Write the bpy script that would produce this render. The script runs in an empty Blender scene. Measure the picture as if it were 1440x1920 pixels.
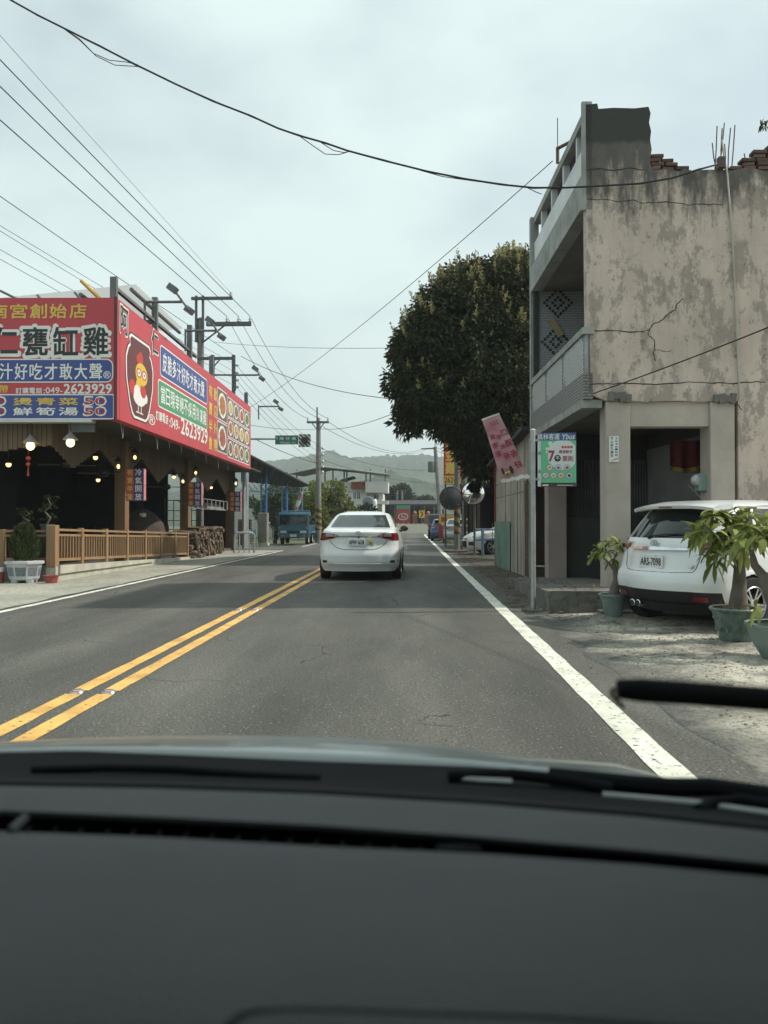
import bpy, math, random
import numpy as np
from mathutils import Vector, Matrix
from mathutils import noise as mnoise

# ------------------------------------------------------------------ scene, camera, light
sc = bpy.context.scene
COL = sc.collection
random.seed(7)
rng = np.random.default_rng(7)
R = math.radians

CAM_H = 1.22
FPX = 1500.0                      # focal length in pixels of the 1440 x 1920 photograph
cam_d = bpy.data.cameras.new('camera')
cam_d.sensor_fit = 'VERTICAL'
cam_d.sensor_height = 36.0
cam_d.lens = 36.0 * FPX / 1920.0
cam_d.clip_start = 0.05
cam_d.clip_end = 6000
cam_d.dof.use_dof = True
cam_d.dof.focus_distance = 17.0
cam_d.dof.aperture_fstop = 4.6
cam = bpy.data.objects.new('camera', cam_d)
COL.objects.link(cam)
cam.location = (0, 0, CAM_H)
cam.rotation_euler = (R(90.76), 0, R(1.985))
sc.camera = cam
CR = cam.rotation_euler.to_matrix()

SUN_DIR = Vector((1.0, 0.10, 1.0)).normalized()      # towards the sun: from the right, a touch ahead
SUN_EL = math.asin(SUN_DIR.z)
SUN_AZ = math.atan2(SUN_DIR.x, SUN_DIR.y)

world = bpy.data.worlds.new('World')
sc.world = world
world.use_nodes = True
wn, wl = world.node_tree.nodes, world.node_tree.links
wn.clear()
w_out = wn.new('ShaderNodeOutputWorld')
w_bg = wn.new('ShaderNodeBackground')
w_bg.inputs['Strength'].default_value = 0.10
w_sky = wn.new('ShaderNodeTexSky')
w_sky.sky_type = 'NISHITA'
w_sky.sun_disc = False
w_sky.sun_elevation = SUN_EL
w_sky.sun_rotation = SUN_AZ
w_sky.air_density = 1.2
w_sky.dust_density = 4.0
w_sky.ozone_density = 1.0
w_tc = wn.new('ShaderNodeTexCoord')
w_mp = wn.new('ShaderNodeMapping')
w_mp.inputs['Scale'].default_value = (1.0, 1.0, 1.9)
w_mp.inputs['Location'].default_value = (0.35, 0.1, 0.2)
w_ns = wn.new('ShaderNodeTexNoise')
w_ns.inputs['Scale'].default_value = 2.1
w_ns.inputs['Detail'].default_value = 5.0
w_ns.inputs['Roughness'].default_value = 0.5
w_rp = wn.new('ShaderNodeValToRGB')
w_rp.color_ramp.elements[0].position = 0.36
w_rp.color_ramp.elements[0].color = (0.46, 0.46, 0.46, 1)
w_rp.color_ramp.elements[1].position = 0.60
w_rp.color_ramp.elements[1].color = (0.92, 0.92, 0.92, 1)
w_mx = wn.new('ShaderNodeMix')
w_mx.data_type = 'RGBA'
w_mx.inputs['B'].default_value = (6.75, 7.95, 7.75, 1)          # thin bright high cloud
wl.new(w_tc.outputs['Generated'], w_mp.inputs['Vector'])
wl.new(w_mp.outputs['Vector'], w_ns.inputs['Vector'])
wl.new(w_ns.outputs['Fac'], w_rp.inputs['Fac'])
wl.new(w_rp.outputs['Color'], w_mx.inputs['Factor'])
wl.new(w_sky.outputs['Color'], w_mx.inputs['A'])
wl.new(w_mx.outputs['Result'], w_bg.inputs['Color'])
wl.new(w_bg.outputs['Background'], w_out.inputs['Surface'])

sun_d = bpy.data.lights.new('sun', 'SUN')
sun_d.energy = 3.0
sun_d.angle = R(1.0)
sun_d.color = (1.0, 0.94, 0.84)
sun = bpy.data.objects.new('sun', sun_d)
COL.objects.link(sun)
sun.location = (30, 3, 30)
sun.rotation_euler = SUN_DIR.to_track_quat('Z', 'Y').to_euler()

vs = sc.view_settings
vs.view_transform = 'Standard'
vs.look = 'None'
vs.exposure = 0.42
vs.gamma = 1.0
vs.use_curve_mapping = False
sc.render.engine = 'CYCLES'
sc.cycles.use_denoising = True
sc.cycles.max_bounces = 6
sc.cycles.diffuse_bounces = 3
sc.cycles.glossy_bounces = 3
sc.cycles.transparent_max_bounces = 8
sc.cycles.volume_bounces = 0
sc.cycles.caustics_reflective = False
sc.cycles.caustics_refractive = False
sc.cycles.sample_clamp_indirect = 6.0

# ------------------------------------------------------------------ measuring helpers
def ray(px, py):
    return CR @ Vector(((px - 720) / FPX, -(py - 960) / FPX, -1.0))
def at(px, py, Y):
    d = ray(px, py); t = Y / d.y
    return Vector((d.x * t, Y, CAM_H + d.z * t))
def atz(px, py, z):
    d = ray(px, py); t = (z - CAM_H) / d.z
    return Vector((d.x * t, d.y * t, z))
def atx(px, py, X):
    d = ray(px, py); t = X / d.x
    return Vector((X, d.y * t, CAM_H + d.z * t))
def lerp(a, b, t):
    return a + (b - a) * t

# ------------------------------------------------------------------ materials
MC = {}
def nodes_of(name):
    m = bpy.data.materials.new(name)
    m.use_nodes = True
    nt = m.node_tree
    return m, nt.nodes, nt.links, nt.nodes['Principled BSDF']
def setc(b, key, v):
    b.inputs[key].default_value = v
def c4(c):
    return (c[0], c[1], c[2], 1.0)
def pm(name, col, rough=0.7, metal=0.0, var=0.12, vs_=6.0, bump=0.0, bs=40.0, coat=0.0, rnd=0.0,
       emit=None, est=0.0, spec=0.5, trans=0.0, rvar=0.0):
    """plain principled surface with noise in colour, optional fine relief and per-object shift"""
    if name in MC:
        return MC[name]
    m, n, l, b = nodes_of(name)
    setc(b, 'Roughness', rough); setc(b, 'Metallic', metal)
    setc(b, 'Coat Weight', coat); setc(b, 'Coat Roughness', 0.06)
    setc(b, 'Specular IOR Level', spec)
    tc = n.new('ShaderNodeTexCoord')
    if var > 0:
        t = n.new('ShaderNodeTexNoise'); t.inputs['Scale'].default_value = vs_; t.inputs['Detail'].default_value = 5
        t.inputs['Roughness'].default_value = 0.6
        l.new(tc.outputs['Object'], t.inputs['Vector'])
        rp = n.new('ShaderNodeValToRGB')
        rp.color_ramp.elements[0].position = 0.3; rp.color_ramp.elements[1].position = 0.7
        rp.color_ramp.elements[0].color = c4([max(0, x * (1 - var)) for x in col])
        rp.color_ramp.elements[1].color = c4([min(1, x * (1 + var)) for x in col])
        l.new(t.outputs['Fac'], rp.inputs['Fac'])
        src = rp.outputs['Color']
        if rvar > 0:
            mr = n.new('ShaderNodeMapRange'); mr.inputs['To Min'].default_value = rough - rvar; mr.inputs['To Max'].default_value = rough + rvar
            l.new(t.outputs['Fac'], mr.inputs['Value']); l.new(mr.outputs['Result'], b.inputs['Roughness'])
        if rnd > 0:
            oi = n.new('ShaderNodeObjectInfo')
            mr = n.new('ShaderNodeMapRange'); mr.inputs['To Min'].default_value = 1 - rnd; mr.inputs['To Max'].default_value = 1 + rnd
            l.new(oi.outputs['Random'], mr.inputs['Value'])
            mx = n.new('ShaderNodeVectorMath'); mx.operation = 'SCALE'
            l.new(src, mx.inputs[0]); l.new(mr.outputs['Result'], mx.inputs['Scale'])
            src = mx.outputs['Vector']
        l.new(src, b.inputs['Base Color'])
    else:
        setc(b, 'Base Color', c4(col))
    if bump > 0:
        t2 = n.new('ShaderNodeTexNoise'); t2.inputs['Scale'].default_value = bs; t2.inputs['Detail'].default_value = 3
        l.new(tc.outputs['Object'], t2.inputs['Vector'])
        bp = n.new('ShaderNodeBump'); bp.inputs['Strength'].default_value = bump; bp.inputs['Distance'].default_value = 0.01
        l.new(t2.outputs['Fac'], bp.inputs['Height']); l.new(bp.outputs['Normal'], b.inputs['Normal'])
    if emit:
        setc(b, 'Emission Color', c4(emit)); setc(b, 'Emission Strength', est); m.cycles.emission_sampling = 'NONE'
    if trans:
        setc(b, 'Transmission Weight', trans)
    MC[name] = m
    return m

def leafmat(name, col, var=0.35, tint=None, rough=0.65):
    """foliage: colour shifts from leaf to leaf, some light through the blade"""
    if name in MC:
        return MC[name]
    m, n, l, b = nodes_of(name)
    setc(b, 'Roughness', rough); setc(b, 'Specular IOR Level', 0.25)
    tc = n.new('ShaderNodeTexCoord')
    t = n.new('ShaderNodeTexNoise'); t.inputs['Scale'].default_value = 1.6; t.inputs['Detail'].default_value = 6
    l.new(tc.outputs['Object'], t.inputs['Vector'])
    t2 = n.new('ShaderNodeTexWhiteNoise')
    g = n.new('ShaderNodeNewGeometry')
    l.new(g.outputs['Random Per Island'], t2.inputs['Vector'])
    ad = n.new('ShaderNodeMath'); ad.operation = 'ADD'
    l.new(t.outputs['Fac'], ad.inputs[0]); l.new(t2.outputs['Value'], ad.inputs[1])
    hv = n.new('ShaderNodeMath'); hv.operation = 'MULTIPLY'; hv.inputs[1].default_value = 0.5
    l.new(ad.outputs[0], hv.inputs[0])
    rp = n.new('ShaderNodeValToRGB')
    rp.color_ramp.elements[0].position = 0.2; rp.color_ramp.elements[1].position = 0.85
    rp.color_ramp.elements[0].color = c4([x * (1 - var) for x in col])
    rp.color_ramp.elements[1].color = c4(tint if tint else [x * (1 + var) for x in col])
    l.new(hv.outputs[0], rp.inputs['Fac'])
    l.new(rp.outputs['Color'], b.inputs['Base Color'])
    tr = n.new('ShaderNodeBsdfTranslucent')
    l.new(rp.outputs['Color'], tr.inputs['Color'])
    mx = n.new('ShaderNodeMixShader'); mx.inputs['Fac'].default_value = 0.3
    l.new(b.outputs['BSDF'], mx.inputs[1]); l.new(tr.outputs['BSDF'], mx.inputs[2])
    l.new(mx.outputs['Shader'], n['Material Output'].inputs['Surface'])
    MC[name] = m
    return m

# ------------------------------------------------------------------ mesh collector and object helpers
class MB:
    def __init__(self):
        self.v = []; self.f = []
    def add(self, vs, fs):
        o = len(self.v)
        self.v += [tuple(p) for p in vs]
        self.f += [tuple(i + o for i in q) for q in fs]
        return self
    def box(self, x0, x1, y0, y1, z0, z1):
        return self.add([(x0,y0,z0),(x1,y0,z0),(x1,y1,z0),(x0,y1,z0),(x0,y0,z1),(x1,y0,z1),(x1,y1,z1),(x0,y1,z1)],
                        [(3,2,1,0),(4,5,6,7),(0,1,5,4),(1,2,6,5),(2,3,7,6),(3,0,4,7)])
    def obox(self, c, size, mat=None):
        hx, hy, hz = [s / 2 for s in size]
        M = mat if mat is not None else Matrix.Identity(3)
        c = Vector(c)
        P = [c + M @ Vector(p) for p in [(-hx,-hy,-hz),(hx,-hy,-hz),(hx,hy,-hz),(-hx,hy,-hz),(-hx,-hy,hz),(hx,-hy,hz),(hx,hy,hz),(-hx,hy,hz)]]
        return self.add(P, [(3,2,1,0),(4,5,6,7),(0,1,5,4),(1,2,6,5),(2,3,7,6),(3,0,4,7)])
    def bbox(self, x0, x1, y0, y1, z0, z1, b=0.01):
        """box with bevelled edges"""
        xs = (x0, x0 + b, x1 - b, x1); ys = (y0, y0 + b, y1 - b, y1); zs = (z0, z0 + b, z1 - b, z1)
        V = []
        for sx in (0, 1):
            for sy in (0, 1):
                for sz in (0, 1):
                    ex, ey, ez = (0, 3)[sx], (0, 3)[sy], (0, 3)[sz]
                    ix, iy, iz = (1, 2)[sx], (1, 2)[sy], (1, 2)[sz]
                    V += [(xs[ex], ys[iy], zs[iz]), (xs[ix], ys[ey], zs[iz]), (xs[ix], ys[iy], zs[ez])]
        def k(sx, sy, sz, a): return ((sx * 2 + sy) * 2 + sz) * 3 + a
        F = []
        for s in (0, 1):
            q = [k(s,0,0,0), k(s,1,0,0), k(s,1,1,0), k(s,0,1,0)]; F.append(q if s else q[::-1])
            q = [k(0,s,0,1), k(0,s,1,1), k(1,s,1,1), k(1,s,0,1)]; F.append(q if s else q[::-1])
            q = [k(0,0,s,2), k(1,0,s,2), k(1,1,s,2), k(0,1,s,2)]; F.append(q if s else q[::-1])
        for a in (0, 1):
            for c in (0, 1):
                F.append([k(a,c,0,0), k(a,c,1,0), k(a,c,1,1), k(a,c,0,1)])
                F.append([k(a,0,c,0), k(a,0,c,2), k(a,1,c,2), k(a,1,c,0)])
                F.append([k(0,a,c,1), k(0,a,c,2), k(1,a,c,2), k(1,a,c,1)])
        for sx in (0, 1):
            for sy in (0, 1):
                for sz in (0, 1):
                    F.append([k(sx,sy,sz,0), k(sx,sy,sz,1), k(sx,sy,sz,2)])
        return self.add(V, F)
    def tube(self, p0, p1, r, r2=None, n=8, cap=True):
        return self.path([p0, p1], [r, r if r2 is None else r2], n, cap)
    def path(self, pts, r, n=6, cap=True):
        pts = [Vector(p) for p in pts]
        rs = r if isinstance(r, (list, tuple)) else [r] * len(pts)
        rings = []
        up = None
        for i, p in enumerate(pts):
            d = (pts[min(i + 1, len(pts) - 1)] - pts[max(i - 1, 0)]).normalized()
            if up is None:
                a = Vector((0, 0, 1)) if abs(d.z) < 0.9 else Vector((1, 0, 0))
            else:
                a = up
            s = d.cross(a).normalized(); up = s.cross(d).normalized()
            rings.append([p + (s * math.cos(2 * math.pi * k / n) + up * math.sin(2 * math.pi * k / n)) * rs[i] for k in range(n)])
        V = [q for rg in rings for q in rg]
        F = []
        for i in range(len(pts) - 1):
            for k in range(n):
                k2 = (k + 1) % n
                F.append((i*n + k, i*n + k2, (i+1)*n + k2, (i+1)*n + k))
        if cap:
            F.append(tuple(range(n))[::-1]); F.append(tuple((len(pts)-1)*n + k for k in range(n)))
        return self.add(V, F)
    def lathe(self, prof, n=16, c=(0,0,0), axis='z', cap0=True, cap1=True):
        V = []
        for r, z in prof:
            for k in range(n):
                a = 2 * math.pi * k / n
                x, y = r * math.cos(a), r * math.sin(a)
                if axis == 'z': V.append((c[0]+x, c[1]+y, c[2]+z))
                elif axis == 'x': V.append((c[0]+z, c[1]+x, c[2]+y))
                else: V.append((c[0]+x, c[1]+z, c[2]+y))
        F = []
        for i in range(len(prof) - 1):
            for k in range(n):
                k2 = (k + 1) % n
                F.append((i*n+k, i*n+k2, (i+1)*n+k2, (i+1)*n+k))
        if cap0: F.append(tuple(range(n))[::-1])
        if cap1: F.append(tuple((len(prof)-1)*n + k for k in range(n)))
        return self.add(V, F)
    def prism(self, poly, axis, a, b):
        """polygon of (u, v) pushed from a to b along axis; x: (y,z), y: (x,z), z: (x,y)"""
        n = len(poly)
        def P(u, v, w):
            return (w, u, v) if axis == 'x' else ((u, w, v) if axis == 'y' else (u, v, w))
        V = [P(u, v, a) for u, v in poly] + [P(u, v, b) for u, v in poly]
        F = [tuple(range(n))[::-1], tuple(range(n, 2 * n))]
        for i in range(n):
            j = (i + 1) % n
            F.append((i, j, n + j, n + i))
        return self.add(V, F)
    def sphere(self, c, r, nu=10, nv=7, sq=(1,1,1)):
        prof = [(max(1e-4, math.sin(math.pi * i / nv)), -math.cos(math.pi * i / nv)) for i in range(nv + 1)]
        o = len(self.v)
        self.lathe(prof, nu)
        for i in range(o, len(self.v)):
            x, y, z = self.v[i]
            self.v[i] = (c[0] + x * r * sq[0], c[1] + y * r * sq[1], c[2] + z * r * sq[2])
        return self
    def grid(self, fn, nu, nv):
        o = len(self.v)
        V = [fn(i / nu, j / nv) for j in range(nv + 1) for i in range(nu + 1)]
        F = [(j*(nu+1)+i, j*(nu+1)+i+1, (j+1)*(nu+1)+i+1, (j+1)*(nu+1)+i) for j in range(nv) for i in range(nu)]
        return self.add(V, F)
    def build(self, name, mat, parent=None, smooth=False, fix=True):
        me = bpy.data.meshes.new(name)
        me.from_pydata(self.v, [], self.f)
        if fix:
            fix_normals(me)
        if smooth:
            me.polygons.foreach_set('use_smooth', [True] * len(me.polygons))
            if smooth != 'all':
                me.set_sharp_from_angle(angle=R(38))
        me.materials.append(mat)
        o = bpy.data.objects.new(name, me)
        COL.objects.link(o)
        if parent is not None:
            o.parent = parent
        return o
import bmesh
def fix_normals(me):
    bm = bmesh.new(); bm.from_mesh(me)
    bmesh.ops.recalc_face_normals(bm, faces=bm.faces)
    bm.to_mesh(me); bm.free()
def npmesh(name, V, F, mat, parent=None, smooth=False):
    """V (n,3) float array, F (m,k) int array with k = 3 or 4"""
    me = bpy.data.meshes.new(name)
    k = F.shape[1]
    me.vertices.add(len(V)); me.vertices.foreach_set('co', np.asarray(V, dtype=np.float32).ravel())
    me.loops.add(F.size); me.loops.foreach_set('vertex_index', F.astype(np.int32).ravel())
    me.polygons.add(len(F)); me.polygons.foreach_set('loop_start', np.arange(0, F.size, k, dtype=np.int32))
    me.update(calc_edges=True)
    if smooth:
        me.polygons.foreach_set('use_smooth', [True] * len(me.polygons))
    me.materials.append(mat)
    o = bpy.data.objects.new(name, me); COL.objects.link(o)
    if parent is not None:
        o.parent = parent
    return o

def tag(o, label=None, cat=None, group=None, kind=None):
    if label: o['label'] = label
    if cat: o['category'] = cat
    if group: o['group'] = group
    if kind: o['kind'] = kind
    return o
def thing(name, label, cat, loc=(0,0,0), rz=0.0, group=None):
    o = bpy.data.objects.new(name, None)
    o.empty_display_size = 0.2
    COL.objects.link(o)
    o.location = loc; o.rotation_euler = (0, 0, rz)
    return tag(o, label, cat, group)
def part(name, mesh_or_obj, mat, parent, loc=(0,0,0), rot=(0,0,0), scale=(1,1,1)):
    """another object on shared mesh data"""
    me = mesh_or_obj.data if hasattr(mesh_or_obj, 'data') else mesh_or_obj
    o = bpy.data.objects.new(name, me)
    COL.objects.link(o); o.parent = parent
    o.location = loc; o.rotation_euler = rot; o.scale = scale
    return o
def copy_tree(o, parent=None):
    c = o.copy(); COL.objects.link(c); c.parent = parent
    for ch in list(o.children):
        copy_tree(ch, c)
    return c
def struct(o):
    o['kind'] = 'structure'; return o

TEXTS = []
def text(name, s, size, mat, parent, o, u, v, bold=0.0, align='CENTER', width=None, height=None, depth=0.0015, spacing=1.0):
    """flat lettering: o centre point, u reading direction, v up direction (local to parent)"""
    cu = bpy.data.curves.new(name, 'FONT')
    cu.body = s
    cu.size = 1.0
    cu.align_x = align; cu.align_y = 'CENTER'
    cu.resolution_u = 2
    cu.extrude = 0.0
    cu.space_character = spacing
    ob = bpy.data.objects.new(name, cu)
    COL.objects.link(ob)
    TEXTS.append((ob, name, size, mat, parent, Vector(o), Vector(u), Vector(v), width, height, align, depth, bold))
def flush_texts():
    bpy.context.view_layer.update()
    dg = bpy.context.evaluated_depsgraph_get()
    for (ob, name, size, mat, parent, o, u, v, width, height, align, depth, bold) in TEXTS:
        me = bpy.data.meshes.new_from_object(ob.evaluated_get(dg))
        n = len(me.vertices)
        co = np.empty(n * 3, dtype=np.float32); me.vertices.foreach_get('co', co); co = co.reshape(-1, 3)
        if n == 0:
            print('EMPTY TEXT', name); continue
        mn, mx = co.min(0), co.max(0)
        cy = (mn[1] + mx[1]) / 2
        cx = (mn[0] + mx[0]) / 2 if align == 'CENTER' else (mn[0] if align == 'LEFT' else mx[0])
        sx = sy = size
        if width: sx = width / max(1e-6, mx[0] - mn[0])
        if height: sy = height / max(1e-6, mx[1] - mn[1])
        if width and not height: sy = sx if not size else size
        x = (co[:, 0] - cx) * sx; y = (co[:, 1] - cy) * sy
        nrm = u.cross(v).normalized()
        P = np.array(o)[None] + x[:, None] * np.array(u)[None] + y[:, None] * np.array(v)[None] + np.array(nrm)[None] * depth
        me.calc_loop_triangles()
        nt = len(me.loop_triangles); tri = np.empty(nt * 3, dtype=np.int32); me.loop_triangles.foreach_get('vertices', tri); tri = tri.reshape(-1, 3)
        shifts = [(0.0, 0.0)]
        if bold > 0:                       # heavier strokes: the glyph laid down again a hair to each side
            k = 8 if bold > 0.045 else 4
            shifts += [(math.cos(2 * math.pi * (q + 0.5 * (k == 4)) / k), math.sin(2 * math.pi * (q + 0.5 * (k == 4)) / k)) for q in range(k)]
        em = min(x.max() - x.min(), y.max() - y.min()) if len(x) else 1
        VV = np.concatenate([P + (np.array(u) * a + np.array(v) * b_)[None] * bold * em + np.array(nrm)[None] * 0.00012 * i for i, (a, b_) in enumerate(shifts)])
        FF = np.concatenate([tri + i * n for i in range(len(shifts))])
        no = npmesh(name, VV, FF, mat, parent)
        bpy.data.meshes.remove(me)
        cu = ob.data
        bpy.data.objects.remove(ob); bpy.data.curves.remove(cu)
    TEXTS.clear()
# ------------------------------------------------------------------ ground materials
def asphalt_mat():
    m, n, l, b = nodes_of('asphalt')
    tc = n.new('ShaderNodeTexCoord')
    big = n.new('ShaderNodeTexNoise'); big.inputs['Scale'].default_value = 0.8; big.inputs['Detail'].default_value = 9; big.inputs['Roughness'].default_value = 0.62
    mp = n.new('ShaderNodeMapping'); mp.inputs['Scale'].default_value = (1.6, 0.35, 1)
    l.new(tc.outputs['Object'], mp.inputs['Vector']); l.new(mp.outputs['Vector'], big.inputs['Vector'])
    rp = n.new('ShaderNodeValToRGB')
    rp.color_ramp.elements[0].position = 0.32; rp.color_ramp.elements[0].color = (0.058, 0.059, 0.052, 1)
    rp.color_ramp.elements[1].position = 0.7; rp.color_ramp.elements[1].color = (0.128, 0.128, 0.110, 1)
    l.new(big.outputs['Fac'], rp.inputs['Fac'])
    fine = n.new('ShaderNodeTexNoise'); fine.inputs['Scale'].default_value = 55; fine.inputs['Detail'].default_value = 2
    l.new(tc.outputs['Object'], fine.inputs['Vector'])
    r2 = n.new('ShaderNodeValToRGB')
    r2.color_ramp.elements[0].position = 0.38; r2.color_ramp.elements[0].color = (0.48, 0.48, 0.48, 1)
    r2.color_ramp.elements[1].position = 0.62; r2.color_ramp.elements[1].color = (1.38, 1.38, 1.36, 1)
    l.new(fine.outputs['Fac'], r2.inputs['Fac'])
    mu = n.new('ShaderNodeMix'); mu.data_type = 'RGBA'; mu.blend_type = 'MULTIPLY'; mu.inputs['Factor'].default_value = 0.75
    l.new(rp.outputs['Color'], mu.inputs['A']); l.new(r2.outputs['Color'], mu.inputs['B'])
    # pale stone chips in the wearing course
    vo = n.new('ShaderNodeTexVoronoi'); vo.inputs['Scale'].default_value = 42; vo.inputs['Randomness'].default_value = 1
    l.new(tc.outputs['Object'], vo.inputs['Vector'])
    sep = n.new('ShaderNodeSeparateColor'); l.new(vo.outputs['Color'], sep.inputs['Color'])
    a = n.new('ShaderNodeMath'); a.operation = 'GREATER_THAN'; a.inputs[1].default_value = 0.86
    l.new(sep.outputs['Red'], a.inputs[0])
    d = n.new('ShaderNodeMath'); d.operation = 'LESS_THAN'; d.inputs[1].default_value = 0.24
    l.new(vo.outputs['Distance'], d.inputs[0])
    ml = n.new('ShaderNodeMath'); ml.operation = 'MULTIPLY'; l.new(a.outputs[0], ml.inputs[0]); l.new(d.outputs[0], ml.inputs[1])
    mx = n.new('ShaderNodeMix'); mx.data_type = 'RGBA'; mx.inputs['B'].default_value = (0.27, 0.28, 0.26, 1)
    l.new(ml.outputs[0], mx.inputs['Factor']); l.new(mu.outputs['Result'], mx.inputs['A'])
    # dark pits
    a2 = n.new('ShaderNodeMath'); a2.operation = 'LESS_THAN'; a2.inputs[1].default_value = 0.12
    l.new(sep.outputs['Red'], a2.inputs[0])
    m2 = n.new('ShaderNodeMath'); m2.operation = 'MULTIPLY'; l.new(a2.outputs[0], m2.inputs[0]); l.new(d.outputs[0], m2.inputs[1])
    mx2 = n.new('ShaderNodeMix'); mx2.data_type = 'RGBA'; mx2.inputs['B'].default_value = (0.02, 0.02, 0.02, 1)
    l.new(m2.outputs[0], mx2.inputs['Factor']); l.new(mx.outputs['Result'], mx2.inputs['A'])
    # darker wheel paths and hairline cracks
    sp = n.new('ShaderNodeSeparateXYZ'); l.new(tc.outputs['Object'], sp.inputs[0])
    wv = n.new('ShaderNodeMath'); wv.operation = 'MULTIPLY_ADD'; wv.inputs[1].default_value = 3.7; wv.inputs[2].default_value = 0.9; l.new(sp.outputs['X'], wv.inputs[0])
    wj = n.new('ShaderNodeMath'); wj.operation = 'ADD'; l.new(wv.outputs[0], wj.inputs[0]); l.new(big.outputs['Fac'], wj.inputs[1])
    sn = n.new('ShaderNodeMath'); sn.operation = 'SINE'; l.new(wj.outputs[0], sn.inputs[0])
    mr = n.new('ShaderNodeMapRange'); mr.inputs['From Min'].default_value = -1; mr.inputs['To Min'].default_value = 0.86; mr.inputs['To Max'].default_value = 1.08; l.new(sn.outputs[0], mr.inputs['Value'])
    vs2 = n.new('ShaderNodeTexVoronoi'); vs2.feature = 'DISTANCE_TO_EDGE'; vs2.inputs['Scale'].default_value = 0.55
    ad = n.new('ShaderNodeVectorMath'); ad.operation = 'ADD'; l.new(tc.outputs['Object'], ad.inputs[0]); l.new(big.outputs['Color'], ad.inputs[1]); l.new(ad.outputs[0], vs2.inputs['Vector'])
    cr = n.new('ShaderNodeMath'); cr.operation = 'LESS_THAN'; cr.inputs[1].default_value = 0.0045; l.new(vs2.outputs['Distance'], cr.inputs[0])
    cg = n.new('ShaderNodeMath'); cg.operation = 'GREATER_THAN'; cg.inputs[1].default_value = 0.53; l.new(big.outputs['Fac'], cg.inputs[0])
    cm = n.new('ShaderNodeMath'); cm.operation = 'MULTIPLY'; l.new(cr.outputs[0], cm.inputs[0]); l.new(cg.outputs[0], cm.inputs[1])
    sc2 = n.new('ShaderNodeVectorMath'); sc2.operation = 'SCALE'; l.new(mx2.outputs['Result'], sc2.inputs[0]); l.new(mr.outputs['Result'], sc2.inputs['Scale'])
    mx3 = n.new('ShaderNodeMix'); mx3.data_type = 'RGBA'; mx3.inputs['B'].default_value = (0.022, 0.022, 0.02, 1)
    l.new(cm.outputs[0], mx3.inputs['Factor']); l.new(sc2.outputs['Vector'], mx3.inputs['A'])
    l.new(mx3.outputs['Result'], b.inputs['Base Color'])
    setc(b, 'Roughness', 0.82)
    bp = n.new('ShaderNodeBump'); bp.inputs['Strength'].default_value = 0.5; bp.inputs['Distance'].default_value = 0.006
    l.new(fine.outputs['Fac'], bp.inputs['Height']); l.new(bp.outputs['Normal'], b.inputs['Normal'])
    return m
def paint_mat(name, col, wear=0.575):
    """road paint with chipped spots that show the asphalt"""
    m, n, l, b = nodes_of(name)
    tc = n.new('ShaderNodeTexCoord')
    t = n.new('ShaderNodeTexNoise'); t.inputs['Scale'].default_value = 22; t.inputs['Detail'].default_value = 8; t.inputs['Roughness'].default_value = 0.7
    l.new(tc.outputs['Object'], t.inputs['Vector'])
    rp = n.new('ShaderNodeValToRGB')
    rp.color_ramp.elements[0].position = wear; rp.color_ramp.elements[0].color = (0, 0, 0, 1)
    rp.color_ramp.elements[1].position = wear + 0.03; rp.color_ramp.elements[1].color = (1, 1, 1, 1)
    l.new(t.outputs['Fac'], rp.inputs['Fac'])
    t2 = n.new('ShaderNodeTexNoise'); t2.inputs['Scale'].default_value = 3; t2.inputs['Detail'].default_value = 5
    l.new(tc.outputs['Object'], t2.inputs['Vector'])
    r2 = n.new('ShaderNodeValToRGB')
    r2.color_ramp.elements[0].color = c4([x * 0.72 for x in col]); r2.color_ramp.elements[1].color = c4([min(1, x * 1.12) for x in col])
    r2.color_ramp.elements[0].position = 0.3; r2.color_ramp.elements[1].position = 0.6
    l.new(t2.outputs['Fac'], r2.inputs['Fac'])
    mx = n.new('ShaderNodeMix'); mx.data_type = 'RGBA'; mx.inputs['B'].default_value = (0.09, 0.09, 0.085, 1)
    l.new(rp.outputs['Color'], mx.inputs['Factor']); l.new(r2.outputs['Color'], mx.inputs['A'])
    l.new(mx.outputs['Result'], b.inputs['Base Color']); setc(b, 'Roughness', 0.7)
    return m
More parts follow.
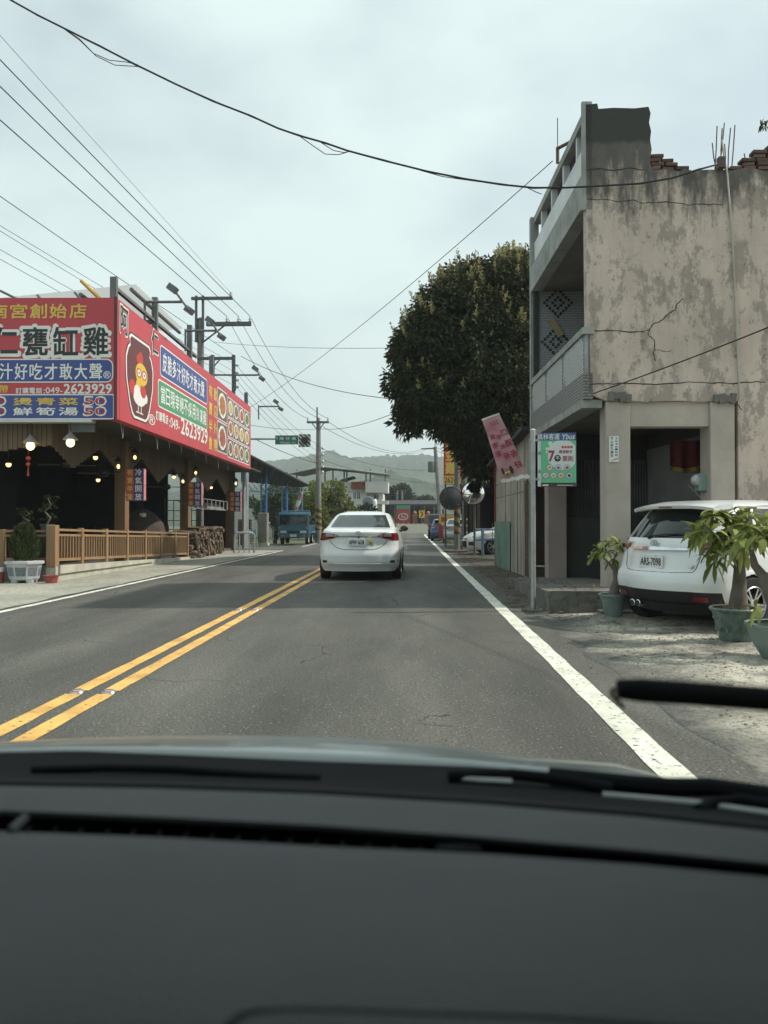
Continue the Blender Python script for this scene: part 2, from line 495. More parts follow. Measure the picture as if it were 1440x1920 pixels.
def worn_mat(name, c0, c1, c2, s1=0.9, s2=14, bump=0.6, lo=0.4, hi=0.6):
    """broken concrete / dirt: large patches of two colours with crumbly third colour"""
    m, n, l, b = nodes_of(name)
    tc = n.new('ShaderNodeTexCoord')
    t = n.new('ShaderNodeTexNoise'); t.inputs['Scale'].default_value = s1; t.inputs['Detail'].default_value = 8; t.inputs['Roughness'].default_value = 0.65
    l.new(tc.outputs['Object'], t.inputs['Vector'])
    rp = n.new('ShaderNodeValToRGB')
    rp.color_ramp.elements[0].position = lo; rp.color_ramp.elements[0].color = c4(c0)
    rp.color_ramp.elements[1].position = hi; rp.color_ramp.elements[1].color = c4(c1)
    l.new(t.outputs['Fac'], rp.inputs['Fac'])
    t2 = n.new('ShaderNodeTexNoise'); t2.inputs['Scale'].default_value = s2; t2.inputs['Detail'].default_value = 6; t2.inputs['Roughness'].default_value = 0.75
    l.new(tc.outputs['Object'], t2.inputs['Vector'])
    r2 = n.new('ShaderNodeValToRGB')
    r2.color_ramp.elements[0].position = 0.50; r2.color_ramp.elements[0].color = (0, 0, 0, 1)
    r2.color_ramp.elements[1].position = 0.6; r2.color_ramp.elements[1].color = (0.8, 0.8, 0.8, 1)
    l.new(t2.outputs['Fac'], r2.inputs['Fac'])
    mx = n.new('ShaderNodeMix'); mx.data_type = 'RGBA'; mx.inputs['B'].default_value = c4(c2)
    l.new(r2.outputs['Color'], mx.inputs['Factor']); l.new(rp.outputs['Color'], mx.inputs['A'])
    l.new(mx.outputs['Result'], b.inputs['Base Color']); setc(b, 'Roughness', 0.9)
    bp = n.new('ShaderNodeBump'); bp.inputs['Strength'].default_value = bump; bp.inputs['Distance'].default_value = 0.02
    l.new(t2.outputs['Fac'], bp.inputs['Height']); l.new(bp.outputs['Normal'], b.inputs['Normal'])
    return m
M_ASPH = asphalt_mat()
M_WHITE_LINE = paint_mat('road_white_paint', (0.72, 0.73, 0.62))
M_YELLOW_LINE = paint_mat('road_yellow_paint', (0.74, 0.43, 0.12), 0.59)
M_LOT = worn_mat('worn_lot', (0.085, 0.085, 0.078), (0.56, 0.53, 0.43), (0.15, 0.145, 0.125), 1.1, 22, 1.0, 0.38, 0.55)
def blend_lot(m):
    # the road's own tar reaches out over the lot and thins out
    n, l = m.node_tree.nodes, m.node_tree.links
    b = n['Principled BSDF']; src = b.inputs['Base Color'].links[0].from_socket
    tc = n.new('ShaderNodeTexCoord'); sp = n.new('ShaderNodeSeparateXYZ'); l.new(tc.outputs['Object'], sp.inputs[0])
    t = n.new('ShaderNodeTexNoise'); t.inputs['Scale'].default_value = 1.3; t.inputs['Detail'].default_value = 7; l.new(tc.outputs['Object'], t.inputs['Vector'])
    a = n.new('ShaderNodeMath'); a.operation = 'MULTIPLY_ADD'; a.inputs[1].default_value = 2.2; l.new(t.outputs['Fac'], a.inputs[0]); l.new(sp.outputs['X'], a.inputs[2])
    mr = n.new('ShaderNodeMapRange'); mr.inputs['From Min'].default_value = 2.75; mr.inputs['From Max'].default_value = 3.55; l.new(a.outputs[0], mr.inputs['Value'])
    f = n.new('ShaderNodeTexNoise'); f.inputs['Scale'].default_value = 50; l.new(tc.outputs['Object'], f.inputs['Vector'])
    r = n.new('ShaderNodeValToRGB'); r.color_ramp.elements[0].position = 0.35; r.color_ramp.elements[1].position = 0.65
    r.color_ramp.elements[0].color = (0.055, 0.058, 0.055, 1); r.color_ramp.elements[1].color = (0.125, 0.13, 0.12, 1); l.new(f.outputs['Fac'], r.inputs['Fac'])
    mx = n.new('ShaderNodeMix'); mx.data_type = 'RGBA'; l.new(mr.outputs['Result'], mx.inputs['Factor']); l.new(r.outputs['Color'], mx.inputs['A']); l.new(src, mx.inputs['B'])
    l.new(mx.outputs['Result'], b.inputs['Base Color'])
blend_lot(M_LOT)
M_APRON = worn_mat('apron_concrete', (0.30, 0.30, 0.25), (0.42, 0.41, 0.34), (0.20, 0.21, 0.17), 0.6, 9, 0.4)
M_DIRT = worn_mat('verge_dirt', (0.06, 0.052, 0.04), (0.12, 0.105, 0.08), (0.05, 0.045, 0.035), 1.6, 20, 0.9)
M_GROUND = worn_mat('far_ground', (0.07, 0.085, 0.04), (0.12, 0.12, 0.07), (0.05, 0.065, 0.03), 0.05, 0.7, 0.2)

# ------------------------------------------------------------------ ground sheets
struct(MB().add([(-4000,-3000,-0.05),(4000,-3000,-0.05),(4000,5000,-0.05),(-4000,5000,-0.05)], [(0,1,2,3)]).build('ground', M_GROUND))

def road_path(s):
    """centre line reference x = 0 of the straight part; bends right past 78 m"""
    if s <= 78:
        return Vector((0, s, 0)), Vector((1, 0, 0))
    r = 42.0
    a = min((s - 78) / r, 1.5)
    c = Vector((r, 78, 0))
    p = c + Vector((-r * math.cos(a), r * math.sin(a), 0))
    return p, Vector((math.cos(a), -math.sin(a), 0))
def ribbon(x0, x1, s0, s1, z, step=2.0, jag=0.0, name='road', mat=None, parent=None):
    mb = MB(); n = max(1, int((s1 - s0) / step))
    V = []; F = []
    for i in range(n + 1):
        s = lerp(s0, s1, i / n)
        p, r = road_path(s)
        j0 = jag * (mnoise.noise(Vector((s * 2.3, x0, 0)))) if jag else 0
        j1 = jag * (mnoise.noise(Vector((s * 2.3, x1, 5)))) if jag else 0
        a = p + r * (x0 + j0); b = p + r * (x1 + j1)
        V += [(a.x, a.y, z), (b.x, b.y, z)]
    for i in range(n):
        F.append((2*i, 2*i+1, 2*i+3, 2*i+2))
    return mb.add(V, F).build(name, mat, parent)
struct(ribbon(-6.35, 1.95, -40, 140, 0.0, 0.5, 0.22, 'road', M_ASPH))
struct(ribbon(1.185, 1.355, -20, 140, 0.004, 0.12, 0.012, 'edge_line_right', M_WHITE_LINE))
struct(ribbon(-5.66, -5.54, -20, 34.6, 0.004, 0.15, 0.012, 'edge_line_left', M_WHITE_LINE))
struct(ribbon(-5.62, -5.50, 40.5, 90, 0.004, 0.3, 0.012, 'edge_line_left', M_WHITE_LINE))
YEL = struct(ribbon(-2.465, -2.34, -20, 5.62, 0.004, 0.12, 0.01, 'centre_line', M_YELLOW_LINE))
struct(ribbon(-2.465, -2.34, 5.74, 11.0, 0.004, 0.12, 0.01, 'centre_line', M_YELLOW_LINE))
struct(ribbon(-2.465, -2.34, 11.12, 80, 0.004, 0.3, 0.01, 'centre_line', M_YELLOW_LINE))
struct(ribbon(-2.235, -2.11, -20, 5.62, 0.004, 0.12, 0.01, 'centre_line', M_YELLOW_LINE))
struct(ribbon(-2.235, -2.11, 5.74, 11.0, 0.004, 0.12, 0.01, 'centre_line', M_YELLOW_LINE))
struct(ribbon(-2.235, -2.11, 11.12, 80, 0.004, 0.3, 0.01, 'centre_line', M_YELLOW_LINE))
# side road mouth on the left beyond the restaurant
struct(MB().add([(-30,33.6,-0.004),(-5.9,33.9,-0.004),(-5.9,40.8,-0.004),(-30,41.5,-0.004)], [(0,1,2,3)]).build('side_road', M_ASPH))
struct(MB().grid(lambda u, v: (lerp(-7.4, -5.62, v) - 0.35 * (1 - v) * u, lerp(33.2, 34.9, u), 0.004 if u < 1 else 0.004), 1, 1).build('kerb_apron', M_APRON))

# left forecourt: concrete up to the white line
def apron(u, v):
    x = lerp(-20, -5.78, u); y = lerp(4, 34.5, v)
    if u > 0.99: x += 0.13 * mnoise.noise(Vector((y * 0.8, 3, 0)))
    return (x, y, 0.006 + 0.02 * max(0, mnoise.noise(Vector((x * 0.7, y * 0.7, 1)))) * (1 if u < 0.95 else 0))
struct(MB().grid(apron, 40, 120).build('forecourt', M_APRON, smooth='all'))

# right lot: uneven worn concrete and asphalt
def lot_h(x, y):
    e = min(1.0, max(0.0, (x - 1.7) / 0.9))
    h = 0.035 * e * (0.6 + mnoise.noise(Vector((x * 1.1, y * 1.1, 2)))) + 0.03 * e * mnoise.noise(Vector((x * 2.6, y * 2.6, 7)))
    return 0.003 + max(-0.001, h)
def lot(u, v):
    x = lerp(1.62, 14, u ** 1.5); y = lerp(-6, 11.9, v)
    e = min(1.0, max(0.0, (x - 1.7) / 0.9))
    h = 0.035 * e * (0.6 + mnoise.noise(Vector((x * 1.1, y * 1.1, 2)))) + 0.03 * e * mnoise.noise(Vector((x * 2.6, y * 2.6, 7)))
    x += 0.12 * max(0, 1 - u * 5) * mnoise.noise(Vector((y * 1.3, 9, 0)))
    return (x, y, (0.003 + max(-0.001, h)) if u > 0 else -0.012)
struct(MB().grid(lot, 70, 150).build('parking_lot', M_LOT, smooth='all'))
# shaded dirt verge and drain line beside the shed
def verge(u, v):
    x = lerp(1.60, 3.4, u); y = lerp(11.9, 46, v)
    x += 0.18 * (1 - u) * mnoise.noise(Vector((y * 0.9, 4, 0)))
    h = 0.05 * u * (0.5 + mnoise.noise(Vector((x * 1.8, y * 1.8, 3))))
    return (x, y, (0.003 + max(0, h)) if u > 0 else -0.012)
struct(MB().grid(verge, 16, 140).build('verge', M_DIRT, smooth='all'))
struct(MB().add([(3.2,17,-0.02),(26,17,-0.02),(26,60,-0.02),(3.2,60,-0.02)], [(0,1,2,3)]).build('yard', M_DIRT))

# ------------------------------------------------------------------ hills
def hill_mat():
    m, n, l, b = nodes_of('wooded_hill')
    tc = n.new('ShaderNodeTexCoord')
    t = n.new('ShaderNodeTexNoise'); t.inputs['Scale'].default_value = 0.045; t.inputs['Detail'].default_value = 8; t.inputs['Roughness'].default_value = 0.7
    l.new(tc.outputs['Object'], t.inputs['Vector'])
    rp = n.new('ShaderNodeValToRGB')
    rp.color_ramp.elements[0].position = 0.35; rp.color_ramp.elements[0].color = (0.016, 0.028, 0.018, 1)
    rp.color_ramp.elements[1].position = 0.68; rp.color_ramp.elements[1].color = (0.06, 0.085, 0.045, 1)
    l.new(t.outputs['Fac'], rp.inputs['Fac']); l.new(rp.outputs['Color'], b.inputs['Base Color'])
    setc(b, 'Roughness', 0.95)
    return m
M_HILL = hill_mat()
def ridge(pts, Y, x0, x1, depth, seed, nx=420, ny=60, name='hills', tree=5.0):
    xs = [at(p[0], 980, Y).x for p in pts]; zs = [at(p[0], p[1], Y).z for p in pts]
    def fn(u, v):
        x = lerp(x0, x1, u); y = Y - depth * (1 - v)
        top = float(np.interp(x, xs, zs))
        k = v ** 0.9 if v < 1 else 1
        spur = 0.16 * mnoise.noise(Vector((x * 0.006 + seed, y * 0.006, 0))) * (1 - v) * 2
        z = top * max(0, min(1, k + spur * (1 if v < .97 else 0)))
        b = tree * abs(mnoise.noise(Vector((x * 0.13, y * 0.13, seed)))) + 0.55 * tree * abs(mnoise.noise(Vector((x * 0.33, y * 0.33, seed + 3))))
        return (x, y, z * 0.985 + b - 3 - 2 * (1 - v))
    return struct(MB().grid(fn, nx, ny).build(name, M_HILL, smooth='all'))
ridge([(-900,800),(300,880),(460,872),(500,862),(540,856),(580,850),(606,843),(626,839),(640,848),(660,855),(690,852),(710,850),(740,851),(770,848),(790,846),(820,850),(850,856),(900,850),(1000,842),(1300,820),(2300,850)],
      900, -900, 900, 420, 1.0, 700, 60, 'far_hills')
ridge([(-900,900),(300,915),(480,906),(560,898),(640,900),(700,888),(740,880),(790,893),(830,905),(900,890),(1100,880),(2200,900)],
      420, -420, 420, 160, 8.0, 520, 40, 'near_hills', 3.6)
# ------------------------------------------------------------------ weathered building on the right
def stained_mat():
    m, n, l, b = nodes_of('stained_plaster')
    tc = n.new('ShaderNodeTexCoord')
    sx = n.new('ShaderNodeSeparateXYZ'); l.new(tc.outputs['Object'], sx.inputs[0])
    def nz(scale, vec, det=8, ro=0.65, loc=(0,0,0)):
        mp = n.new('ShaderNodeMapping'); mp.inputs['Scale'].default_value = vec; mp.inputs['Location'].default_value = loc
        l.new(tc.outputs['Object'], mp.inputs['Vector'])
        t = n.new('ShaderNodeTexNoise'); t.inputs['Scale'].default_value = scale; t.inputs['Detail'].default_value = det; t.inputs['Roughness'].default_value = ro
        l.new(mp.outputs['Vector'], t.inputs['Vector']); return t.outputs['Fac']
    def ramp(f, p0, p1, c0=(0,0,0,1), c1=(1,1,1,1)):
        r = n.new('ShaderNodeValToRGB'); r.color_ramp.elements[0].position = p0; r.color_ramp.elements[1].position = p1
        r.color_ramp.elements[0].color = c0; r.color_ramp.elements[1].color = c1; l.new(f, r.inputs['Fac']); return r.outputs['Color']
    def mix(f, a, bcol):
        x = n.new('ShaderNodeMix'); x.data_type = 'RGBA'; l.new(f, x.inputs['Factor']); l.new(a, x.inputs['A'])
        if isinstance(bcol, tuple): x.inputs['B'].default_value = bcol
        else: l.new(bcol, x.inputs['B'])
        return x.outputs['Result']
    def math_(op, a, bv):
        x = n.new('ShaderNodeMath'); x.operation = op
        if isinstance(a, float): x.inputs[0].default_value = a
        else: l.new(a, x.inputs[0])
        if isinstance(bv, float): x.inputs[1].default_value = bv
        else: l.new(bv, x.inputs[1])
        return x.outputs[0]
    base = ramp(nz(0.8, (1,1,1)), 0.3, 0.72, (0.55,0.45,0.385,1), (0.70,0.60,0.51,1))
    # rain-washed vertical tone
    base = mix(math_('MULTIPLY', ramp(nz(1.0, (5,5,0.35), 6), 0.45, 0.75), 0.45), base, (0.38,0.31,0.27,1))
    # peeled patches of bare render
    peel = ramp(nz(2.3, (1,1,0.55), 13, 0.76, (3.1,0,0.7)), 0.50, 0.54)
    base = mix(math_('MULTIPLY', peel, 0.66), base, (0.25,0.21,0.185,1))
    grime = ramp(nz(0.55, (1,1,0.8), 10, 0.7, (7,1,3)), 0.42, 0.72)
    base = mix(math_('MULTIPLY', grime, 0.45), base, (0.24,0.205,0.185,1))
    # small dark scabs
    scab = ramp(nz(7.5, (1,1,0.6), 12, 0.8, (1,4,2)), 0.56, 0.61)
    base = mix(math_('MULTIPLY', scab, 0.7), base, (0.13,0.115,0.10,1))
    # mould that grows down from the top edge
    h = math_('MULTIPLY', math_('SUBTRACT', sx.outputs['Z'], 5.95), 0.22)
    g = math_('ADD', nz(1.0, (4.2,4.2,0.9), 9, 0.7, (0,0,5)), h)
    mould = ramp(g, 0.47, 0.62)
    base = mix(math_('MULTIPLY', mould, 0.86), base, (0.072,0.07,0.066,1))
    h2 = math_('MULTIPLY', math_('SUBTRACT', sx.outputs['Z'], 6.88), 5.0)
    g2 = math_('ADD', math_('MULTIPLY', nz(2.2, (2,2,0.8), 8), 0.6), h2)
    base = mix(math_('MULTIPLY', ramp(g2, 0.25, 0.6), 0.9), base, (0.045,0.047,0.045,1))
    l.new(base, b.inputs['Base Color']); setc(b, 'Roughness', 0.92)
    bp = n.new('ShaderNodeBump'); bp.inputs['Strength'].default_value = 0.5; bp.inputs['Distance'].default_value = 0.02
    l.new(nz(1.55, (1,1,0.62), 12, 0.72, (3.1,0,0.7)), bp.inputs['Height']); l.new(bp.outputs['Normal'], b.inputs['Normal'])
    return m
def tile_mat(name, c0, c1, mortar, sx=0.06, sy=0.03, ms=0.05):
    m, n, l, b = nodes_of(name)
    tc = n.new('ShaderNodeTexCoord')
    mp = n.new('ShaderNodeMapping'); mp.inputs['Rotation'].default_value = (R(-90), 0, 0)
    l.new(tc.outputs['Object'], mp.inputs['Vector'])
    cb = n.new('ShaderNodeCombineXYZ'); sp = n.new('ShaderNodeSeparateXYZ'); l.new(tc.outputs['Object'], sp.inputs[0])
    ad = n.new('ShaderNodeMath'); ad.operation = 'ADD'; l.new(sp.outputs['X'], ad.inputs[0]); l.new(sp.outputs['Y'], ad.inputs[1])
    l.new(ad.outputs[0], cb.inputs['X']); l.new(sp.outputs['Z'], cb.inputs['Y'])
    br = n.new('ShaderNodeTexBrick'); l.new(cb.outputs[0], br.inputs['Vector'])
    br.inputs['Scale'].default_value = 1.0; br.inputs['Brick Width'].default_value = sx; br.inputs['Row Height'].default_value = sy
    br.inputs['Mortar Size'].default_value = ms * sy; br.inputs['Color1'].default_value = c4(c0); br.inputs['Color2'].default_value = c4(c1); br.inputs['Mortar'].default_value = c4(mortar)
    l.new(br.outputs['Color'], b.inputs['Base Color']); setc(b, 'Roughness', 0.45)
    return m
M_PLATE = pm('plate_white', (0.74, 0.76, 0.74), 0.45, 0, 0.05, 10)
M_INK = pm('ink_black', (0.015, 0.015, 0.018), 0.6, 0, 0)
M_STAIN = stained_mat()
M_FAC = pm('facade_grey', (0.30, 0.315, 0.30), 0.85, 0, 0.3, 2.2, 0.4, 12)
M_FACW = pm('facade_white_panel', (0.66, 0.69, 0.70), 0.7, 0, 0.12, 1.5)
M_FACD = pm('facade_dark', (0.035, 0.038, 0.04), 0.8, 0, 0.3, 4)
M_TILEW = tile_mat('facade_tiles', (0.58,0.61,0.60), (0.50,0.53,0.52), (0.16,0.17,0.17), 0.09, 0.035, 0.2)
M_TILEG = tile_mat('ribbed_tiles', (0.24,0.25,0.245), (0.20,0.21,0.205), (0.09,0.09,0.09), 0.4, 0.045, 0.25)
M_MOSAIC = tile_mat('mosaic_tiles', (0.55,0.58,0.60), (0.42,0.45,0.48), (0.18,0.19,0.20), 0.05, 0.035, 0.25)
M_COLUMN = pm('column_plaster', (0.44, 0.39, 0.34), 0.9, 0, 0.16, 1.8, 0.3, 14)
M_SOFFIT = pm('soffit', (0.17, 0.16, 0.145), 0.9, 0, 0.2, 1.5)
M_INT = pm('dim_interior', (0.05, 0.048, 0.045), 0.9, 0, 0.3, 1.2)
M_CRACK = pm('crack_dark', (0.06, 0.05, 0.045), 0.95, 0, 0.1)
M_BRICK = pm('old_brick', (0.12, 0.072, 0.058), 0.9, 0, 0.35, 9, 0.5, 50, rnd=0.35)
M_RUST = pm('rusty_steel', (0.12, 0.085, 0.065), 0.75, 0.3, 0.3, 20)
M_PVC = pm('grey_conduit', (0.42, 0.40, 0.36), 0.6, 0, 0.15, 3)
M_GALV = pm('galvanised', (0.38, 0.40, 0.40), 0.45, 0.6, 0.15, 8)
M_SLAB = worn_mat('step_concrete', (0.12,0.12,0.105), (0.21,0.20,0.175), (0.07,0.07,0.06), 1.4, 7, 0.5)
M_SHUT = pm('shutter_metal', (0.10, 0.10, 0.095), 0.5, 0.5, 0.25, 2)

BX = at(1100, 980, 12.0)
BROT = R(1.4)
class Frame:
    def __init__(s, loc, rz):
        s.o = Vector((loc[0], loc[1], 0)); s.R = Matrix.Rotation(-rz, 3, 'Z')
    def loc(s, p): return s.R @ (Vector(p) - s.o)
    def hit(s, px, py, axis, val):
        a = s.R @ (Vector((0, 0, CAM_H)) - s.o); d = s.R @ ray(px, py)
        t = (val - a[axis]) / d[axis]
        return a + d * t
    def wall(s, px, py, y=0.0):
        p = s.hit(px, py, 1, y); return (p.x, p.z)
    def side(s, px, py, x=0.0):
        p = s.hit(px, py, 0, x); return (p.y, p.z)
BF = Frame((BX.x, 12.0), BROT)
bld = thing('weathered_building', 'derelict two-storey corner building with peeling beige side wall', 'building', (BX.x, 12.0, 0), BROT)
W = BF.wall
def building():
    L = 4.6
    # side wall facing the camera
    top = [(1098,196),(1120,194),(1122,204),(1150,202),(1190,203),(1216,200),(1220,212),(1217,230),(1221,246),(1219,262),(1222,280),(1219,300),(1221,318)]
    line = [W(1104, 738)] + [W(1101, 560), W(1099, 318)] + [W(*p) for p in top]
    xw, zt = W(1221, 318)
    x = xw
    random.seed(3)
    while x < 6.0:
        x += random.uniform(0.08, 0.22); line.append((x, zt + random.uniform(-0.03, 0.025)))
    x2, _ = W(1384, 760)
    line += [(6.6, zt), (6.6, 0.02), (x2, 0.02), (x2, 3.03)]
    line += [(lerp(x2, 0.05, k / 8), 3.03 + 0.012 * math.sin(k * 2.3)) for k in range(1, 8)]
    MB().prism(line, 'y', 0.0, 0.2).build('side_wall', M_STAIN, bld)
    # return of the broken parapet along the front
    MB().box(0.02, 0.2, 0.2, L - 0.1, 7.36, 7.5).build('parapet_rail', M_FAC, bld)
    MB().box(-0.05, 0.10, 0.0, 0.06, 5.9, 7.53).build('corner_fin', M_FAC, bld)
    MB().box(-0.05, 0.12, L - 0.14, L, 3.06, 7.5).build('end_fin', M_FAC, bld)
    MB().box(0.03, 0.16, 0.2, L - 0.14, 6.44, 6.96).build('parapet_panel', M_FACW, bld)
    MB().box(-0.05, 0.17, 0.06, L - 0.14, 5.94, 6.44).build('lintel_beam', M_FAC, bld)
    for k in range(4):
        y = 0.75 + k * 1.0
        MB().box(0.05, 0.16, y, y + 0.09, 6.96, 7.36).build('parapet_post', M_FACW, bld)
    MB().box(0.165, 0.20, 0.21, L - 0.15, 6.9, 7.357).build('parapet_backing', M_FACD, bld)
    # broken wall stub past the far end
    MB().prism([(0.1,6.9),(0.16,6.6),(0.3,6.2),(0.32,4.6),(0.3,3.0),(0.0,3.0),(0.0,7.0)], 'y', L + 0.005, L + 0.14).build('broken_stub', M_FAC, bld)
    # balcony front: ribbed band, three tiled bays with notches, cap rail
    yb = L - 0.14
    MB().box(-0.04, 0.10, 0.0, yb, 3.06, 3.46).build('balcony_band', M_TILEG, bld)
    for k in range(3):
        a, c = 0.06 + k * (yb / 3), (k + 1) * (yb / 3) - 0.06
        MB().prism([(a,3.46),(c - 0.12,3.46),(c - 0.12,3.58),(c,3.58),(c,3.9),(c - 0.1,4.02),(a + 0.1,4.02),(a,3.9)], 'x', -0.028, 0.07).build('balcony_panel', M_TILEW, bld)
    MB().box(-0.015, 0.06, 0.0, yb, 3.46, 4.03).build('balcony_wall', M_FAC, bld)
    MB().box(-0.06, 0.12, -0.04, yb, 4.03, 4.13).build('balcony_cap', M_FAC, bld)
    # slabs
    MB().box(0.02, 6.4, 0.2, L, 3.03, 3.2).build('floor_slab', M_SOFFIT, bld)
    MB().box(0.1, 6.4, 0.2, L, 5.96, 6.12).build('roof_slab', M_SOFFIT, bld)
    MB().box(-0.05, 0.25, 0.05, L, 2.94, 3.058).build('edge_beam', M_FAC, bld)
    # balcony recess
    fw = MB().box(0.1, 1.5, L - 0.2, L - 0.05, 3.2, 5.95).build('balcony_end_wall', M_MOSAIC, bld)
    MB().box(1.36, 1.5, 0.2, L - 0.2, 3.2, 5.95).build('balcony_back_wall', M_MOSAIC, bld)
    MB().box(1.30, 1.355, 0.35, 1.2, 3.2, 5.3).build('balcony_door', M_FACD, bld)
    MB().box(1.24, 1.36, 1.22, 1.30, 3.2, 5.3).build('door_frame', pm('red_frame', (0.28,0.03,0.03), 0.6), bld)
    s = 0.055
    for cx, cz in (W(1046, 568, L - 0.2), W(1042, 641, L - 0.2)):
        for R0, nm in ((5, 'diamond_tile_ring'), (2, 'diamond_tile_ring')):
            mb = MB()
            for i in range(-R0, R0 + 1):
                j = R0 - abs(i)
                for jj in {j, -j}:
                    mb.box(cx + (i - .45) * s, cx + (i + .45) * s, L - 0.212, L - 0.2, cz + (jj - .5) * s, cz + (jj + .5) * s)
            o = mb.build(nm, M_FACD, fw); o['kind'] = 'stuff'
    bx_, bz_ = W(1043, 613, L - 0.3)
    MB().obox((bx_, L - 0.26, bz_), (0.12, 0.03, 0.40), Matrix.Rotation(R(-32), 3, 'Y')).build('loose_board', pm('board_tan', (0.36,0.27,0.16), 0.8), bld)
    MB().sphere((1.0, L - 0.8, 5.88), 0.1, 10, 6, (1,1,.6)).build('ceiling_lamp', M_FACW, bld)
    # strip of dark mosaic at the pilaster
    MB().box(0.0, 0.10, L - 0.24, L - 0.142, 3.2, 6.5).build('mosaic_strip', M_FACD, bld)
    # ground floor columns and beam
    a, _ = W(1133, 900); b_, _ = W(1183, 900)
    MB().bbox(a + 0.03, b_, 0.015, 0.37, 0.2, 3.03, 0.012).build('column', M_COLUMN, bld)
    a2, _ = W(1333, 900); b2, _ = W(1380, 900)
    MB().bbox(a2, b2 - 0.005, 0.012, 0.42, 0.05, 3.03, 0.012).build('column', M_COLUMN, bld)
    MB().bbox(0.22, 0.60, L - 0.5, L - 0.15, 0.05, 3.03, 0.012).build('column', pm('column_pink', (0.34,0.28,0.255), 0.9, 0, 0.12, 2), bld)
    MB().box(b_ + 0.002, a2 - 0.002, 0.06, 0.34, 2.66, 3.03).build('beam', M_COLUMN, bld)
    random.seed(5)
    for xx in (a + 0.05, a2 + 0.02):
        for k in range(4):
            w_ = random.uniform(0.07, 0.1)
            MB().obox((xx + 0.05 + k * 0.085, -0.02, 3.08 + random.uniform(-0.03, 0.03)), (w_, 0.07, random.uniform(0.09, 0.15)), Matrix.Rotation(random.uniform(-.15, .15), 3, 'Y')).build('broken_render', M_SOFFIT, bld)
    # shopfront behind the arcade: corrugated shutters
    def corr(name, f, n, mat):
        mb = MB()
        mb.grid(f, n, 1); return mb.build(name, mat, bld)
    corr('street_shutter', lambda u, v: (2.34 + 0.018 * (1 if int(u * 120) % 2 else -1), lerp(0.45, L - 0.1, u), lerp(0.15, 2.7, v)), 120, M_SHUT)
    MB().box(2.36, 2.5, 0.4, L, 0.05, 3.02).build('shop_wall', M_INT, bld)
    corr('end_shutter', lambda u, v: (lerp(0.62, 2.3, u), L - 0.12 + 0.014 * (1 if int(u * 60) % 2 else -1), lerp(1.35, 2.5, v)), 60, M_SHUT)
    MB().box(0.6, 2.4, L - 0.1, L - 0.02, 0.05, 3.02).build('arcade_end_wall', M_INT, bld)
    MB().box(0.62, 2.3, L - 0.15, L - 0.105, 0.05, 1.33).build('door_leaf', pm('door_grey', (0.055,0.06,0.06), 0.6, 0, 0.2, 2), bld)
    # back of the building so it is a solid volume
    MB().box(6.3, 6.5, 0.2, L, 0.02, 6.5).build('rear_wall', M_FAC, bld)
    MB().box(1.5, 6.3, L - 0.16, L - 0.03, 3.2, 5.95).build('party_wall', M_FAC, bld)
    # red altar cloth hung in the arcade
    p0 = W(1256, 826, 1.6); p1 = W(1318, 876, 1.6)
    cl = MB().grid(lambda u, v: (lerp(p0[0], p1[0], u), 1.6 + 0.03 * math.sin(u * 14), lerp(p0[1], p1[1] - 0.03 + 0.12 * abs(u - 0.45), v)), 20, 8).build('red_cloth', pm('red_cloth', (0.15, 0.016, 0.014), 0.8, 0, 0.3, 9), bld, smooth=True)
    MB().grid(lambda u, v: (lerp(p0[0], p1[0], u), 1.585 + 0.03 * math.sin(u * 14), lerp(p1[1] - 0.03 + 0.12 * abs(u - 0.45), p1[1] - 0.10 + 0.12 * abs(u - 0.45), v)), 20, 1).build('gold_fringe', pm('gold_fringe', (0.34, 0.22, 0.05), 0.7, 0, 0.3, 30), cl)
    # meter box
    c0 = W(1306, 888, 0.25); c1 = W(1334, 922, 0.25)
    bxo = MB().bbox(c0[0], c1[0], 0.15, 0.35, c1[1], c0[1], 0.02).build('meter_box', pm('box_green', (0.20, 0.30, 0.27), 0.5, 0, 0.1), bld)
    MB().sphere((c0[0] - 0.02, 0.2, (c0[1] + c1[1]) / 2 + 0.03), 0.09, 12, 8, (1, .6, 1.1)).build('meter_glass', M_GALV, bxo, smooth=True)
    # phone number plate on the column
    c0 = W(1142, 818); c1 = W(1160, 866)
    pl = MB().box(c0[0], c1[0], -0.004, 0.013, c1[1], c0[1]).build('phone_plate', M_PLATE, bld)
    cx = (c0[0] + c1[0]) / 2; wd = c1[0] - c0[0]; zc = (c0[1] + c1[1]) / 2; hh = c0[1] - c1[1]
    M_GREENINK = pm('ink_green', (0.02, 0.09, 0.06), 0.6, 0, 0)
    for k, ch in enumerate('2636188'):
        text('lettering', ch, 0.05, M_GREENINK, pl, (cx + wd * 0.25, -0.004, zc + hh * (0.42 - k * 0.108)), (1,0,0), (0,0,1), 0.02, width=wd * 0.28, height=hh * 0.07)
    for k, ch in enumerate('竹山非凡廣告'):
        text('lettering', ch, wd * 0.34, M_GREENINK, pl, (cx - wd * 0.22, -0.004, zc + hh * (0.42 - k * 0.135)), (1,0,0), (0,0,1), 0.02)
    MB().add([(cx - wd*.35, -0.0065, c1[1] + hh*.03), (cx + wd*.45, -0.0065, c1[1] + hh*.11), (cx + wd*.45, -0.0065, c1[1] + hh*.15), (cx, -0.0065, c1[1] + hh*.10)], [(0,1,2,3)]).build('plate_swoosh', pm('swoosh_red', (0.5,0.06,0.05), 0.6), pl)
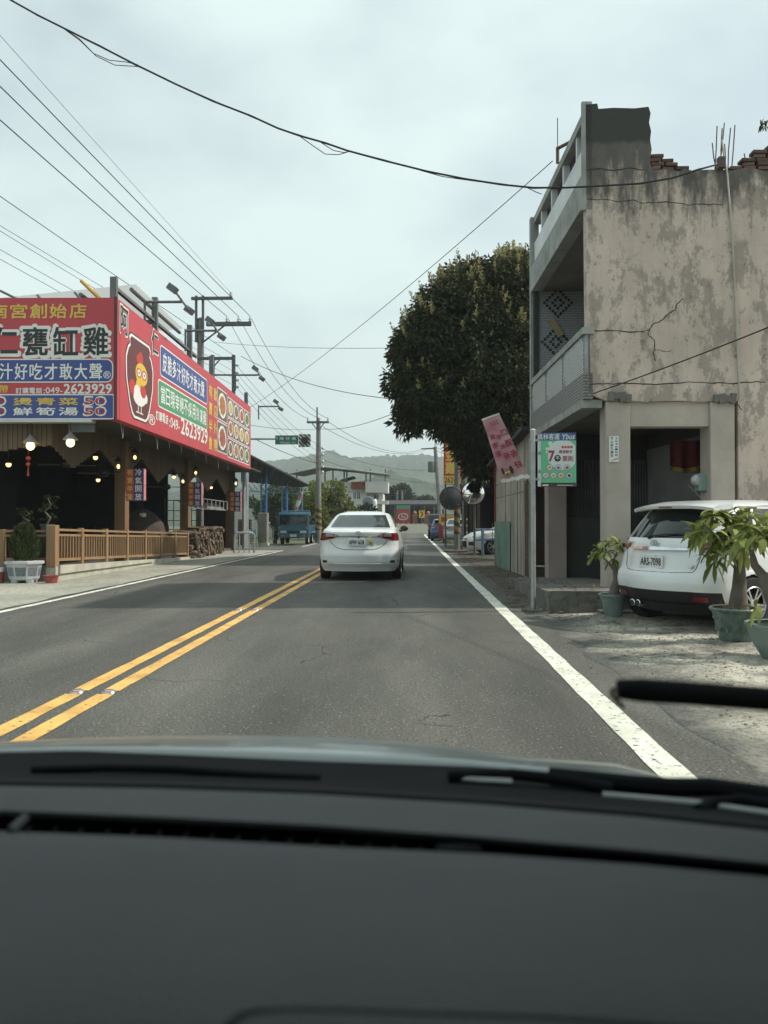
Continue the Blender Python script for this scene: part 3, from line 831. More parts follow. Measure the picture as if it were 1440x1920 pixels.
    # cracks in the render
    for pts, r in (
        ([(1101,372),(1130,374),(1160,378),(1185,376),(1210,381),(1240,378),(1275,380),(1290,384),(1330,383),(1365,385)], 0.007),
        ([(1101,616),(1120,620),(1150,619),(1180,622),(1205,621),(1218,617),(1224,607),(1240,602),(1252,590),(1266,582),(1270,570),(1284,558)], 0.009),
        ([(1218,617),(1215,629),(1226,637),(1228,650),(1225,664),(1231,680)], 0.008),
        ([(1228,656),(1246,658),(1262,658)], 0.005),
        ([(1106,721),(1140,720),(1180,719),(1230,720),(1290,717),(1340,718),(1370,719),(1420,716),(1440,718)], 0.010),
        ([(1100,319),(1130,316),(1150,319),(1180,316),(1219,319)], 0.009),
        ([(1382,752),(1386,765),(1393,770)], 0.009)):
        q = []
        for (xa, ya), (xb, yb_) in zip(pts, pts[1:]):
            q += [(lerp(xa, xb, k / 4) + random.uniform(-1.2, 1.2) , lerp(ya, yb_, k / 4) + random.uniform(-1.3, 1.3)) for k in range(4)]
        MB().path([(W(*p)[0], -0.0015, W(*p)[1]) for p in q], [r * random.uniform(0.5, 1.1) for _ in q], 4).build('crack', M_CRACK, bld)
    # broken brickwork along the top
    bme = MB().bbox(-0.1, 0.1, -0.08, 0.08, -0.026, 0.026, 0.006)
    bo = bme.build('brick', M_BRICK, bld); first = True
    def brick(x, z, rz=0.0):
        nonlocal first
        if first: o = bo; first = False
        else: o = part('brick', bo, None, bld)
        o.location = (x, 0.10 + random.uniform(-0.02, 0.015), z); o.rotation_euler = (0, random.uniform(-.03, .03), rz + random.uniform(-.08, .08))
        o.scale = (random.uniform(0.85, 1.0), 1, 1)
    for k, (xa, xb) in enumerate(((1221,1296),(1221,1284),(1221,1262),(1221,1236))):
        x = W(xa, 318)[0] + (0.10 if k % 2 else 0.05); e = W(xb, 318)[0]
        while x < e:
            brick(x, zt + 0.03 + k * 0.062); x += 0.212
    for k, xa in enumerate((1378,1394,1402,1414,1424,1440)):
        x = W(xa, 318)[0] + (0.1 if k % 2 else 0.02)
        while x < 3.9:
            brick(x, zt + 0.03 + k * 0.062); x += 0.212
    # starter bars and lashed conduit
    for (pa, pb) in (((1345,316),(1349,231)),((1352,318),(1362,226)),((1358,318),(1358,236)),((1364,318),(1366,262)),((1370,318),(1376,233)),((1376,320),(1382,230)),((1350,316),(1341,262)),((1402,318),(1403,280))):
        a_, b3 = W(*pa), W(*pb)
        mid = ((a_[0] + b3[0]) / 2 + random.uniform(-.02, .02), 0.1, (a_[1] + b3[1]) / 2)
        MB().path([(a_[0], 0.1, a_[1] - 0.05), mid, (b3[0], 0.1 + random.uniform(-.05, .05), b3[1])], 0.009, 5).build('rebar', M_RUST, bld)
    pts = [(1352,264),(1357,300),(1362,330),(1368,400),(1372,460),(1376,540),(1380,620),(1383,690),(1385,750)]
    MB().path([(W(*p)[0], -0.03, W(*p)[1]) for p in pts], 0.014, 6).build('conduit', M_PVC, bld, smooth=True)
    MB().obox((W(1350,308)[0], -0.04, W(1350,308)[1]), (0.1, 0.1, 0.16)).build('cable_bracket', M_RUST, bld)
    # roof-corner bracket with rod over the front
    yy, zz = BF.side(1041, 290, 0.0)
    br = MB(); br.tube((0.0, 2.0, 7.5), (0.0, 2.0, 7.78), 0.03); br.tube((0.0, 2.0, 7.76), (0.25, 1.7, 7.78), 0.03)
    br.build('roof_bracket', M_RUST, bld)
    MB().tube((0.0, 2.0, 7.78), (0.0, 2.0, 8.3), 0.008).build('roof_rod', M_RUST, bld)
building()

# raised concrete step in front of the arcade, falling away from us
st = thing('concrete_step', 'cracked raised concrete step under the arcade by the drain', 'step', (2.6, 12, 0), 0)
V = []
def step_top(x, y): return lerp(0.31, 0.10, min(1, max(0, (y - 10.7) / 5.9)))
mb = MB()
x0, x1, y0, y1 = 1.82 - 2.6, 3.55 - 2.6, 10.72 - 12, 16.4 - 12
def sfn(u, v):
    x, y = lerp(x0, x1, u), lerp(y0, y1, v)
    xx = x + (0.06 * mnoise.noise(Vector((y * 1.7, 1, 0))) + 0.1 * v if u == 0 else 0)
    yy = y + (0.03 * mnoise.noise(Vector((x * 3, 2, 0))) if v == 0 else 0)
    return (xx, yy, step_top(x, y + 12) + 0.006 * mnoise.noise(Vector((x * 4, y * 4, 0))))
NU, NV = 14, 30
mb.grid(sfn, NU, NV)
for i in range(NU):
    a, b_ = sfn(i / NU, 0), sfn((i + 1) / NU, 0); mb.add([a, b_, (b_[0], b_[1] + 0.02, -0.05), (a[0], a[1] + 0.02, -0.05)], [(0,1,2,3)])
for j in range(NV):
    a, b_ = sfn(0, j / NV), sfn(0, (j + 1) / NV); mb.add([a, b_, (b_[0] + 0.02, b_[1], -0.05), (a[0] + 0.02, a[1], -0.05)], [(0,1,2,3)])
    a, b_ = sfn(1, j / NV), sfn(1, (j + 1) / NV); mb.add([a, b_, (b_[0], b_[1], -0.05), (a[0], a[1], -0.05)], [(0,1,2,3)])
mb.build('slab', M_SLAB, st)
MB().box(-0.15, 0.55, -1.55, -1.27, 0.0, 0.07).build('lower_tread', M_SLAB, st)
random.seed(9)
for k in range(4):
    MB().obox((x0 - random.uniform(0.02, 0.35), -1.0 + k * 0.55, 0.03), (random.uniform(.2,.45), 0.06, 0.025), Matrix.Rotation(random.uniform(-.6,.6), 3, 'Z')).build('broken_slat', M_SLAB, st)

# ------------------------------------------------------------------ sheet-metal shed wall beyond it
M_SHEET = pm('sheet_beige', (0.34, 0.33, 0.27), 0.65, 0.1, 0.28, 1.7)
M_SHEETG = pm('sheet_green', (0.17, 0.28, 0.23), 0.65, 0.1, 0.22, 1.5)
def streak_mat(name, base, dark, s=4.0, lo=0.45, hi=0.7):
    m, n, l, b = nodes_of(name)
    tc = n.new('ShaderNodeTexCoord'); mp = n.new('ShaderNodeMapping'); mp.inputs['Scale'].default_value = (s, s, 0.5)
    l.new(tc.outputs['Object'], mp.inputs['Vector'])
    t = n.new('ShaderNodeTexNoise'); t.inputs['Scale'].default_value = 1.0; t.inputs['Detail'].default_value = 8; t.inputs['Roughness'].default_value = 0.7
    l.new(mp.outputs['Vector'], t.inputs['Vector'])
    r = n.new('ShaderNodeValToRGB'); r.color_ramp.elements[0].position = lo; r.color_ramp.elements[1].position = hi
    r.color_ramp.elements[0].color = c4(base); r.color_ramp.elements[1].color = c4(dark); l.new(t.outputs['Fac'], r.inputs['Fac'])
    l.new(r.outputs['Color'], b.inputs['Base Color']); setc(b, 'Roughness', 0.75)
    return m
M_SHEETS = streak_mat('sheet_streaked', (0.36,0.35,0.29), (0.07,0.065,0.055))
shed = thing('sheet_metal_shed', 'rusty sheet-metal shed wall, beige above green, next to the derelict building', 'shed', (BX.x - 0.11, 16.7, 0), BROT)
def shed_wall():
    L = 5.9
    n = 6
    for k in range(n):
        ya, yb = k * L / n + 0.01, (k + 1) * L / n - 0.01
        za, zb = lerp(3.15, 2.82, k / n), lerp(3.15, 2.82, (k + 1) / n)
        j = 0.02 * (k % 2)
        if k >= 3:
            MB().prism([(ya, 1.2), (yb, 1.2), (yb, zb), (ya, za)], 'x', j, j + 0.02).build('upper_sheet', M_SHEET, shed)
            def f(u, v, ya=ya, yb=yb): return (-0.015 + 0.012 * (1 if int(u * 16) % 2 else -1), lerp(ya, yb, u), lerp(0.02, 1.25, v))
            MB().grid(f, 16, 1).build('lower_sheet', M_SHEETG, shed)
        else:
            MB().prism([(ya, 0.03), (yb, 0.03), (yb, zb), (ya, za)], 'x', j, j + 0.02).build('tall_sheet', M_SHEETS, shed)
    for z in (1.9, 2.25):
        for k in range(16):
            MB().sphere((-0.004, 0.15 + k * 0.36, z), 0.014, 6, 4).build('rivet', M_FACD, shed)
    MB().prism([(-0.1, 3.22), (L + 0.15, 2.86), (L + 0.15, 2.80), (-0.1, 3.14)], 'x', -0.22, 5.0).build('roof_sheet', M_FACD, shed)
    MB().box(0.03, 5, L - 0.05, L, 0.02, 2.8).build('end_sheet', M_RUST, shed)
    MB().box(-0.02, 0.05, L - 0.04, L + 0.04, 0.02, 2.85).build('corner_post', pm('post_red', (0.22,0.05,0.04), 0.7), shed)
    # barred gate at the near end
    for k in range(6):
        MB().tube((-0.10, -0.12 + k * 0.075, 0.1), (-0.10, -0.12 + k * 0.075, 2.1), 0.011, n=6).build('gate_bar', M_RUST, shed)
    for z in (0.5, 1.25, 2.05):
        MB().tube((-0.10, -0.13, z), (-0.10, 0.27, z), 0.012, n=6).build('gate_rail', M_RUST, shed)
shed_wall()
# ------------------------------------------------------------------ restaurant on the left
M_SIGNR = pm('sign_red_board', (0.50, 0.055, 0.07), 0.45, 0, 0.08, 1.2)
M_SIGNE = pm('sign_edge', (0.12, 0.03, 0.035), 0.6)
M_SIGNB = pm('sign_blue', (0.045, 0.075, 0.27), 0.45, 0, 0.08, 2)
M_SIGNG = pm('sign_green', (0.07, 0.30, 0.15), 0.45, 0, 0.08, 2)
M_SIGNW = pm('sign_white', (0.78, 0.78, 0.74), 0.5, 0, 0.04, 3)
M_SIGNY = pm('sign_yellow', (0.72, 0.50, 0.10), 0.5, 0, 0.06, 3)
M_SIGNK = pm('sign_black', (0.02, 0.025, 0.025), 0.5, 0, 0)
M_BROWN = pm('sign_brown', (0.13, 0.035, 0.035), 0.5, 0, 0.05, 2)
M_PLANK = streak_mat('wood_planks', (0.16,0.115,0.07), (0.085,0.06,0.035), 9.0, 0.35, 0.75)
M_WOODP = streak_mat('wood_post', (0.24,0.14,0.07), (0.13,0.075,0.04), 7.0, 0.35, 0.75)
M_FENCE = streak_mat('fence_wood', (0.33,0.205,0.105), (0.20,0.12,0.06), 8.0, 0.35, 0.75)
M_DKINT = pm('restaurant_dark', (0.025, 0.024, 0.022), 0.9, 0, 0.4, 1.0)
M_STEEL = pm('painted_steel', (0.16, 0.175, 0.18), 0.6, 0.3, 0.2, 4)
M_ROOFW = pm('roof_white_sheet', (0.55, 0.57, 0.56), 0.55, 0.1, 0.1, 2)
def translucent_sheet():
    m, n, l, b = nodes_of('roof_sheet_translucent')
    setc(b, 'Base Color', (0.62, 0.65, 0.64, 1)); setc(b, 'Roughness', 0.5)
    t = n.new('ShaderNodeBsdfTranslucent'); t.inputs['Color'].default_value = (0.7, 0.74, 0.72, 1)
    mx = n.new('ShaderNodeMixShader'); mx.inputs['Fac'].default_value = 0.5
    l.new(b.outputs['BSDF'], mx.inputs[1]); l.new(t.outputs['BSDF'], mx.inputs[2]); l.new(mx.outputs[0], n['Material Output'].inputs['Surface'])
    return m
M_ROOFT = translucent_sheet()
M_CONC = pm('pale_concrete', (0.42, 0.41, 0.34), 0.9, 0, 0.2, 2.2, 0.4, 18)
M_BULB = pm('lit_bulb', (0.9, 0.7, 0.4), 0.4, 0, 0, emit=(1.0, 0.62, 0.24), est=2.2)
M_BULB2 = pm('lit_bulb_bright', (0.9, 0.75, 0.45), 0.4, 0, 0, emit=(1.0, 0.70, 0.28), est=3.2)

RX = at(217, 980, 16.5)
RROT = R(1.4)
RF = Frame((RX.x, 16.5), RROT)
RY1 = RF.side(470, 800, 0.0)[0]
# ---- sign boxes
sb = thing('corner_signboard', 'big red corner signboard with rooster jar emblem over the restaurant', 'signboard', (RX.x, 16.5, 0), RROT)
ZB, ZT = RF.wall(217, 785)[1], RF.wall(217, 558)[1]
def signs():
    fx0 = -7.0
    front = MB().box(fx0, -0.004, 0.0, 0.22, ZB, ZT).build('front_board', M_SIGNR, sb)
    roadb = MB().box(-0.22, 0.0, 0.224, RY1, ZB, ZT).build('road_board', M_SIGNR, sb)
    MB().box(-0.05, 0.012, -0.012, 0.03, ZB - 0.02, ZT + 0.02).build('corner_trim', M_SIGNE, sb)
    u, v = (1, 0, 0), (0, 0, 1)
    def fx(px, py): return RF.wall(px, py, 0.0)
    def ftext(s, px0, px1, py0, py1, mat, bold=0.0, outline=None, ob=0.05, d=0.004, pre=''):
        """text whose visible end fills the pixel box; pre = letters further left"""
        (x0, z1), (x1, z0) = fx(px0, py0), fx(px1, py1)
        n, m = len(s), len(pre)
        w = (x1 - x0) / n
        full = pre + s
        for i, ch in enumerate(full):
            cx = x0 + (i - m + 0.5) * w
            if cx < fx0 + 0.3: continue
            if outline:
                text('letter_outline', ch, 1, outline, front, (cx, 0, (z0 + z1) / 2), u, v, bold + ob, width=w * 0.95, height=(z1 - z0) * 1.04, depth=d)
            text('letter', ch, 1, mat, front, (cx, 0, (z0 + z1) / 2), u, v, bold, width=w * (0.80 if outline else 0.84), height=(z1 - z0) * (0.88 if outline else 0.95), depth=d + 0.004)
    ftext('南宮創始店', -20, 165, 570, 597, M_SIGNY, 0.03, pre='紫')
    ftext('仁甕缸雞', -18, 208, 611, 669, M_SIGNK, 0.03, M_SIGNW, 0.03, pre='阿')
    def panel(px0, px1, py0, py1, mat, rim=None, r=0.12, y=-0.006):
        (x0, z1), (x1, z0) = fx(px0, py0), fx(px1, py1)
        def rr(x0, x1, z0, z1, r):
            P = []
            for cx, cz, a0 in ((x1 - r, z1 - r, 0), (x0 + r, z1 - r, 90), (x0 + r, z0 + r, 180), (x1 - r, z0 + r, 270)):
                P += [(cx + r * math.cos(R(a0 + k * 18)), cz + r * math.sin(R(a0 + k * 18))) for k in range(6)]
            return P
        if rim: MB().prism(rr(x0 - .025, x1 + .025, z0 - .025, z1 + .025, r + .025), 'y', y + 0.003, -0.0005).build('panel_rim', rim, front)
        return MB().prism(rr(x0, x1, z0, z1, r), 'y', y, -0.001).build('sign_panel', mat, front)
    panel(-400, 210, 676, 715, M_SIGNB, M_SIGNW)
    ftext('汁好吃才敢大聲', -2, 194, 681, 712, M_SIGNW, 0.02, pre='皮脆多', d=0.008)
    text('registered_mark', '®', 0.2, M_SIGNW, front, (fx(201, 703)[0], 0, fx(201, 703)[1]), u, v, 0.01, depth=0.008, height=0.16, width=0.16)
    ftext('帶', -3, 17, 722, 737, M_SIGNY, 0.02, pre='歡迎外')
    ftext('訂購電話', 29, 80, 727, 738, M_SIGNW, 0.03)
    text('lettering', ':049-', 1, M_SIGNW, front, (fx(100, 732)[0], 0, fx(100, 732)[1]), u, v, 0.02, width=0.011*36, height=0.13, depth=0.008)
    text('lettering', '2623929', 1, M_SIGNW, front, (fx(165, 729)[0], 0, fx(165, 729)[1]), u, v, 0.04, width=0.011*91, height=0.20, depth=0.008)
    panel(-420, 212, 742, 784, M_SIGNB, M_SIGNW, 0.02)
    ftext('燙青菜', 22, 150, 746, 760, M_SIGNY, 0.03, d=0.008)
    ftext('鮮筍湯', 22, 150, 764, 779, M_SIGNW, 0.03, d=0.008)
    for py, s in ((752, '50'), (771, '50')):
        for px in (178, -10):
            cx, cz = fx(px, py)
            text('price_outline', s, 1, M_SIGNW, front, (cx, 0, cz), u, v, 0.10, width=0.47, height=0.18, depth=0.008)
            text('price', s, 1, pm('price_red', (0.42, 0.02, 0.03), 0.5, 0, 0), front, (cx, 0, cz), u, v, 0.03, width=0.43, height=0.145, depth=0.012)
    # ---- road-facing board; reading direction is +y
    u2, v2 = (0, 1, 0), (0, 0, 1)
    def rs(px, py): return RF.side(px, py, 0.0)
    def rbox(px0, py0, px1, py1):
        """py given at the left edge (py0 top, py1 bottom of the left edge)"""
        (ya, z1) = rs(px0, py0); (_, z0) = rs(px0, py1); (yb, _) = rs(px1, py0)
        return ya, yb, z0, z1
    def rpanel(ya, yb, z0, z1, mat, rim, r, x=0.006, name='sign_panel'):
        P = lambda a, b, c, d, r: [q for cx, cz, a0 in ((b - r, d - r, 0), (a + r, d - r, 90), (a + r, c + r, 180), (b - r, c + r, 270)) for q in [(cx + r * math.cos(R(a0 + k * 18)), cz + r * math.sin(R(a0 + k * 18))) for k in range(6)]]
        if rim: MB().prism(P(ya - .04, yb + .04, z0 - .035, z1 + .035, r + .03), 'x', 0.0005, x - 0.003).build('panel_rim', rim, roadb)
        return MB().prism(P(ya, yb, z0, z1, r), 'x', 0.001, x).build(name, mat, roadb)
    def rtext(s, ya, yb, z0, z1, mat, bold=0.0, d=0.009, outline=None):
        n = len(s); w = (yb - ya) / n
        for i, ch in enumerate(s):
            if outline:
                text('letter_outline', ch, 1, outline, roadb, (0, ya + (i + .5) * w, (z0 + z1) / 2), u2, v2, bold + 0.03, width=w * 0.9, height=(z1 - z0) * 1.0, depth=d - 0.003)
            text('letter', ch, 1, mat, roadb, (0, ya + (i + .5) * w, (z0 + z1) / 2), u2, v2, bold, width=w * 0.84, height=(z1 - z0) * 0.95, depth=d)
    for ch, px0, px1, pa, pb in (('阿', 224, 241, 576, 627), ('仁', 283, 297, 622, 662)):
        (ya, za) = rs(px0, pa); (yb, zb) = rs(px1, pb)
        zc = (za + zb) / 2
        rtext(ch, ya, yb, zc - 0.30, zc + 0.30, M_SIGNK, 0.03, 0.009, M_SIGNW)
    # jar emblem
    (yj0, _), (yj1, _) = rs(234, 720), rs(288, 720)
    _, zj1 = rs(252, 627); _, zj0 = rs(262, 790)
    yc, hw = (yj0 + yj1) / 2, (yj1 - yj0) / 2
    def jar(k, s):
        z = lerp(zj0, zj1, k)
        w = float(np.interp(k, [0, .04, .15, .45, .7, .84, .88, .93, .97, 1], [.42, .56, .72, .97, 1.0, .84, .70, .78, .76, .66])) * hw
        return (yc + s * w, z)
    K = [i / 24 for i in range(25)]
    def jarpoly(g):
        P = [jar(k, 1) for k in K] + [jar(k, -1) for k in K[::-1]]
        cz = (zj0 + zj1) / 2
        return [(yc + (y - yc) * g, cz + (z - cz) * (1 + (g - 1) * 0.9)) for y, z in P]
    MB().prism(jarpoly(1.0), 'x', 0.0005, 0.004).build('jar_black_line', M_SIGNK, roadb)  # printed black outline round the jar
    MB().prism(jarpoly(0.965), 'x', 0.0006, 0.006).build('jar_outline', M_SIGNW, roadb)
    MB().prism(jarpoly(0.90), 'x', 0.0007, 0.008).build('jar', M_BROWN, roadb)
    H = zj1 - zj0
    def blob(name, cy, cz, ry, rz, mat, x, n=20, rot=0.0):
        P = []
        for k in range(n):
            a = 2 * math.pi * k / n
            dy, dz = ry * math.cos(a), rz * math.sin(a)
            P.append((yc + cy * hw + dy * hw * math.cos(rot) - dz * H * math.sin(rot), zj0 + cz * H + dy * hw * math.sin(rot) + dz * H * math.cos(rot)))
        return MB().prism(P, 'x', 0.001, x).build(name, mat, roadb)
    M_COMB = pm('emblem_red', (0.52, 0.05, 0.04), 0.5, 0, 0); M_YH = pm('emblem_yellow', (0.72, 0.47, 0.06), 0.5, 0, 0)
    M_RING = pm('emblem_ring', (0.45, 0.12, 0.05), 0.5, 0, 0)
    blob('rooster_comb', 0.02, 0.75, 0.16, 0.09, M_COMB, 0.0095); blob('rooster_comb', -0.14, 0.74, 0.13, 0.055, M_COMB, 0.0094)
    blob('rooster_tail', -0.52, 0.37, 0.22, 0.09, M_COMB, 0.0095)
    blob('rooster_neck', -0.14, 0.42, 0.16, 0.08, M_YH, 0.010)
    blob('rooster_body', -0.05, 0.27, 0.42, 0.09, M_SIGNW, 0.0105); blob('rooster_body', -0.22, 0.33, 0.22, 0.09, M_SIGNW, 0.0104)
    blob('rooster_tail_feather', 0.38, 0.30, 0.13, 0.06, M_SIGNW, 0.0103)
    blob('rooster_head', 0.08, 0.57, 0.42, 0.135, M_YH, 0.0115)
    for cy in (-0.10, 0.26):
        blob('eye_ring', cy, 0.575, 0.17, 0.06, M_RING, 0.0125); blob('eye_white', cy, 0.575, 0.11, 0.042, M_SIGNW, 0.0135); blob('eye_dot', cy, 0.575, 0.035, 0.015, M_SIGNK, 0.0145)
    MB().prism([(yc + 0.0*hw, zj0 + .51*H), (yc + 0.22*hw, zj0 + .52*H), (yc + 0.12*hw, zj0 + .42*H)], 'x', 0.001, 0.0127).build('rooster_beak', M_YH, roadb)
    blob('rooster_wattle', 0.20, 0.37, 0.20, 0.075, M_COMB, 0.0120)
    for cy in (-0.14, 0.06):
        MB().box(0.001, 0.011, yc + cy*hw - 0.02, yc + cy*hw + 0.02, zj0 + .10*H, zj0 + .19*H).build('rooster_leg', M_SIGNW, roadb)
        MB().box(0.001, 0.0112, yc + (cy-.14)*hw, yc + (cy+.14)*hw, zj0 + .09*H, zj0 + .105*H).build('rooster_foot', M_SIGNW, roadb)
    yy, zz = rs(284, 787)
    text('registered_mark', '®', 0.3, M_SIGNW, roadb, (0, yy, zz), u2, v2, 0.01, width=0.55, height=0.26, depth=0.008)
    # blue and green lozenges
    ya, yb, z0, z1 = rbox(301, 648, 388, 702)
    rpanel(ya, yb, z0, z1, M_SIGNB, M_SIGNW, 0.10); rtext('皮脆多汁好吃才敢大聲', ya + 0.12, yb - 0.35, z0 + 0.10, z1 - 0.10, M_SIGNW, 0.02)
    ya, yb, z0, z1 = rbox(297, 712, 388, 760)
    rpanel(ya, yb, z0, z1, M_SIGNG, M_SIGNW, 0.10); rtext('當日現宰絕不採用冷凍雞', ya + 0.15, yb - 0.1, z0 + 0.09, z1 - 0.09, M_SIGNW, 0.02)
    y0, zc = rs(291, 793); y1, _ = rs(316, 793); y2, _ = rs(337, 793); y3, _ = rs(390, 793)
    zc = 0.46 + ZB
    rtext('訂購電話', y0, y1 - 0.05, zc - 0.12, zc + 0.12, M_SIGNW, 0.03)
    text('lettering', ':049-', 1, M_SIGNW, roadb, (0, (y1 + y2) / 2, zc - 0.02), u2, v2, 0.02, width=(y2 - y1) * 0.92, height=0.27, depth=0.008)
    text('lettering', '2623929', 1, M_SIGNW, roadb, (0, (y2 + y3) / 2, zc + 0.02), u2, v2, 0.03, width=(y3 - y2) * 0.94, height=0.44, depth=0.008)
    # yellow vertical lettering
    for s, pa, pb in (('有賣半隻', 391, 398), ('歡迎外帶', 400, 407)):
        ya, yb = rs(pa, 760)[0], rs(pb, 760)[0]
        for k, ch in enumerate(s):
            zc = lerp(ZT - 0.55, ZB + 0.35, k / 3)
            text('letter', ch, 1, M_SIGNY, roadb, (0, (ya + yb) / 2, zc), u2, v2, 0.03, width=(yb - ya) * 0.88, height=0.40, depth=0.006)
    # dish photographs
    def dish(pa, pb, z0, z1, food, big=False):
        ya, yb = rs(pa, 800)[0], rs(pb, 800)[0]
        card = rpanel(ya, yb, z0, z1, pm('photo_dark', (0.10, 0.085, 0.07), 0.4, 0, 0.4, 4), M_SIGNW, 0.03, 0.005, 'dish_photo')
        cy, cz = (ya + yb) / 2, (z0 + z1) / 2
        MB().lathe([(1.0, 0.001), (1.0, 0.007), (0.82, 0.0075)], 22, (0, 0, 0), 'x').build('plate_print', M_SIGNW, card)
        pl = bpy.data.objects[COL.objects[-1].name]
        pl.location = (0, cy, cz); pl.scale = (1, (yb - ya) * 0.43, (z1 - z0) * 0.43)
        fm = pm('food_%d' % food, [(0.42,0.16,0.04),(0.34,0.10,0.06),(0.10,0.22,0.05),(0.50,0.30,0.10),(0.22,0.13,0.07),(0.55,0.42,0.16),(0.42,0.08,0.05)][food], 0.5, 0, 0.7, 9)
        P = [(cy + (yb - ya) * 0.33 * math.cos(k * 2 * math.pi / 18) * (1 + 0.15 * math.sin(k * 2.7)), cz + (z1 - z0) * 0.33 * math.sin(k * 2 * math.pi / 18) * (1 + 0.15 * math.cos(k * 3.1))) for k in range(18)]
        MB().prism(P, 'x', 0.006, 0.0095).build('food_print', fm, card)
    dish(408, 425, ZB + 1.30, ZT - 0.25, 0, True); dish(408, 425, ZB + 0.22, ZB + 1.18, 1, True)
    foods = [5,4,6,2,0,3,5,3,4,0,4,2]
    cols = [427, 437.5, 448, 458, 468]
    for r in range(3):
        for c in range(4):
            zt = ZT - 0.30 - r * 0.72
            dish(cols[c] + 0.4, cols[c + 1] - 0.8, zt - 0.64, zt - 0.02, foods[r * 4 + c])
signs()

# ---- restaurant shell
rest = thing('restaurant', 'open-fronted restaurant with zigzag brown plank fascia and dark interior', 'restaurant', (RX.x, 16.5, 0), RROT)
PX = -1.50                                  # plane of the posts and fascia on the road side
def restaurant():
    D0, D1 = 0.35, max(RY1 + 0.3, RF.side(431, 950, PX)[0] + 0.45)
    # road fascia in planks with a zigzag lower edge
    valley, peak = 2.45, 3.05
    posts = [RF.side(px, 950, PX)[0] for px in (229, 348, 431)]
    bay = posts[1] - posts[0]
    def low(y):
        k = ((y - posts[0]) / bay * 2) % 1.0
        tri = 1 - abs(2 * k - 1)
        z = lerp(valley, peak, tri)
        return z
    n = 190
    pw = (D1 - D0) / n
    for i in range(n):
        y = D0 + (i + .5) * pw
        z0 = low(y) + (0.02 if i % 2 else 0)
        MB().box(PX - 0.02 - 0.012 * (i % 2), PX + 0.012, D0 + i * pw + 0.004, D0 + (i + 1) * pw - 0.004, z0, ZB + 0.25).build('fascia_plank', M_PLANK, rest)
    # front fascia with a shallow arch
    n = 70; x0 = -8.8; pw = (PX - x0) / n
    for i in range(n):
        x = x0 + (i + .5) * pw
        d = PX - x
        z0 = 2.75 + 0.10 * math.cos(d * 1.6) + (0.35 if d < 0.5 else 0) * 0 + (0.02 if i % 2 else 0)
        MB().box(x0 + i * pw + 0.006, x0 + (i + 1) * pw - 0.006, D0 - 0.012, D0 + 0.02 + 0.012 * (i % 2), z0, ZB + 0.3).build('fascia_plank', M_PLANK, rest)
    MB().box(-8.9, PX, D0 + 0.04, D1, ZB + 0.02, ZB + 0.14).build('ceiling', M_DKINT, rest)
    MB().box(-7.0, -0.5, -0.06, 0.20, ZB - 0.075, ZB - 0.012).build('ledge', M_ROOFW, rest)
    MB().box(-1.1, -0.55, 0.24, 0.33, ZB - 0.25, ZB - 0.08).build('cable_box', M_STEEL, rest)
    MB().box(-1.50, -0.2, 0.25, D1, ZB + 0.10, ZB + 0.16).build('soffit', pm('soffit_brown', (0.06,0.05,0.04), 0.8), rest)
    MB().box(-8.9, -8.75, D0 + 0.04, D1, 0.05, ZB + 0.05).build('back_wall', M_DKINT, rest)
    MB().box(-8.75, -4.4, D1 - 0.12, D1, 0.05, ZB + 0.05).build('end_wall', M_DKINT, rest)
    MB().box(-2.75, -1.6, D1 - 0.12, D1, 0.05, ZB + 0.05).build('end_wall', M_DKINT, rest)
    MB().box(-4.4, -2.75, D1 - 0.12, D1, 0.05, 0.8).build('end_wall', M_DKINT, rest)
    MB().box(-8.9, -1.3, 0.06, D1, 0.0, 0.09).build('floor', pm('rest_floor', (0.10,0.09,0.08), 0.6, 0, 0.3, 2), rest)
    MB().box(-6.0, -5.85, 3.0, 8.0, 0.09, ZB + 0.05).build('inner_wall', M_DKINT, rest)
    MB().box(-4.0, -3.86, 9.5, D1 - 1.8, 0.09, 1.1).build('counter', pm('counter_dark', (0.05,0.045,0.04), 0.7), rest)
    for y in posts:
        MB().bbox(PX - 0.16, PX + 0.14, y - 0.16, y + 0.16, 0.09, ZB, 0.015).build('post', M_WOODP, rest)
    MB().bbox(-5.2, -4.95, D0 - 0.1, D0 + 0.15, 0.09, ZB, 0.015).build('post', M_WOODP, rest)
    # kitchen shelving in front of the open end
    for i in range(5): MB().box(-4.4 + i * 0.4, -4.37 + i * 0.4, D1 - 0.6, D1 - 0.57, 0.1, 2.2).build('shelf_upright', M_STEEL, rest)
    for z in (0.9, 1.3, 1.75, 2.2): MB().box(-4.4, -2.77, D1 - 0.62, D1 - 0.3, z, z + 0.03).build('shelf', M_STEEL, rest)
    # clay oven with chimney
    oy = posts[1] - 0.9
    ov = MB().lathe([(0.9,0.09),(0.95,0.8),(0.85,1.2),(0.55,1.55),(0.2,1.7)], 18, (-2.9, oy, 0)).build('clay_oven', pm('oven_clay', (0.07,0.055,0.045), 0.9, 0, 0.3, 3), rest, smooth=True)
    MB().lathe([(0.2,1.65),(0.2,1.95),(0.33,1.97),(0.33,2.05),(0.18,2.1),(0.16,2.35)], 12, (-2.9, oy, 0)).build('oven_chimney', M_DKINT, ov)
    # awning over the far counter
    aw = MB()
    ya, yb = posts[1] + 0.6, posts[2] - 0.2
    aw.add([(PX - 0.1, ya, 1.75), (PX - 0.1, yb, 1.75), (PX - 0.5, yb, 2.05), (PX - 0.5, ya, 2.05)], [(0,1,2,3)])
    aw.build('inner_awning', pm('awning_grey', (0.20,0.21,0.20), 0.7, 0, 0.3, 3), rest)
    for i in range(10):
        y = lerp(ya, yb, i / 9)
        MB().tube((PX - 0.08, y, 1.77), (PX - 0.08, y, 2.15), 0.014, n=5).build('awning_rod', M_PLATE, rest)
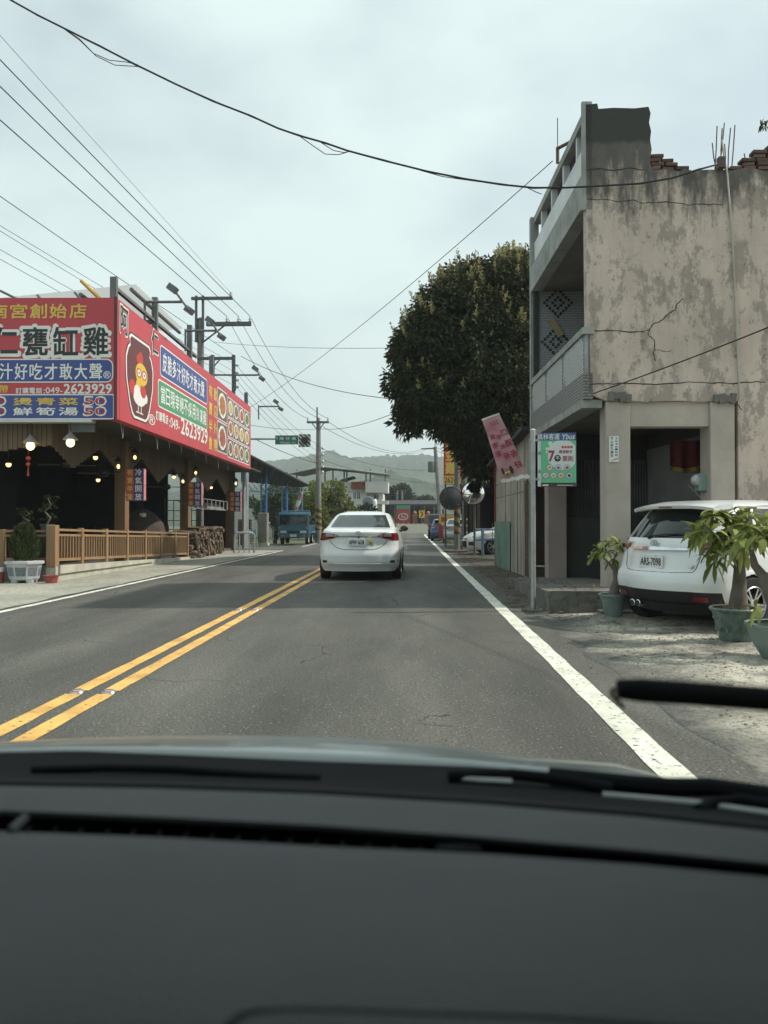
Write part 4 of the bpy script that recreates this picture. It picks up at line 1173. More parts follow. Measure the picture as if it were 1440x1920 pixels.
    MB().tube((PX - 0.08, ya, 2.15), (PX - 0.08, yb, 2.15), 0.02, n=5).build('awning_rail', M_PLATE, rest)
    # steel frame above the sign and the white sheet roof behind it
    for px, py, hgt in ((213, 520, 0.0), (290, 558, 0), (355, 610, 0), (396, 668, 0), (461, 736, 0)):
        y, z = RF.side(px, py, -0.3)
        MB().box(-0.36, -0.22, y - 0.06, y + 0.06, ZB + 0.2, z).build('steel_post', M_STEEL, rest)
    y1, z1 = RF.side(290, 562, -0.3)
    MB().box(-1.4, -0.23, y1 - 0.05, y1 + 0.05, ZT + 0.36, ZT + 0.46).build('steel_beam', M_STEEL, rest)
    y2, _ = RF.side(355, 612, -0.3)
    MB().box(-0.36, -0.27, 0.8, y2 + 0.9, ZT + 0.40, ZT + 0.47).build('steel_beam', M_STEEL, rest)
    rf = MB()
    def roofn(u, v): return (lerp(-4.6, -0.30, v), lerp(2.1, 6.4, u), lerp(ZT + 0.50, ZT + 0.92, v) + 0.022 * (1 if int(u * 40) % 2 else -1))
    rf.grid(roofn, 40, 1); rf.build('sheet_roof', M_ROOFT, rest)
    for v in (0.35, 0.7, 0.98):
        a, b_ = roofn(0, v), roofn(1, v)
        MB().tube((a[0], a[1], a[2] - 0.1), (b_[0], b_[1], b_[2] - 0.1), 0.05, n=6).build('roof_purlin', M_STEEL, rest)
    yv, zv = RF.wall(152, 526, 0.6); yw, zw = RF.wall(196, 560, 0.6)
    MB().tube((yv, 0.6, zv), (yw, 0.6, zw - 0.1), 0.04, n=8).build('yellow_pipe', pm('pipe_yellow', (0.60,0.36,0.06), 0.6), rest)
    for pa, pb in (((0,545),(62,575)), ((70,553),(88,575)), ((140,548),(160,572))):
        a, b_ = RF.wall(*pa, 0.7), RF.wall(*pb, 0.7)
        MB().tube((a[0], 0.7, a[1]), (b_[0], 0.7, b_[1]), 0.03, n=6).build('roof_strut', M_STEEL, rest)
    MB().box(-7, -2.0, 0.5, 0.56, ZT - 0.3, ZT + 0.10).build('sheet_upstand', M_ROOFW, rest)
    # conduit loops under the sign
    for y in (0.7, 1.9, 3.3, 4.4, 5.6, 7.2, 8.6, 10.4, 12.0):
        l_ = random.uniform(0.15, 0.4)
        MB().path([(-0.15, y, ZB - 0.005), (-0.12, y + 0.02, ZB - l_ * 0.6), (-0.16, y + 0.18, ZB - l_), (-0.2, y + 0.34, ZB - l_ * 0.5), (-0.2, y + 0.38, ZB - 0.002)], 0.006, 5).build('cable_loop', M_PVC, rest)
    # gas pipes at the far corner
    for k in range(3):
        MB().tube((PX + 0.6, posts[2] + 0.2 + k * 0.22, 0.05), (PX + 0.6, posts[2] + 0.2 + k * 0.22, ZB + 0.1), 0.05 - 0.01 * k, n=8).build('downpipe', M_PVC if k != 1 else M_GALV, rest)
    return posts
POSTS = restaurant()

# ---- lamps
def lamp(px, py, x, kind, label, cat='lamp', group='lit lamps of the restaurant'):
    if kind == 'shade':
        y = 0.12; x, z = RF.wall(px, py, y)
    else:
        y, z = RF.side(px, py, x)
    t = thing('hanging_lamp' if kind != 'lantern' else 'wall_lantern', label, cat, (RF.o + RF.R.inverted() @ Vector((x, y, 0))).to_tuple()[:2] + (z,), RROT, group)
    if kind == 'bulb':
        MB().sphere((0, 0, 0), 0.062, 12, 8).build('bulb', M_BULB, t, smooth=True)
        MB().tube((0, 0, 0.06), (0, 0, max(0.2, ZB - z)), 0.012, n=6).build('cord', M_SIGNK, t)
        MB().lathe([(0.10, 0.03), (0.06, 0.11), (0.03, 0.14)], 12).build('socket', M_SIGNK, t, smooth=True)
    elif kind == 'shade':
        MB().sphere((0, 0, 0), 0.085, 14, 10, (1,1,1.1)).build('bulb', M_BULB2, t, smooth=True)
        MB().lathe([(0.155, 0.06), (0.15, 0.085), (0.04, 0.20), (0.02, 0.24)], 18, cap0=False).build('shade', pm('lamp_shade_white', (0.22,0.21,0.19), 0.7), t, smooth=True)
        MB().tube((0, 0, 0.22), (0, 0, max(0.3, ZB - z)), 0.012, n=6).build('cord', M_SIGNK, t)
    else:
        MB().sphere((0, 0, -0.01), 0.042, 10, 6, (1,1,1.3)).build('bulb', M_BULB, t, smooth=True)
        for k in range(4): MB().box(*[(q * 0.07 - 0.008 if e == 0 else q * 0.07 + 0.008) for q in ((-1, 1, -1, 1)[k],) for e in (0, 1)], *[(q * 0.07 - 0.008 if e == 0 else q * 0.07 + 0.008) for q in ((-1, -1, 1, 1)[k],) for e in (0, 1)], -0.12, 0.10).build('cage_bar', M_SIGNK, t)
        MB().lathe([(0.12, 0.10), (0.10, 0.14), (0.03, 0.22)], 8).build('cap', M_SIGNK, t)
        MB().lathe([(0.05, -0.17), (0.09, -0.125)], 8).build('foot', M_SIGNK, t)
        MB().path([(0, 0.0, 0.2), (-0.05, 0, 0.26), (-0.16, 0, 0.24)], 0.015, 5).build('bracket', M_SIGNK, t)
    return t
lamp(132, 830, -1.9, 'shade', 'bright lamp under a white conical shade near the sign corner')
lamp(57, 836, -2.8, 'shade', 'bright lamp with red knot ornament hanging below it')
lamp(16, 871, -3.4, 'bulb', 'dim bulb farthest left in the dark dining room')
lamp(179, 858, -2.2, 'bulb', 'bulb hanging inside the first triangular opening')
lamp(295, 887, -2.0, 'bulb', 'bulb just right of the first lightbox sign')
lamp(326, 894, -2.0, 'bulb', 'bulb between the first two lightbox signs, under a peak')
lamp(396, 914, -1.9, 'bulb', 'bulb just right of the second lightbox sign')
lamp(184, 900, -3.2, 'bulb', 'low bulb deep in the dining room below the ceiling fan')
lamp(222, 874, PX + 0.45, 'lantern', 'wall lantern left of the first wooden post')
lamp(253, 857, PX + 0.45, 'lantern', 'wall lantern above the first lightbox sign')
lamp(343, 902, PX + 0.45, 'lantern', 'wall lantern left of the second lightbox sign')
lamp(367, 886, PX + 0.45, 'lantern', 'wall lantern above the second lightbox sign')
lamp(442, 906, PX + 0.45, 'lantern', 'wall lantern above the third lightbox sign')
_x, z_ = RF.wall(53, 866, 0.1)
ko = thing('knot_ornament', 'red hanging knot ornament with tassel under a lamp', 'ornament', (RF.o + RF.R.inverted() @ Vector((_x, 0.1, 0))).to_tuple()[:2] + (z_ - 0.12,), RROT)
ko.scale = (0.6, 0.6, 0.6)
M_KNOT = pm('knot_red', (0.45, 0.05, 0.03), 0.7, 0, 0.2, 20)
MB().sphere((0,0,0.32), 0.09, 10, 6, (1,1,.8)).build('lantern_ball', M_KNOT, ko, smooth=True)
MB().obox((0,0,0.12), (0.12,0.04,0.12), Matrix.Rotation(R(45),3,'Y')).build('knot', M_KNOT, ko)
MB().lathe([(0.015,0.03),(0.04,-0.30)], 8).build('tassel', M_KNOT, ko)
MB().tube((0,0,0.1),(0,0,0.6),0.006).build('string', M_KNOT, ko)

# ---- ceiling fans
def fan(px, py, x, label):
    y, z = RF.side(px, py, x)
    t = thing('ceiling_fan', label, 'fan', (RF.o + RF.R.inverted() @ Vector((x, y, 0))).to_tuple()[:2] + (z,), RROT, 'ceiling fans in the restaurant')
    MB().lathe([(0.05,-0.1),(0.13,-0.06),(0.13,0.06),(0.05,0.1)], 14).build('motor', M_SIGNK, t, smooth=True)
    MB().tube((0,0,0.08),(0,0,max(0.15, ZB-z)),0.02).build('rod', M_SIGNK, t)
    for k in range(4):
        M = Matrix.Rotation(R(90*k+20),3,'Z') @ Matrix.Rotation(R(10),3,'X')
        MB().obox(M @ Vector((0.42,0,0)), (0.55,0.13,0.012), M).build('blade', pm('fan_wood', (0.16,0.11,0.06), 0.6), t)
fan(125, 872, -2.6, 'ceiling fan in the dark dining room nearest the camera')
fan(195, 888, -2.4, 'ceiling fan behind the first triangular opening')
fan(313, 913, -2.2, 'dark ceiling fan over the clay oven')

# ---- lightbox signs on the posts
def lightbox(px, py0, py1, label):
    x = PX + 0.75
    y, z1 = RF.side(px, py0, x); _, z0 = RF.side(px, py1, x)
    t = thing('lightbox_sign', label, 'sign', (RF.o + RF.R.inverted() @ Vector((x, y, 0))).to_tuple()[:2] + (z0,), RROT, 'lightbox signs on the restaurant posts')
    h = z1 - z0; w = 0.44
    MB().box(-w/2, w/2, 0.0, 0.20, 0, h).build('case', pm('lightbox_purple', (0.07,0.05,0.16), 0.4), t)
    MB().box(-w/2 + 0.005, -0.03, -0.006, -0.001, 0.02, h - 0.02).build('red_panel', pm('lb_red', (0.50,0.06,0.04), 0.4), t)
    MB().box(-0.03, w/2 - 0.005, -0.0055, -0.001, 0.02, h - 0.02).build('blue_panel', pm('lb_blue', (0.045,0.05,0.20), 0.4), t)
    MB().box(w/2 + 0.001, w/2 + 0.006, 0.01, 0.19, 0.02, h - 0.02).build('side_panel', pm('lb_pink', (0.62,0.22,0.24), 0.4, 0, 0.3, 12), t)
    for k, (a, b_) in enumerate(zip('有賣半隻', '冷氣開放')):
        zc = h * (0.875 - k * 0.25)
        text('letter', a, 1, M_SIGNY, t, (-w*0.28, -0.006, zc), (1,0,0), (0,0,1), 0.02, width=0.15, height=h*0.19)
        text('letter', b_, 1, M_SIGNW, t, (w*0.21, -0.0055, zc), (1,0,0), (0,0,1), 0.02, width=0.16, height=h*0.20)
    for z in (0.1, h - 0.1):
        MB().tube((-w/2, 0.1, z), (-w/2 - 0.25, 0.1, z), 0.015, n=6).build('bracket', M_STEEL, t)
lightbox(253, 878, 939, 'tall red and blue lightbox sign on the nearest restaurant post')
lightbox(365, 904, 949, 'red and blue lightbox sign on the middle restaurant post')
lightbox(441, 922, 959, 'red and blue lightbox sign on the farthest post, by the firewood')

# ---- floodlights on arms over the sign
def flood(px, py, label, head=True):
    y, z = RF.side(px, py, 0.6)
    t = thing('floodlight', label, 'floodlight', (RF.o + RF.R.inverted() @ Vector((0, y, 0))).to_tuple()[:2] + (z,), RROT, 'floodlights over the signboard')
    MB().tube((-0.3, 0, 0), (0.62, 0, 0.0), 0.035, n=8).build('arm', M_STEEL, t)
    MB().tube((0.60, -0.8, 0.12), (0.60, 0.8, -0.02), 0.028, n=8).build('cross_bar', M_GALV, t)
    for yy in (-0.78, 0.78):
        hd = MB().obox((0.60, yy, 0.0 if yy > 0 else 0.1), (0.22, 0.20, 0.14), Matrix.Rotation(R(35), 3, 'Y')).build('lamp_head', M_STEEL, t)
        MB().obox((0.545, yy, -0.055 if yy > 0 else 0.045), (0.2, 0.17, 0.012), Matrix.Rotation(R(35), 3, 'Y')).build('lens', M_GLASS_F, hd)
    MB().tube((-0.3, 0, -0.6), (-0.3, 0, 0.05), 0.03, n=6).build('stay', M_STEEL, t)
M_GLASS_F = pm('flood_glass', (0.25, 0.27, 0.27), 0.15, 0, 0)
flood(340, 566, 'floodlight arm over the signboard nearest the sheet roof')
flood(405, 620, 'floodlight arm in front of the near utility pole crossarm')
flood(485, 703, 'floodlight arm past the middle of the road-side signboard')
flood(522, 762, 'floodlight arm at the far end of the road-side signboard')

# ---- wooden fence on its concrete plinth
fence = thing('wooden_fence', 'low brown wooden railing on a concrete plinth round the restaurant', 'fence', (at(105, 1093, 16.25).x, 16.25, 0), R(0.9))
def make_fence():
    L = 10.5; n = 7
    def zb(y): return lerp(0.33, 0.06, y / L)
    def zt(y): return lerp(1.10, 0.88, y / L)
    def post(x, y, w, h0, h1): return MB().bbox(x - w, x + w, y - w, y + w, h0, h1, 0.01)
    post(-0.10, 0.06, 0.10, 0.30, 1.17).build('corner_post', M_FENCE, fence)
    bal = None
    for k in range(n):
        ya, yb = k * L / n, (k + 1) * L / n
        post(-0.09, yb, 0.055, zb(yb) - 0.05, zt(yb) + 0.03).build('post', M_FENCE, fence)
        for nm, o0, o1, wd in (('top_rail', -0.05, 0.0, 0.04), ('upper_rail', -0.16, -0.11, 0.025), ('bottom_rail', None, None, 0.025)):
            if o0 is not None: a0, a1, b0, b1 = zt(ya)+o0, zt(ya)+o1, zt(yb)+o0, zt(yb)+o1
            else: a0, a1, b0, b1 = zb(ya)+0.09, zb(ya)+0.15, zb(yb)+0.09, zb(yb)+0.15
            MB().prism([(ya+.06,a0),(yb-.055,b0),(yb-.055,b1),(ya+.06,a1)], 'x', -0.09-wd, -0.09+wd).build(nm, M_FENCE, fence)
        for j in range(9):
            y = lerp(ya, yb, (j + 1) / 10)
            MB().box(-0.108, -0.072, y-0.018, y+0.018, zb(y)+0.12, zt(y)-0.12).build('baluster', M_FENCE, fence)
    # front return to the left
    for k in range(4):
        xa, xb = -0.2 - k * 0.95, -0.2 - (k + 1) * 0.95
        post(xb, 0.08, 0.05, 0.30, 1.08).build('post', M_FENCE, fence)
        for z0, z1 in ((1.02, 1.07), (0.93, 0.97), (0.43, 0.49)):
            MB().box(xb + 0.05, xa - 0.05, 0.055, 0.105, z0, z1).build('rail', M_FENCE, fence)
        for j in range(2):
            x = lerp(xa, xb, (j + 1) / 3)
            MB().box(x - 0.03, x + 0.03, 0.06, 0.10, 0.49, 0.93).build('baluster', M_FENCE, fence)
    MB().prism([(-0.02,-0.02),(L+0.2,-0.02),(L+0.2,zb(L)),(-0.02,zb(0))], 'x', -0.2, 0.0).build('plinth', M_CONC, fence)
    MB().prism([(0.1,0.16),(6.4,0.10),(6.4,zb(6.4)+0.012),(0.1,zb(0)+0.008)], 'x', 0.002, 0.05).build('plinth_band', M_CONC, fence)
    MB().box(-4.2, -0.202, -0.02, 0.2, -0.02, 0.325).build('plinth_return', pm('shaded_side_concrete', (0.16,0.155,0.14), 0.9, 0, 0.25, 3), fence)  # darker colour paints in the shade on the camera-facing side of the plinth
make_fence()

# ---- firewood stack between fence and far post
wood = thing('firewood_stack', 'rough stack of split firewood at the end of the wooden fence', 'firewood', (at(372, 1048, 27.0).x - 0.45, 27.0, 0), R(1.2))
M_LOG = pm('split_log', (0.14, 0.105, 0.075), 0.9, 0, 0.5, 7, 0.5, 30, rnd=0.45)
def firewood():
    random.seed(21)
    meshes = []
    for k in range(4):
        n = 5 + k % 3
        r = [random.uniform(0.7, 1.1) for _ in range(n)]
        P = [(0.075 * r[i] * math.cos(2*math.pi*i/n), 0.075 * r[i] * math.sin(2*math.pi*i/n)) for i in range(n)]
        o = MB().prism(P, 'x', -0.5, 0.5).build('log', M_LOG, wood); o.location = (0, 0.2 + k * 0.2, 0.08); meshes.append(o)
    for j in range(9):
        for i in range(22):
            y = i * 0.205 + random.uniform(-.05, .05)
            top = 1.0 - 0.12 * math.sin(i * 0.9) - 0.1 * (i % 5 == 0)
            z = 0.08 + j * 0.115
            if z > top: continue
            o = part('log', random.choice(meshes), None, wood, (random.uniform(-.12, .10), y, z), (random.uniform(0, 6), random.uniform(-.16, .16), random.uniform(-.35, .35)), (random.uniform(.55, .8), 1.0, 1.0))
    for k in range(10):
        part('log', random.choice(meshes), None, wood, (0.38, random.uniform(0, 4.4), 0.35 + random.uniform(0, .2)), (random.uniform(0, 6), R(65) + random.uniform(-.2, .2), random.uniform(1, 2)), (.8, .8, .8))
firewood()

# ---- hoop barrier at the corner
hb = thing('hoop_barrier', 'bent grey steel hoop barrier beside the firewood at the corner', 'barrier', (at(458, 1040, 32.0).x, 32.0, 0), R(20))
MB().path([(-0.4,0,0.0),(-0.4,0,0.7),(-0.33,0,0.82),(0.3,0,0.82),(0.4,0,0.72),(0.4,0,0.0)], 0.045, 8).build('hoop', M_GALV, hb, smooth=True)
for xx in (-0.2, 0.0, 0.2): MB().tube((xx,0,0.0),(xx,0,0.8),0.03,n=6).build('bar', M_GALV, hb)

# white canisters standing on the counter between the first two posts
for px, h, lab in ((267, 0.55, 'white canister on the counter right of the first lightbox'), (275, 0.62, 'taller white canister beside the first on the counter')):
    y, z = RF.side(px, 985, -2.6)
    t = thing('canister', lab, 'canister', (RF.o + RF.R.inverted() @ Vector((-2.6, y, 0))).to_tuple()[:2] + (0.09,), RROT, 'canisters on the counter')
    MB().box(-0.2, 0.2, -0.12, 0.12, 0, 0.85).build('plinth', M_DKINT, t)
    MB().lathe([(0.12, 0.852), (0.13, 0.88), (0.13, 0.85 + h), (0.10, 0.90 + h)], 14).build('body', M_SIGNW, t, smooth=True)
    MB().lathe([(0.105, 0.902 + h), (0.03, 0.96 + h)], 14).build('lid', M_STEEL, t, smooth=True)
# ------------------------------------------------------------------ vehicles
M_GLASS = pm('tinted_glass', (0.012, 0.016, 0.017), 0.04, 0, 0, spec=0.6)
M_GLASS_L = pm('pale_glass', (0.05, 0.062, 0.062), 0.05, 0, 0, spec=0.6)
M_TYRE = pm('tyre_rubber', (0.018, 0.018, 0.018), 0.85, 0, 0.2, 20)
M_BLACKP = pm('black_plastic', (0.014, 0.015, 0.016), 0.5, 0, 0.15, 30, 0.15, 200)
M_ALLOY = pm('alloy', (0.55, 0.56, 0.56), 0.28, 0.9, 0.1, 10)
M_CHROME = pm('chrome', (0.75, 0.77, 0.77), 0.12, 1.0, 0.0)
M_REDL = pm('red_lens', (0.17, 0.010, 0.014), 0.12, 0, 0.25, 14, coat=0.6)
M_CLEARL = pm('clear_lens', (0.62, 0.62, 0.62), 0.12, 0.3, 0.15, 20, coat=0.6)
M_ORANGE = pm('amber_lens', (0.6, 0.16, 0.02), 0.2, 0, 0.1, 10)
M_PLATE = pm('plate_white', (0.74, 0.76, 0.74), 0.45, 0, 0.05, 10)
M_INK = pm('ink_black', (0.015, 0.015, 0.018), 0.6, 0, 0)
M_SEAM = pm('panel_gap', (0.02, 0.022, 0.022), 0.8, 0, 0)
M_UNDER = pm('underbody', (0.012, 0.012, 0.012), 0.9, 0, 0.2)
M_DISC = pm('wheel_dark', (0.03, 0.03, 0.03), 0.6, 0.2, 0.1)

def slin(tab, z, d=0.018):
    zs = [p[0] for p in tab]; vs_ = [p[1] for p in tab]
    return sum(float(np.interp(z + k * d, zs, vs_)) for k in (-1, -0.5, 0, 0.5, 1)) / 5

class CarShape:
    """stack of rounded plan outlines; y = 0 at the tail, +y towards the nose, x across"""
    def __init__(s, yr, yf, w, rcr=0.28, bow=0.10, rcf=0.32, bowf=0.16, kr=0.03, kf=0.05, d=0.018, bowz=None):
        s.yr, s.yf, s.w = yr, yf, w
        s.rcr, s.bow, s.rcf, s.bowf, s.kr, s.kf, s.d = rcr, bow, rcf, bowf, kr, kf, d
        s.bowz = bowz
    def dims(s, z):
        return slin(s.yr, z, s.d), slin(s.yf, z, s.d), slin(s.w, z, s.d)
    def P(s, t, z):
        sg = -1 if t < 0 else 1; t = abs(t)
        yr, yf, w = s.dims(z)
        k = w / max(p[1] for p in s.w)
        rc, rf = s.rcr * k, s.rcf * k
        bow = (s.bow if s.bowz is None else slin(s.bowz, z)) * k
        bowf = s.bowf * k
        wr, wf = w * (1 - s.kr), w * (1 - s.kf)
        L0, L1 = yr + bow + rc, yf - bowf - rf
        if L1 < L0 + 0.05:
            m = (L0 + L1) / 2; L0, L1 = m - 0.025, m + 0.025
        if t <= 1:
            x, y = t * (wr - rc), yr + bow * t * t
        elif t <= 2:
            a = (t - 1) * math.pi / 2
            x, y = wr - rc + rc * math.sin(a), yr + bow + (L0 - yr - bow) * (1 - math.cos(a))
        elif t <= 3:
            q = t - 2
            y = lerp(L0, L1, q)
            x = w * (1 - s.kr * (1 - q) ** 4 - s.kf * q ** 4)
        elif t <= 4:
            a = (t - 3) * math.pi / 2
            x, y = wf - rf + rf * math.cos(a), L1 + (yf - bowf - L1) * math.sin(a)
        else:
            q = 5 - t
            x, y = q * (wf - rf), yf - bowf * q * q
        return Vector((sg * x, y, z))
    def tx(s, x, z):
        yr, yf, w = s.dims(z)
        rc = s.rcr * w / max(p[1] for p in s.w); wr = w * (1 - s.kr)
        ax = abs(x)
        t = ax / (wr - rc) if ax < wr - rc else 1 + math.asin(min(1, (ax - wr + rc) / rc)) / (math.pi / 2)
        return math.copysign(t, x)
    def ty(s, y, z, side):
        """t on the side panel for a given y"""
        lo, hi = 2.0, 3.0
        for _ in range(22):
            m = (lo + hi) / 2
            if s.P(m, z).y < y: lo = m
            else: hi = m
        return side * (lo + hi) / 2
    def N(s, t, z):
        e = 0.004
        a = s.P(t + e, z) - s.P(t - e, z); b = s.P(t, z + e) - s.P(t, z - e)
        n = a.cross(b)
        return n.normalized() if n.length > 1e-9 else Vector((0, -1, 0))
    def off(s, t, z, d):
        n = s.N(t, z); p = s.P(t, z)
        yr, yf, w = s.dims(z)
        c = Vector((0, (yr + yf) / 2, z))
        if n.dot(p - c) < 0: n = -n
        return p + n * d
    def strip(s, cols, nz, d, skirt=0.02):
        """patch lying on the skin: cols of (t, z low, z high)"""
        mb = MB(); V = []; F = []
        m = len(cols)
        for t, a, b in cols:
            for j in range(nz + 1):
                V.append(s.off(t, lerp(a, b, j / nz), d))
        for i in range(m - 1):
            for j in range(nz):
                F.append((i*(nz+1)+j, (i+1)*(nz+1)+j, (i+1)*(nz+1)+j+1, i*(nz+1)+j+1))
        o = len(V)
        loop = [i*(nz+1) for i in range(m)] + [(m-1)*(nz+1)+j for j in range(1, nz+1)] + [i*(nz+1)+nz for i in range(m-2, -1, -1)] + [j for j in range(nz-1, 0, -1)]
        per = []
        for i, (t, a, b) in enumerate(cols):
            for j in range(nz + 1):
                per.append((t, lerp(a, b, j / nz)))
        for q in loop:
            V.append(s.off(per[q][0], per[q][1], -skirt))
        for i in range(len(loop)):
            j = (i + 1) % len(loop)
            F.append((loop[i], loop[j], o + j, o + i))
        return mb.add(V, F)
    def seam(s, pts, r=0.005, d=0.001):
        q = []
        for (t0, z0), (t1, z1) in zip(pts, pts[1:]):
            q += [(lerp(t0, t1, k / 5), lerp(z0, z1, k / 5)) for k in range(5)]
        return MB().path([s.off(t, z, d) for t, z in q + [pts[-1]]], r, 4)
    def arch(s, y, r, sd, zc=0.31, wid=0.05):
        """lip round a wheel opening, following the side panel"""
        def fn(u, v):
            a = lerp(-0.12, math.pi + 0.12, u)
            rr = (r - 0.012, r - 0.006, r + wid * 0.7, r + wid)[int(round(v * 3))]
            d = (-0.08, 0.010, 0.006, -0.006)[int(round(v * 3))]
            yy, zz = y + rr * math.cos(a), zc + rr * math.sin(a)
            return s.off(s.ty(yy, zz, sd), zz, d)
        return MB().grid(fn, 26, 3)
    def shell(s, zs, ts, glass, parent, paint, glassmat, lower=None, lowmat=None, hole=None):
        """split the skin into body, glass and lower trim by where each face lies"""
        full = [-t for t in ts[::-1] if t > 0 and t < 5] + list(ts)
        n = len(full)
        P = [[s.P(t, z) for t in full] for z in zs]
        body, gl, low = MB(), {}, MB()
        flat = [p for row in P for p in row]
        bf, lf = [], []
        gf = {}
        for i in range(len(zs) - 1):
            for k in range(n):
                k2 = (k + 1) % n
                t0, t1 = full[k], full[k2]
                tm = (t0 + t1) / 2 if abs(t0 - t1) < 3 else 5.0
                zm = (zs[i] + zs[i+1]) / 2
                q = (i*n+k, i*n+k2, (i+1)*n+k2, (i+1)*n+k)
                c = (flat[q[0]] + flat[q[1]] + flat[q[2]] + flat[q[3]]) / 4
                if hole and hole(c): continue
                g = glass(tm, zm, c)
                if g: gf.setdefault(g, []).append(q)
                elif lower and lower(tm, zm, c): lf.append(q)
                else: bf.append(q)
        m = len(zs) - 1
        cen = len(flat)
        yr, yf, w = s.dims(zs[-1])
        bf += [(m*n+k, m*n+(k+1) % n, cen) for k in range(n)]
        flat2 = flat + [Vector((0, (yr + yf) / 2, zs[-1] + 0.008))]
        def mk(name, fs, mat, par):
            used = sorted({i for q in fs for i in q}); mp = {o: i for i, o in enumerate(used)}
            return MB().add([flat2[i] for i in used], [tuple(mp[i] for i in q) for q in fs]).build(name, mat, par, smooth=True)
        ob = mk('body', bf, paint, parent)
        for g, fs in gf.items():
            mk(g if isinstance(g, str) else g[0], fs, glassmat, parent)
        if lf: mk('lower_bumper', lf, lowmat, parent)
        return ob

def wheel(parent, x, y, r=0.30, w=0.19, side=1, spokes=10, rimmat=None):
    """tyre and rim; side = +1 puts the rim face towards +x"""
    key = ('wheel', r, w, spokes, rimmat)
    if key not in MC:
        t = MB().lathe([(r*0.66, -w/2), (r*0.93, -w/2), (r, -w/2+0.03), (r, w/2-0.03), (r*0.93, w/2), (r*0.66, w/2)], 28, axis='x', cap0=True, cap1=False)
        rim = MB().lathe([(r*0.66, w/2-0.005), (r*0.62, w/2+0.004), (r*0.58, w/2-0.03)], 28, axis='x', cap0=False, cap1=False)
        rim.lathe([(r*0.17, w/2-0.05), (r*0.17, w/2-0.012), (r*0.11, w/2-0.006)], 14, axis='x')
        for k in range(spokes):
            a = 2 * math.pi * k / spokes + (0.13 if k % 2 else -0.13) * (1 if spokes > 6 else 0)
            c, sn = math.cos(a), math.sin(a)
            M = Matrix(((1, 0, 0), (0, c, -sn), (0, sn, c)))
            rim.obox(M @ Vector((w/2-0.03, r*0.38, 0)), (0.03, r*0.48, r*0.075), M)
        disc = MB().lathe([(r*0.64, w/2-0.07), (r*0.2, w/2-0.07)], 20, axis='x', cap1=True)
        obs = [mb.build('tmp', mm, None, smooth=True) for mb, mm in ((t, M_TYRE), (rim, rimmat or M_ALLOY), (disc, M_DISC))]
        MC[key] = [o.data for o in obs]
        for o in obs: bpy.data.objects.remove(o)
    a, b, c = MC[key]
    wo = part('wheel', a, None, parent, (x, y, r), (0, 0, 0 if side > 0 else math.pi))
    part('rim', b, None, wo); part('brake_disc', c, None, wo)
    return wo

def emblem(parent, o, s=0.06):
    """oval badge of three crossing chrome ovals, facing -y"""
    mb = MB()
    def oval(cx, cz, a, b):
        mb.path([(o[0] + cx + a * math.cos(k * math.pi / 12), o[1], o[2] + cz + b * math.sin(k * math.pi / 12)) for k in range(25)], s * 0.1, 5, False)
    oval(0, 0, s, s * 0.66); oval(0, s * 0.22, s * 0.62, s * 0.3); oval(0, -s * 0.02, s * 0.24, s * 0.55)
    return mb.build('badge', M_CHROME, parent, smooth=True)
def plate(parent, o, s, w=0.36, h=0.155, n=None, lean=0.0):
    """number plate facing -y at o"""
    k = MB().bbox(o[0]-w/2, o[0]+w/2, o[1], o[1]+0.012, o[2]-h/2, o[2]+h/2, 0.004).build('number_plate', M_PLATE, parent)
    text('lettering', s, 0.1, M_INK, k, (o[0], o[1], o[2]-0.006), (1,0,0), (0,0,1), 0.03, width=w*0.86, height=h*0.56)
    for q in (-1, 1):
        MB().lathe([(0.009, -0.004), (0.009, 0.0)], 8, (o[0]+q*w*0.22, o[1]-0.0005, o[2]+h*0.4), 'y').build('screw', M_CHROME, k)
    return k
def mirrors(parent, cs, y, z, matl, matr, sz=(0.20, 0.10, 0.14), reach=0.04):
    for sd, mm in ((-1, matl), (1, matr)):
        x = abs(cs.P(cs.ty(y, z, 1), z).x)
        mb = MB()
        mb.sphere((sd * (x + reach + sz[0]/2), y, z + 0.06), 0.5, 12, 8, (sz[0], sz[1], sz[2]))
        mb.obox((sd * (x + 0.03), y, z), (0.12, 0.05, 0.05))
        mb.build('door_mirror', mm, parent, smooth=True)
def zrange(keys, step=0.035):
    out = [keys[0]]
    for a, b in zip(keys, keys[1:]):
        n = max(1, round((b - a) / step))
        out += [lerp(a, b, (i + 1) / n) for i in range(n)]
    return out
TS = [0,.15,.3,.45,.6,.75,.88,1,1.15,1.3,1.45,1.6,1.75,1.88,2] + [2 + i/70 for i in range(1, 71)] + [3.15,3.3,3.5,3.7,3.85,4,4.2,4.4,4.6,4.8,5]

def sedan_shape(L=4.62, W=1.776, H=1.475):
    h = W / 2
    return CarShape(
        yr=[(0.20,0.16),(0.30,0.10),(0.36,0.03),(0.55,0.0),(0.74,0.06),(0.92,0.055),(0.95,0.03),(1.02,0.02),(1.08,0.10),(1.105,0.50),(1.20,0.72),(1.38,1.16),(1.42,1.30),(1.455,1.55),(1.475,1.95)],
        yf=[(0.20,L-0.1),(0.30,L-0.02),(0.55,L),(0.70,L-0.1),(0.86,L-0.4),(1.0,L-1.15),(1.08,L-1.32),(1.20,L-1.55),(1.38,L-1.95),(1.455,L-2.2),(1.475,L-2.5)],
        w=[(0.20,h*0.90),(0.28,h*0.965),(0.45,h*0.985),(0.62,h),(0.80,h*0.99),(0.96,h*0.955),(1.06,h*0.91),(1.12,h*0.875),(1.25,h*0.80),(1.38,h*0.715),(1.44,h*0.62),(1.475,h*0.40)],
        rcr=0.30, bow=0.13, rcf=0.36, bowf=0.22, kr=0.05, kf=0.07)
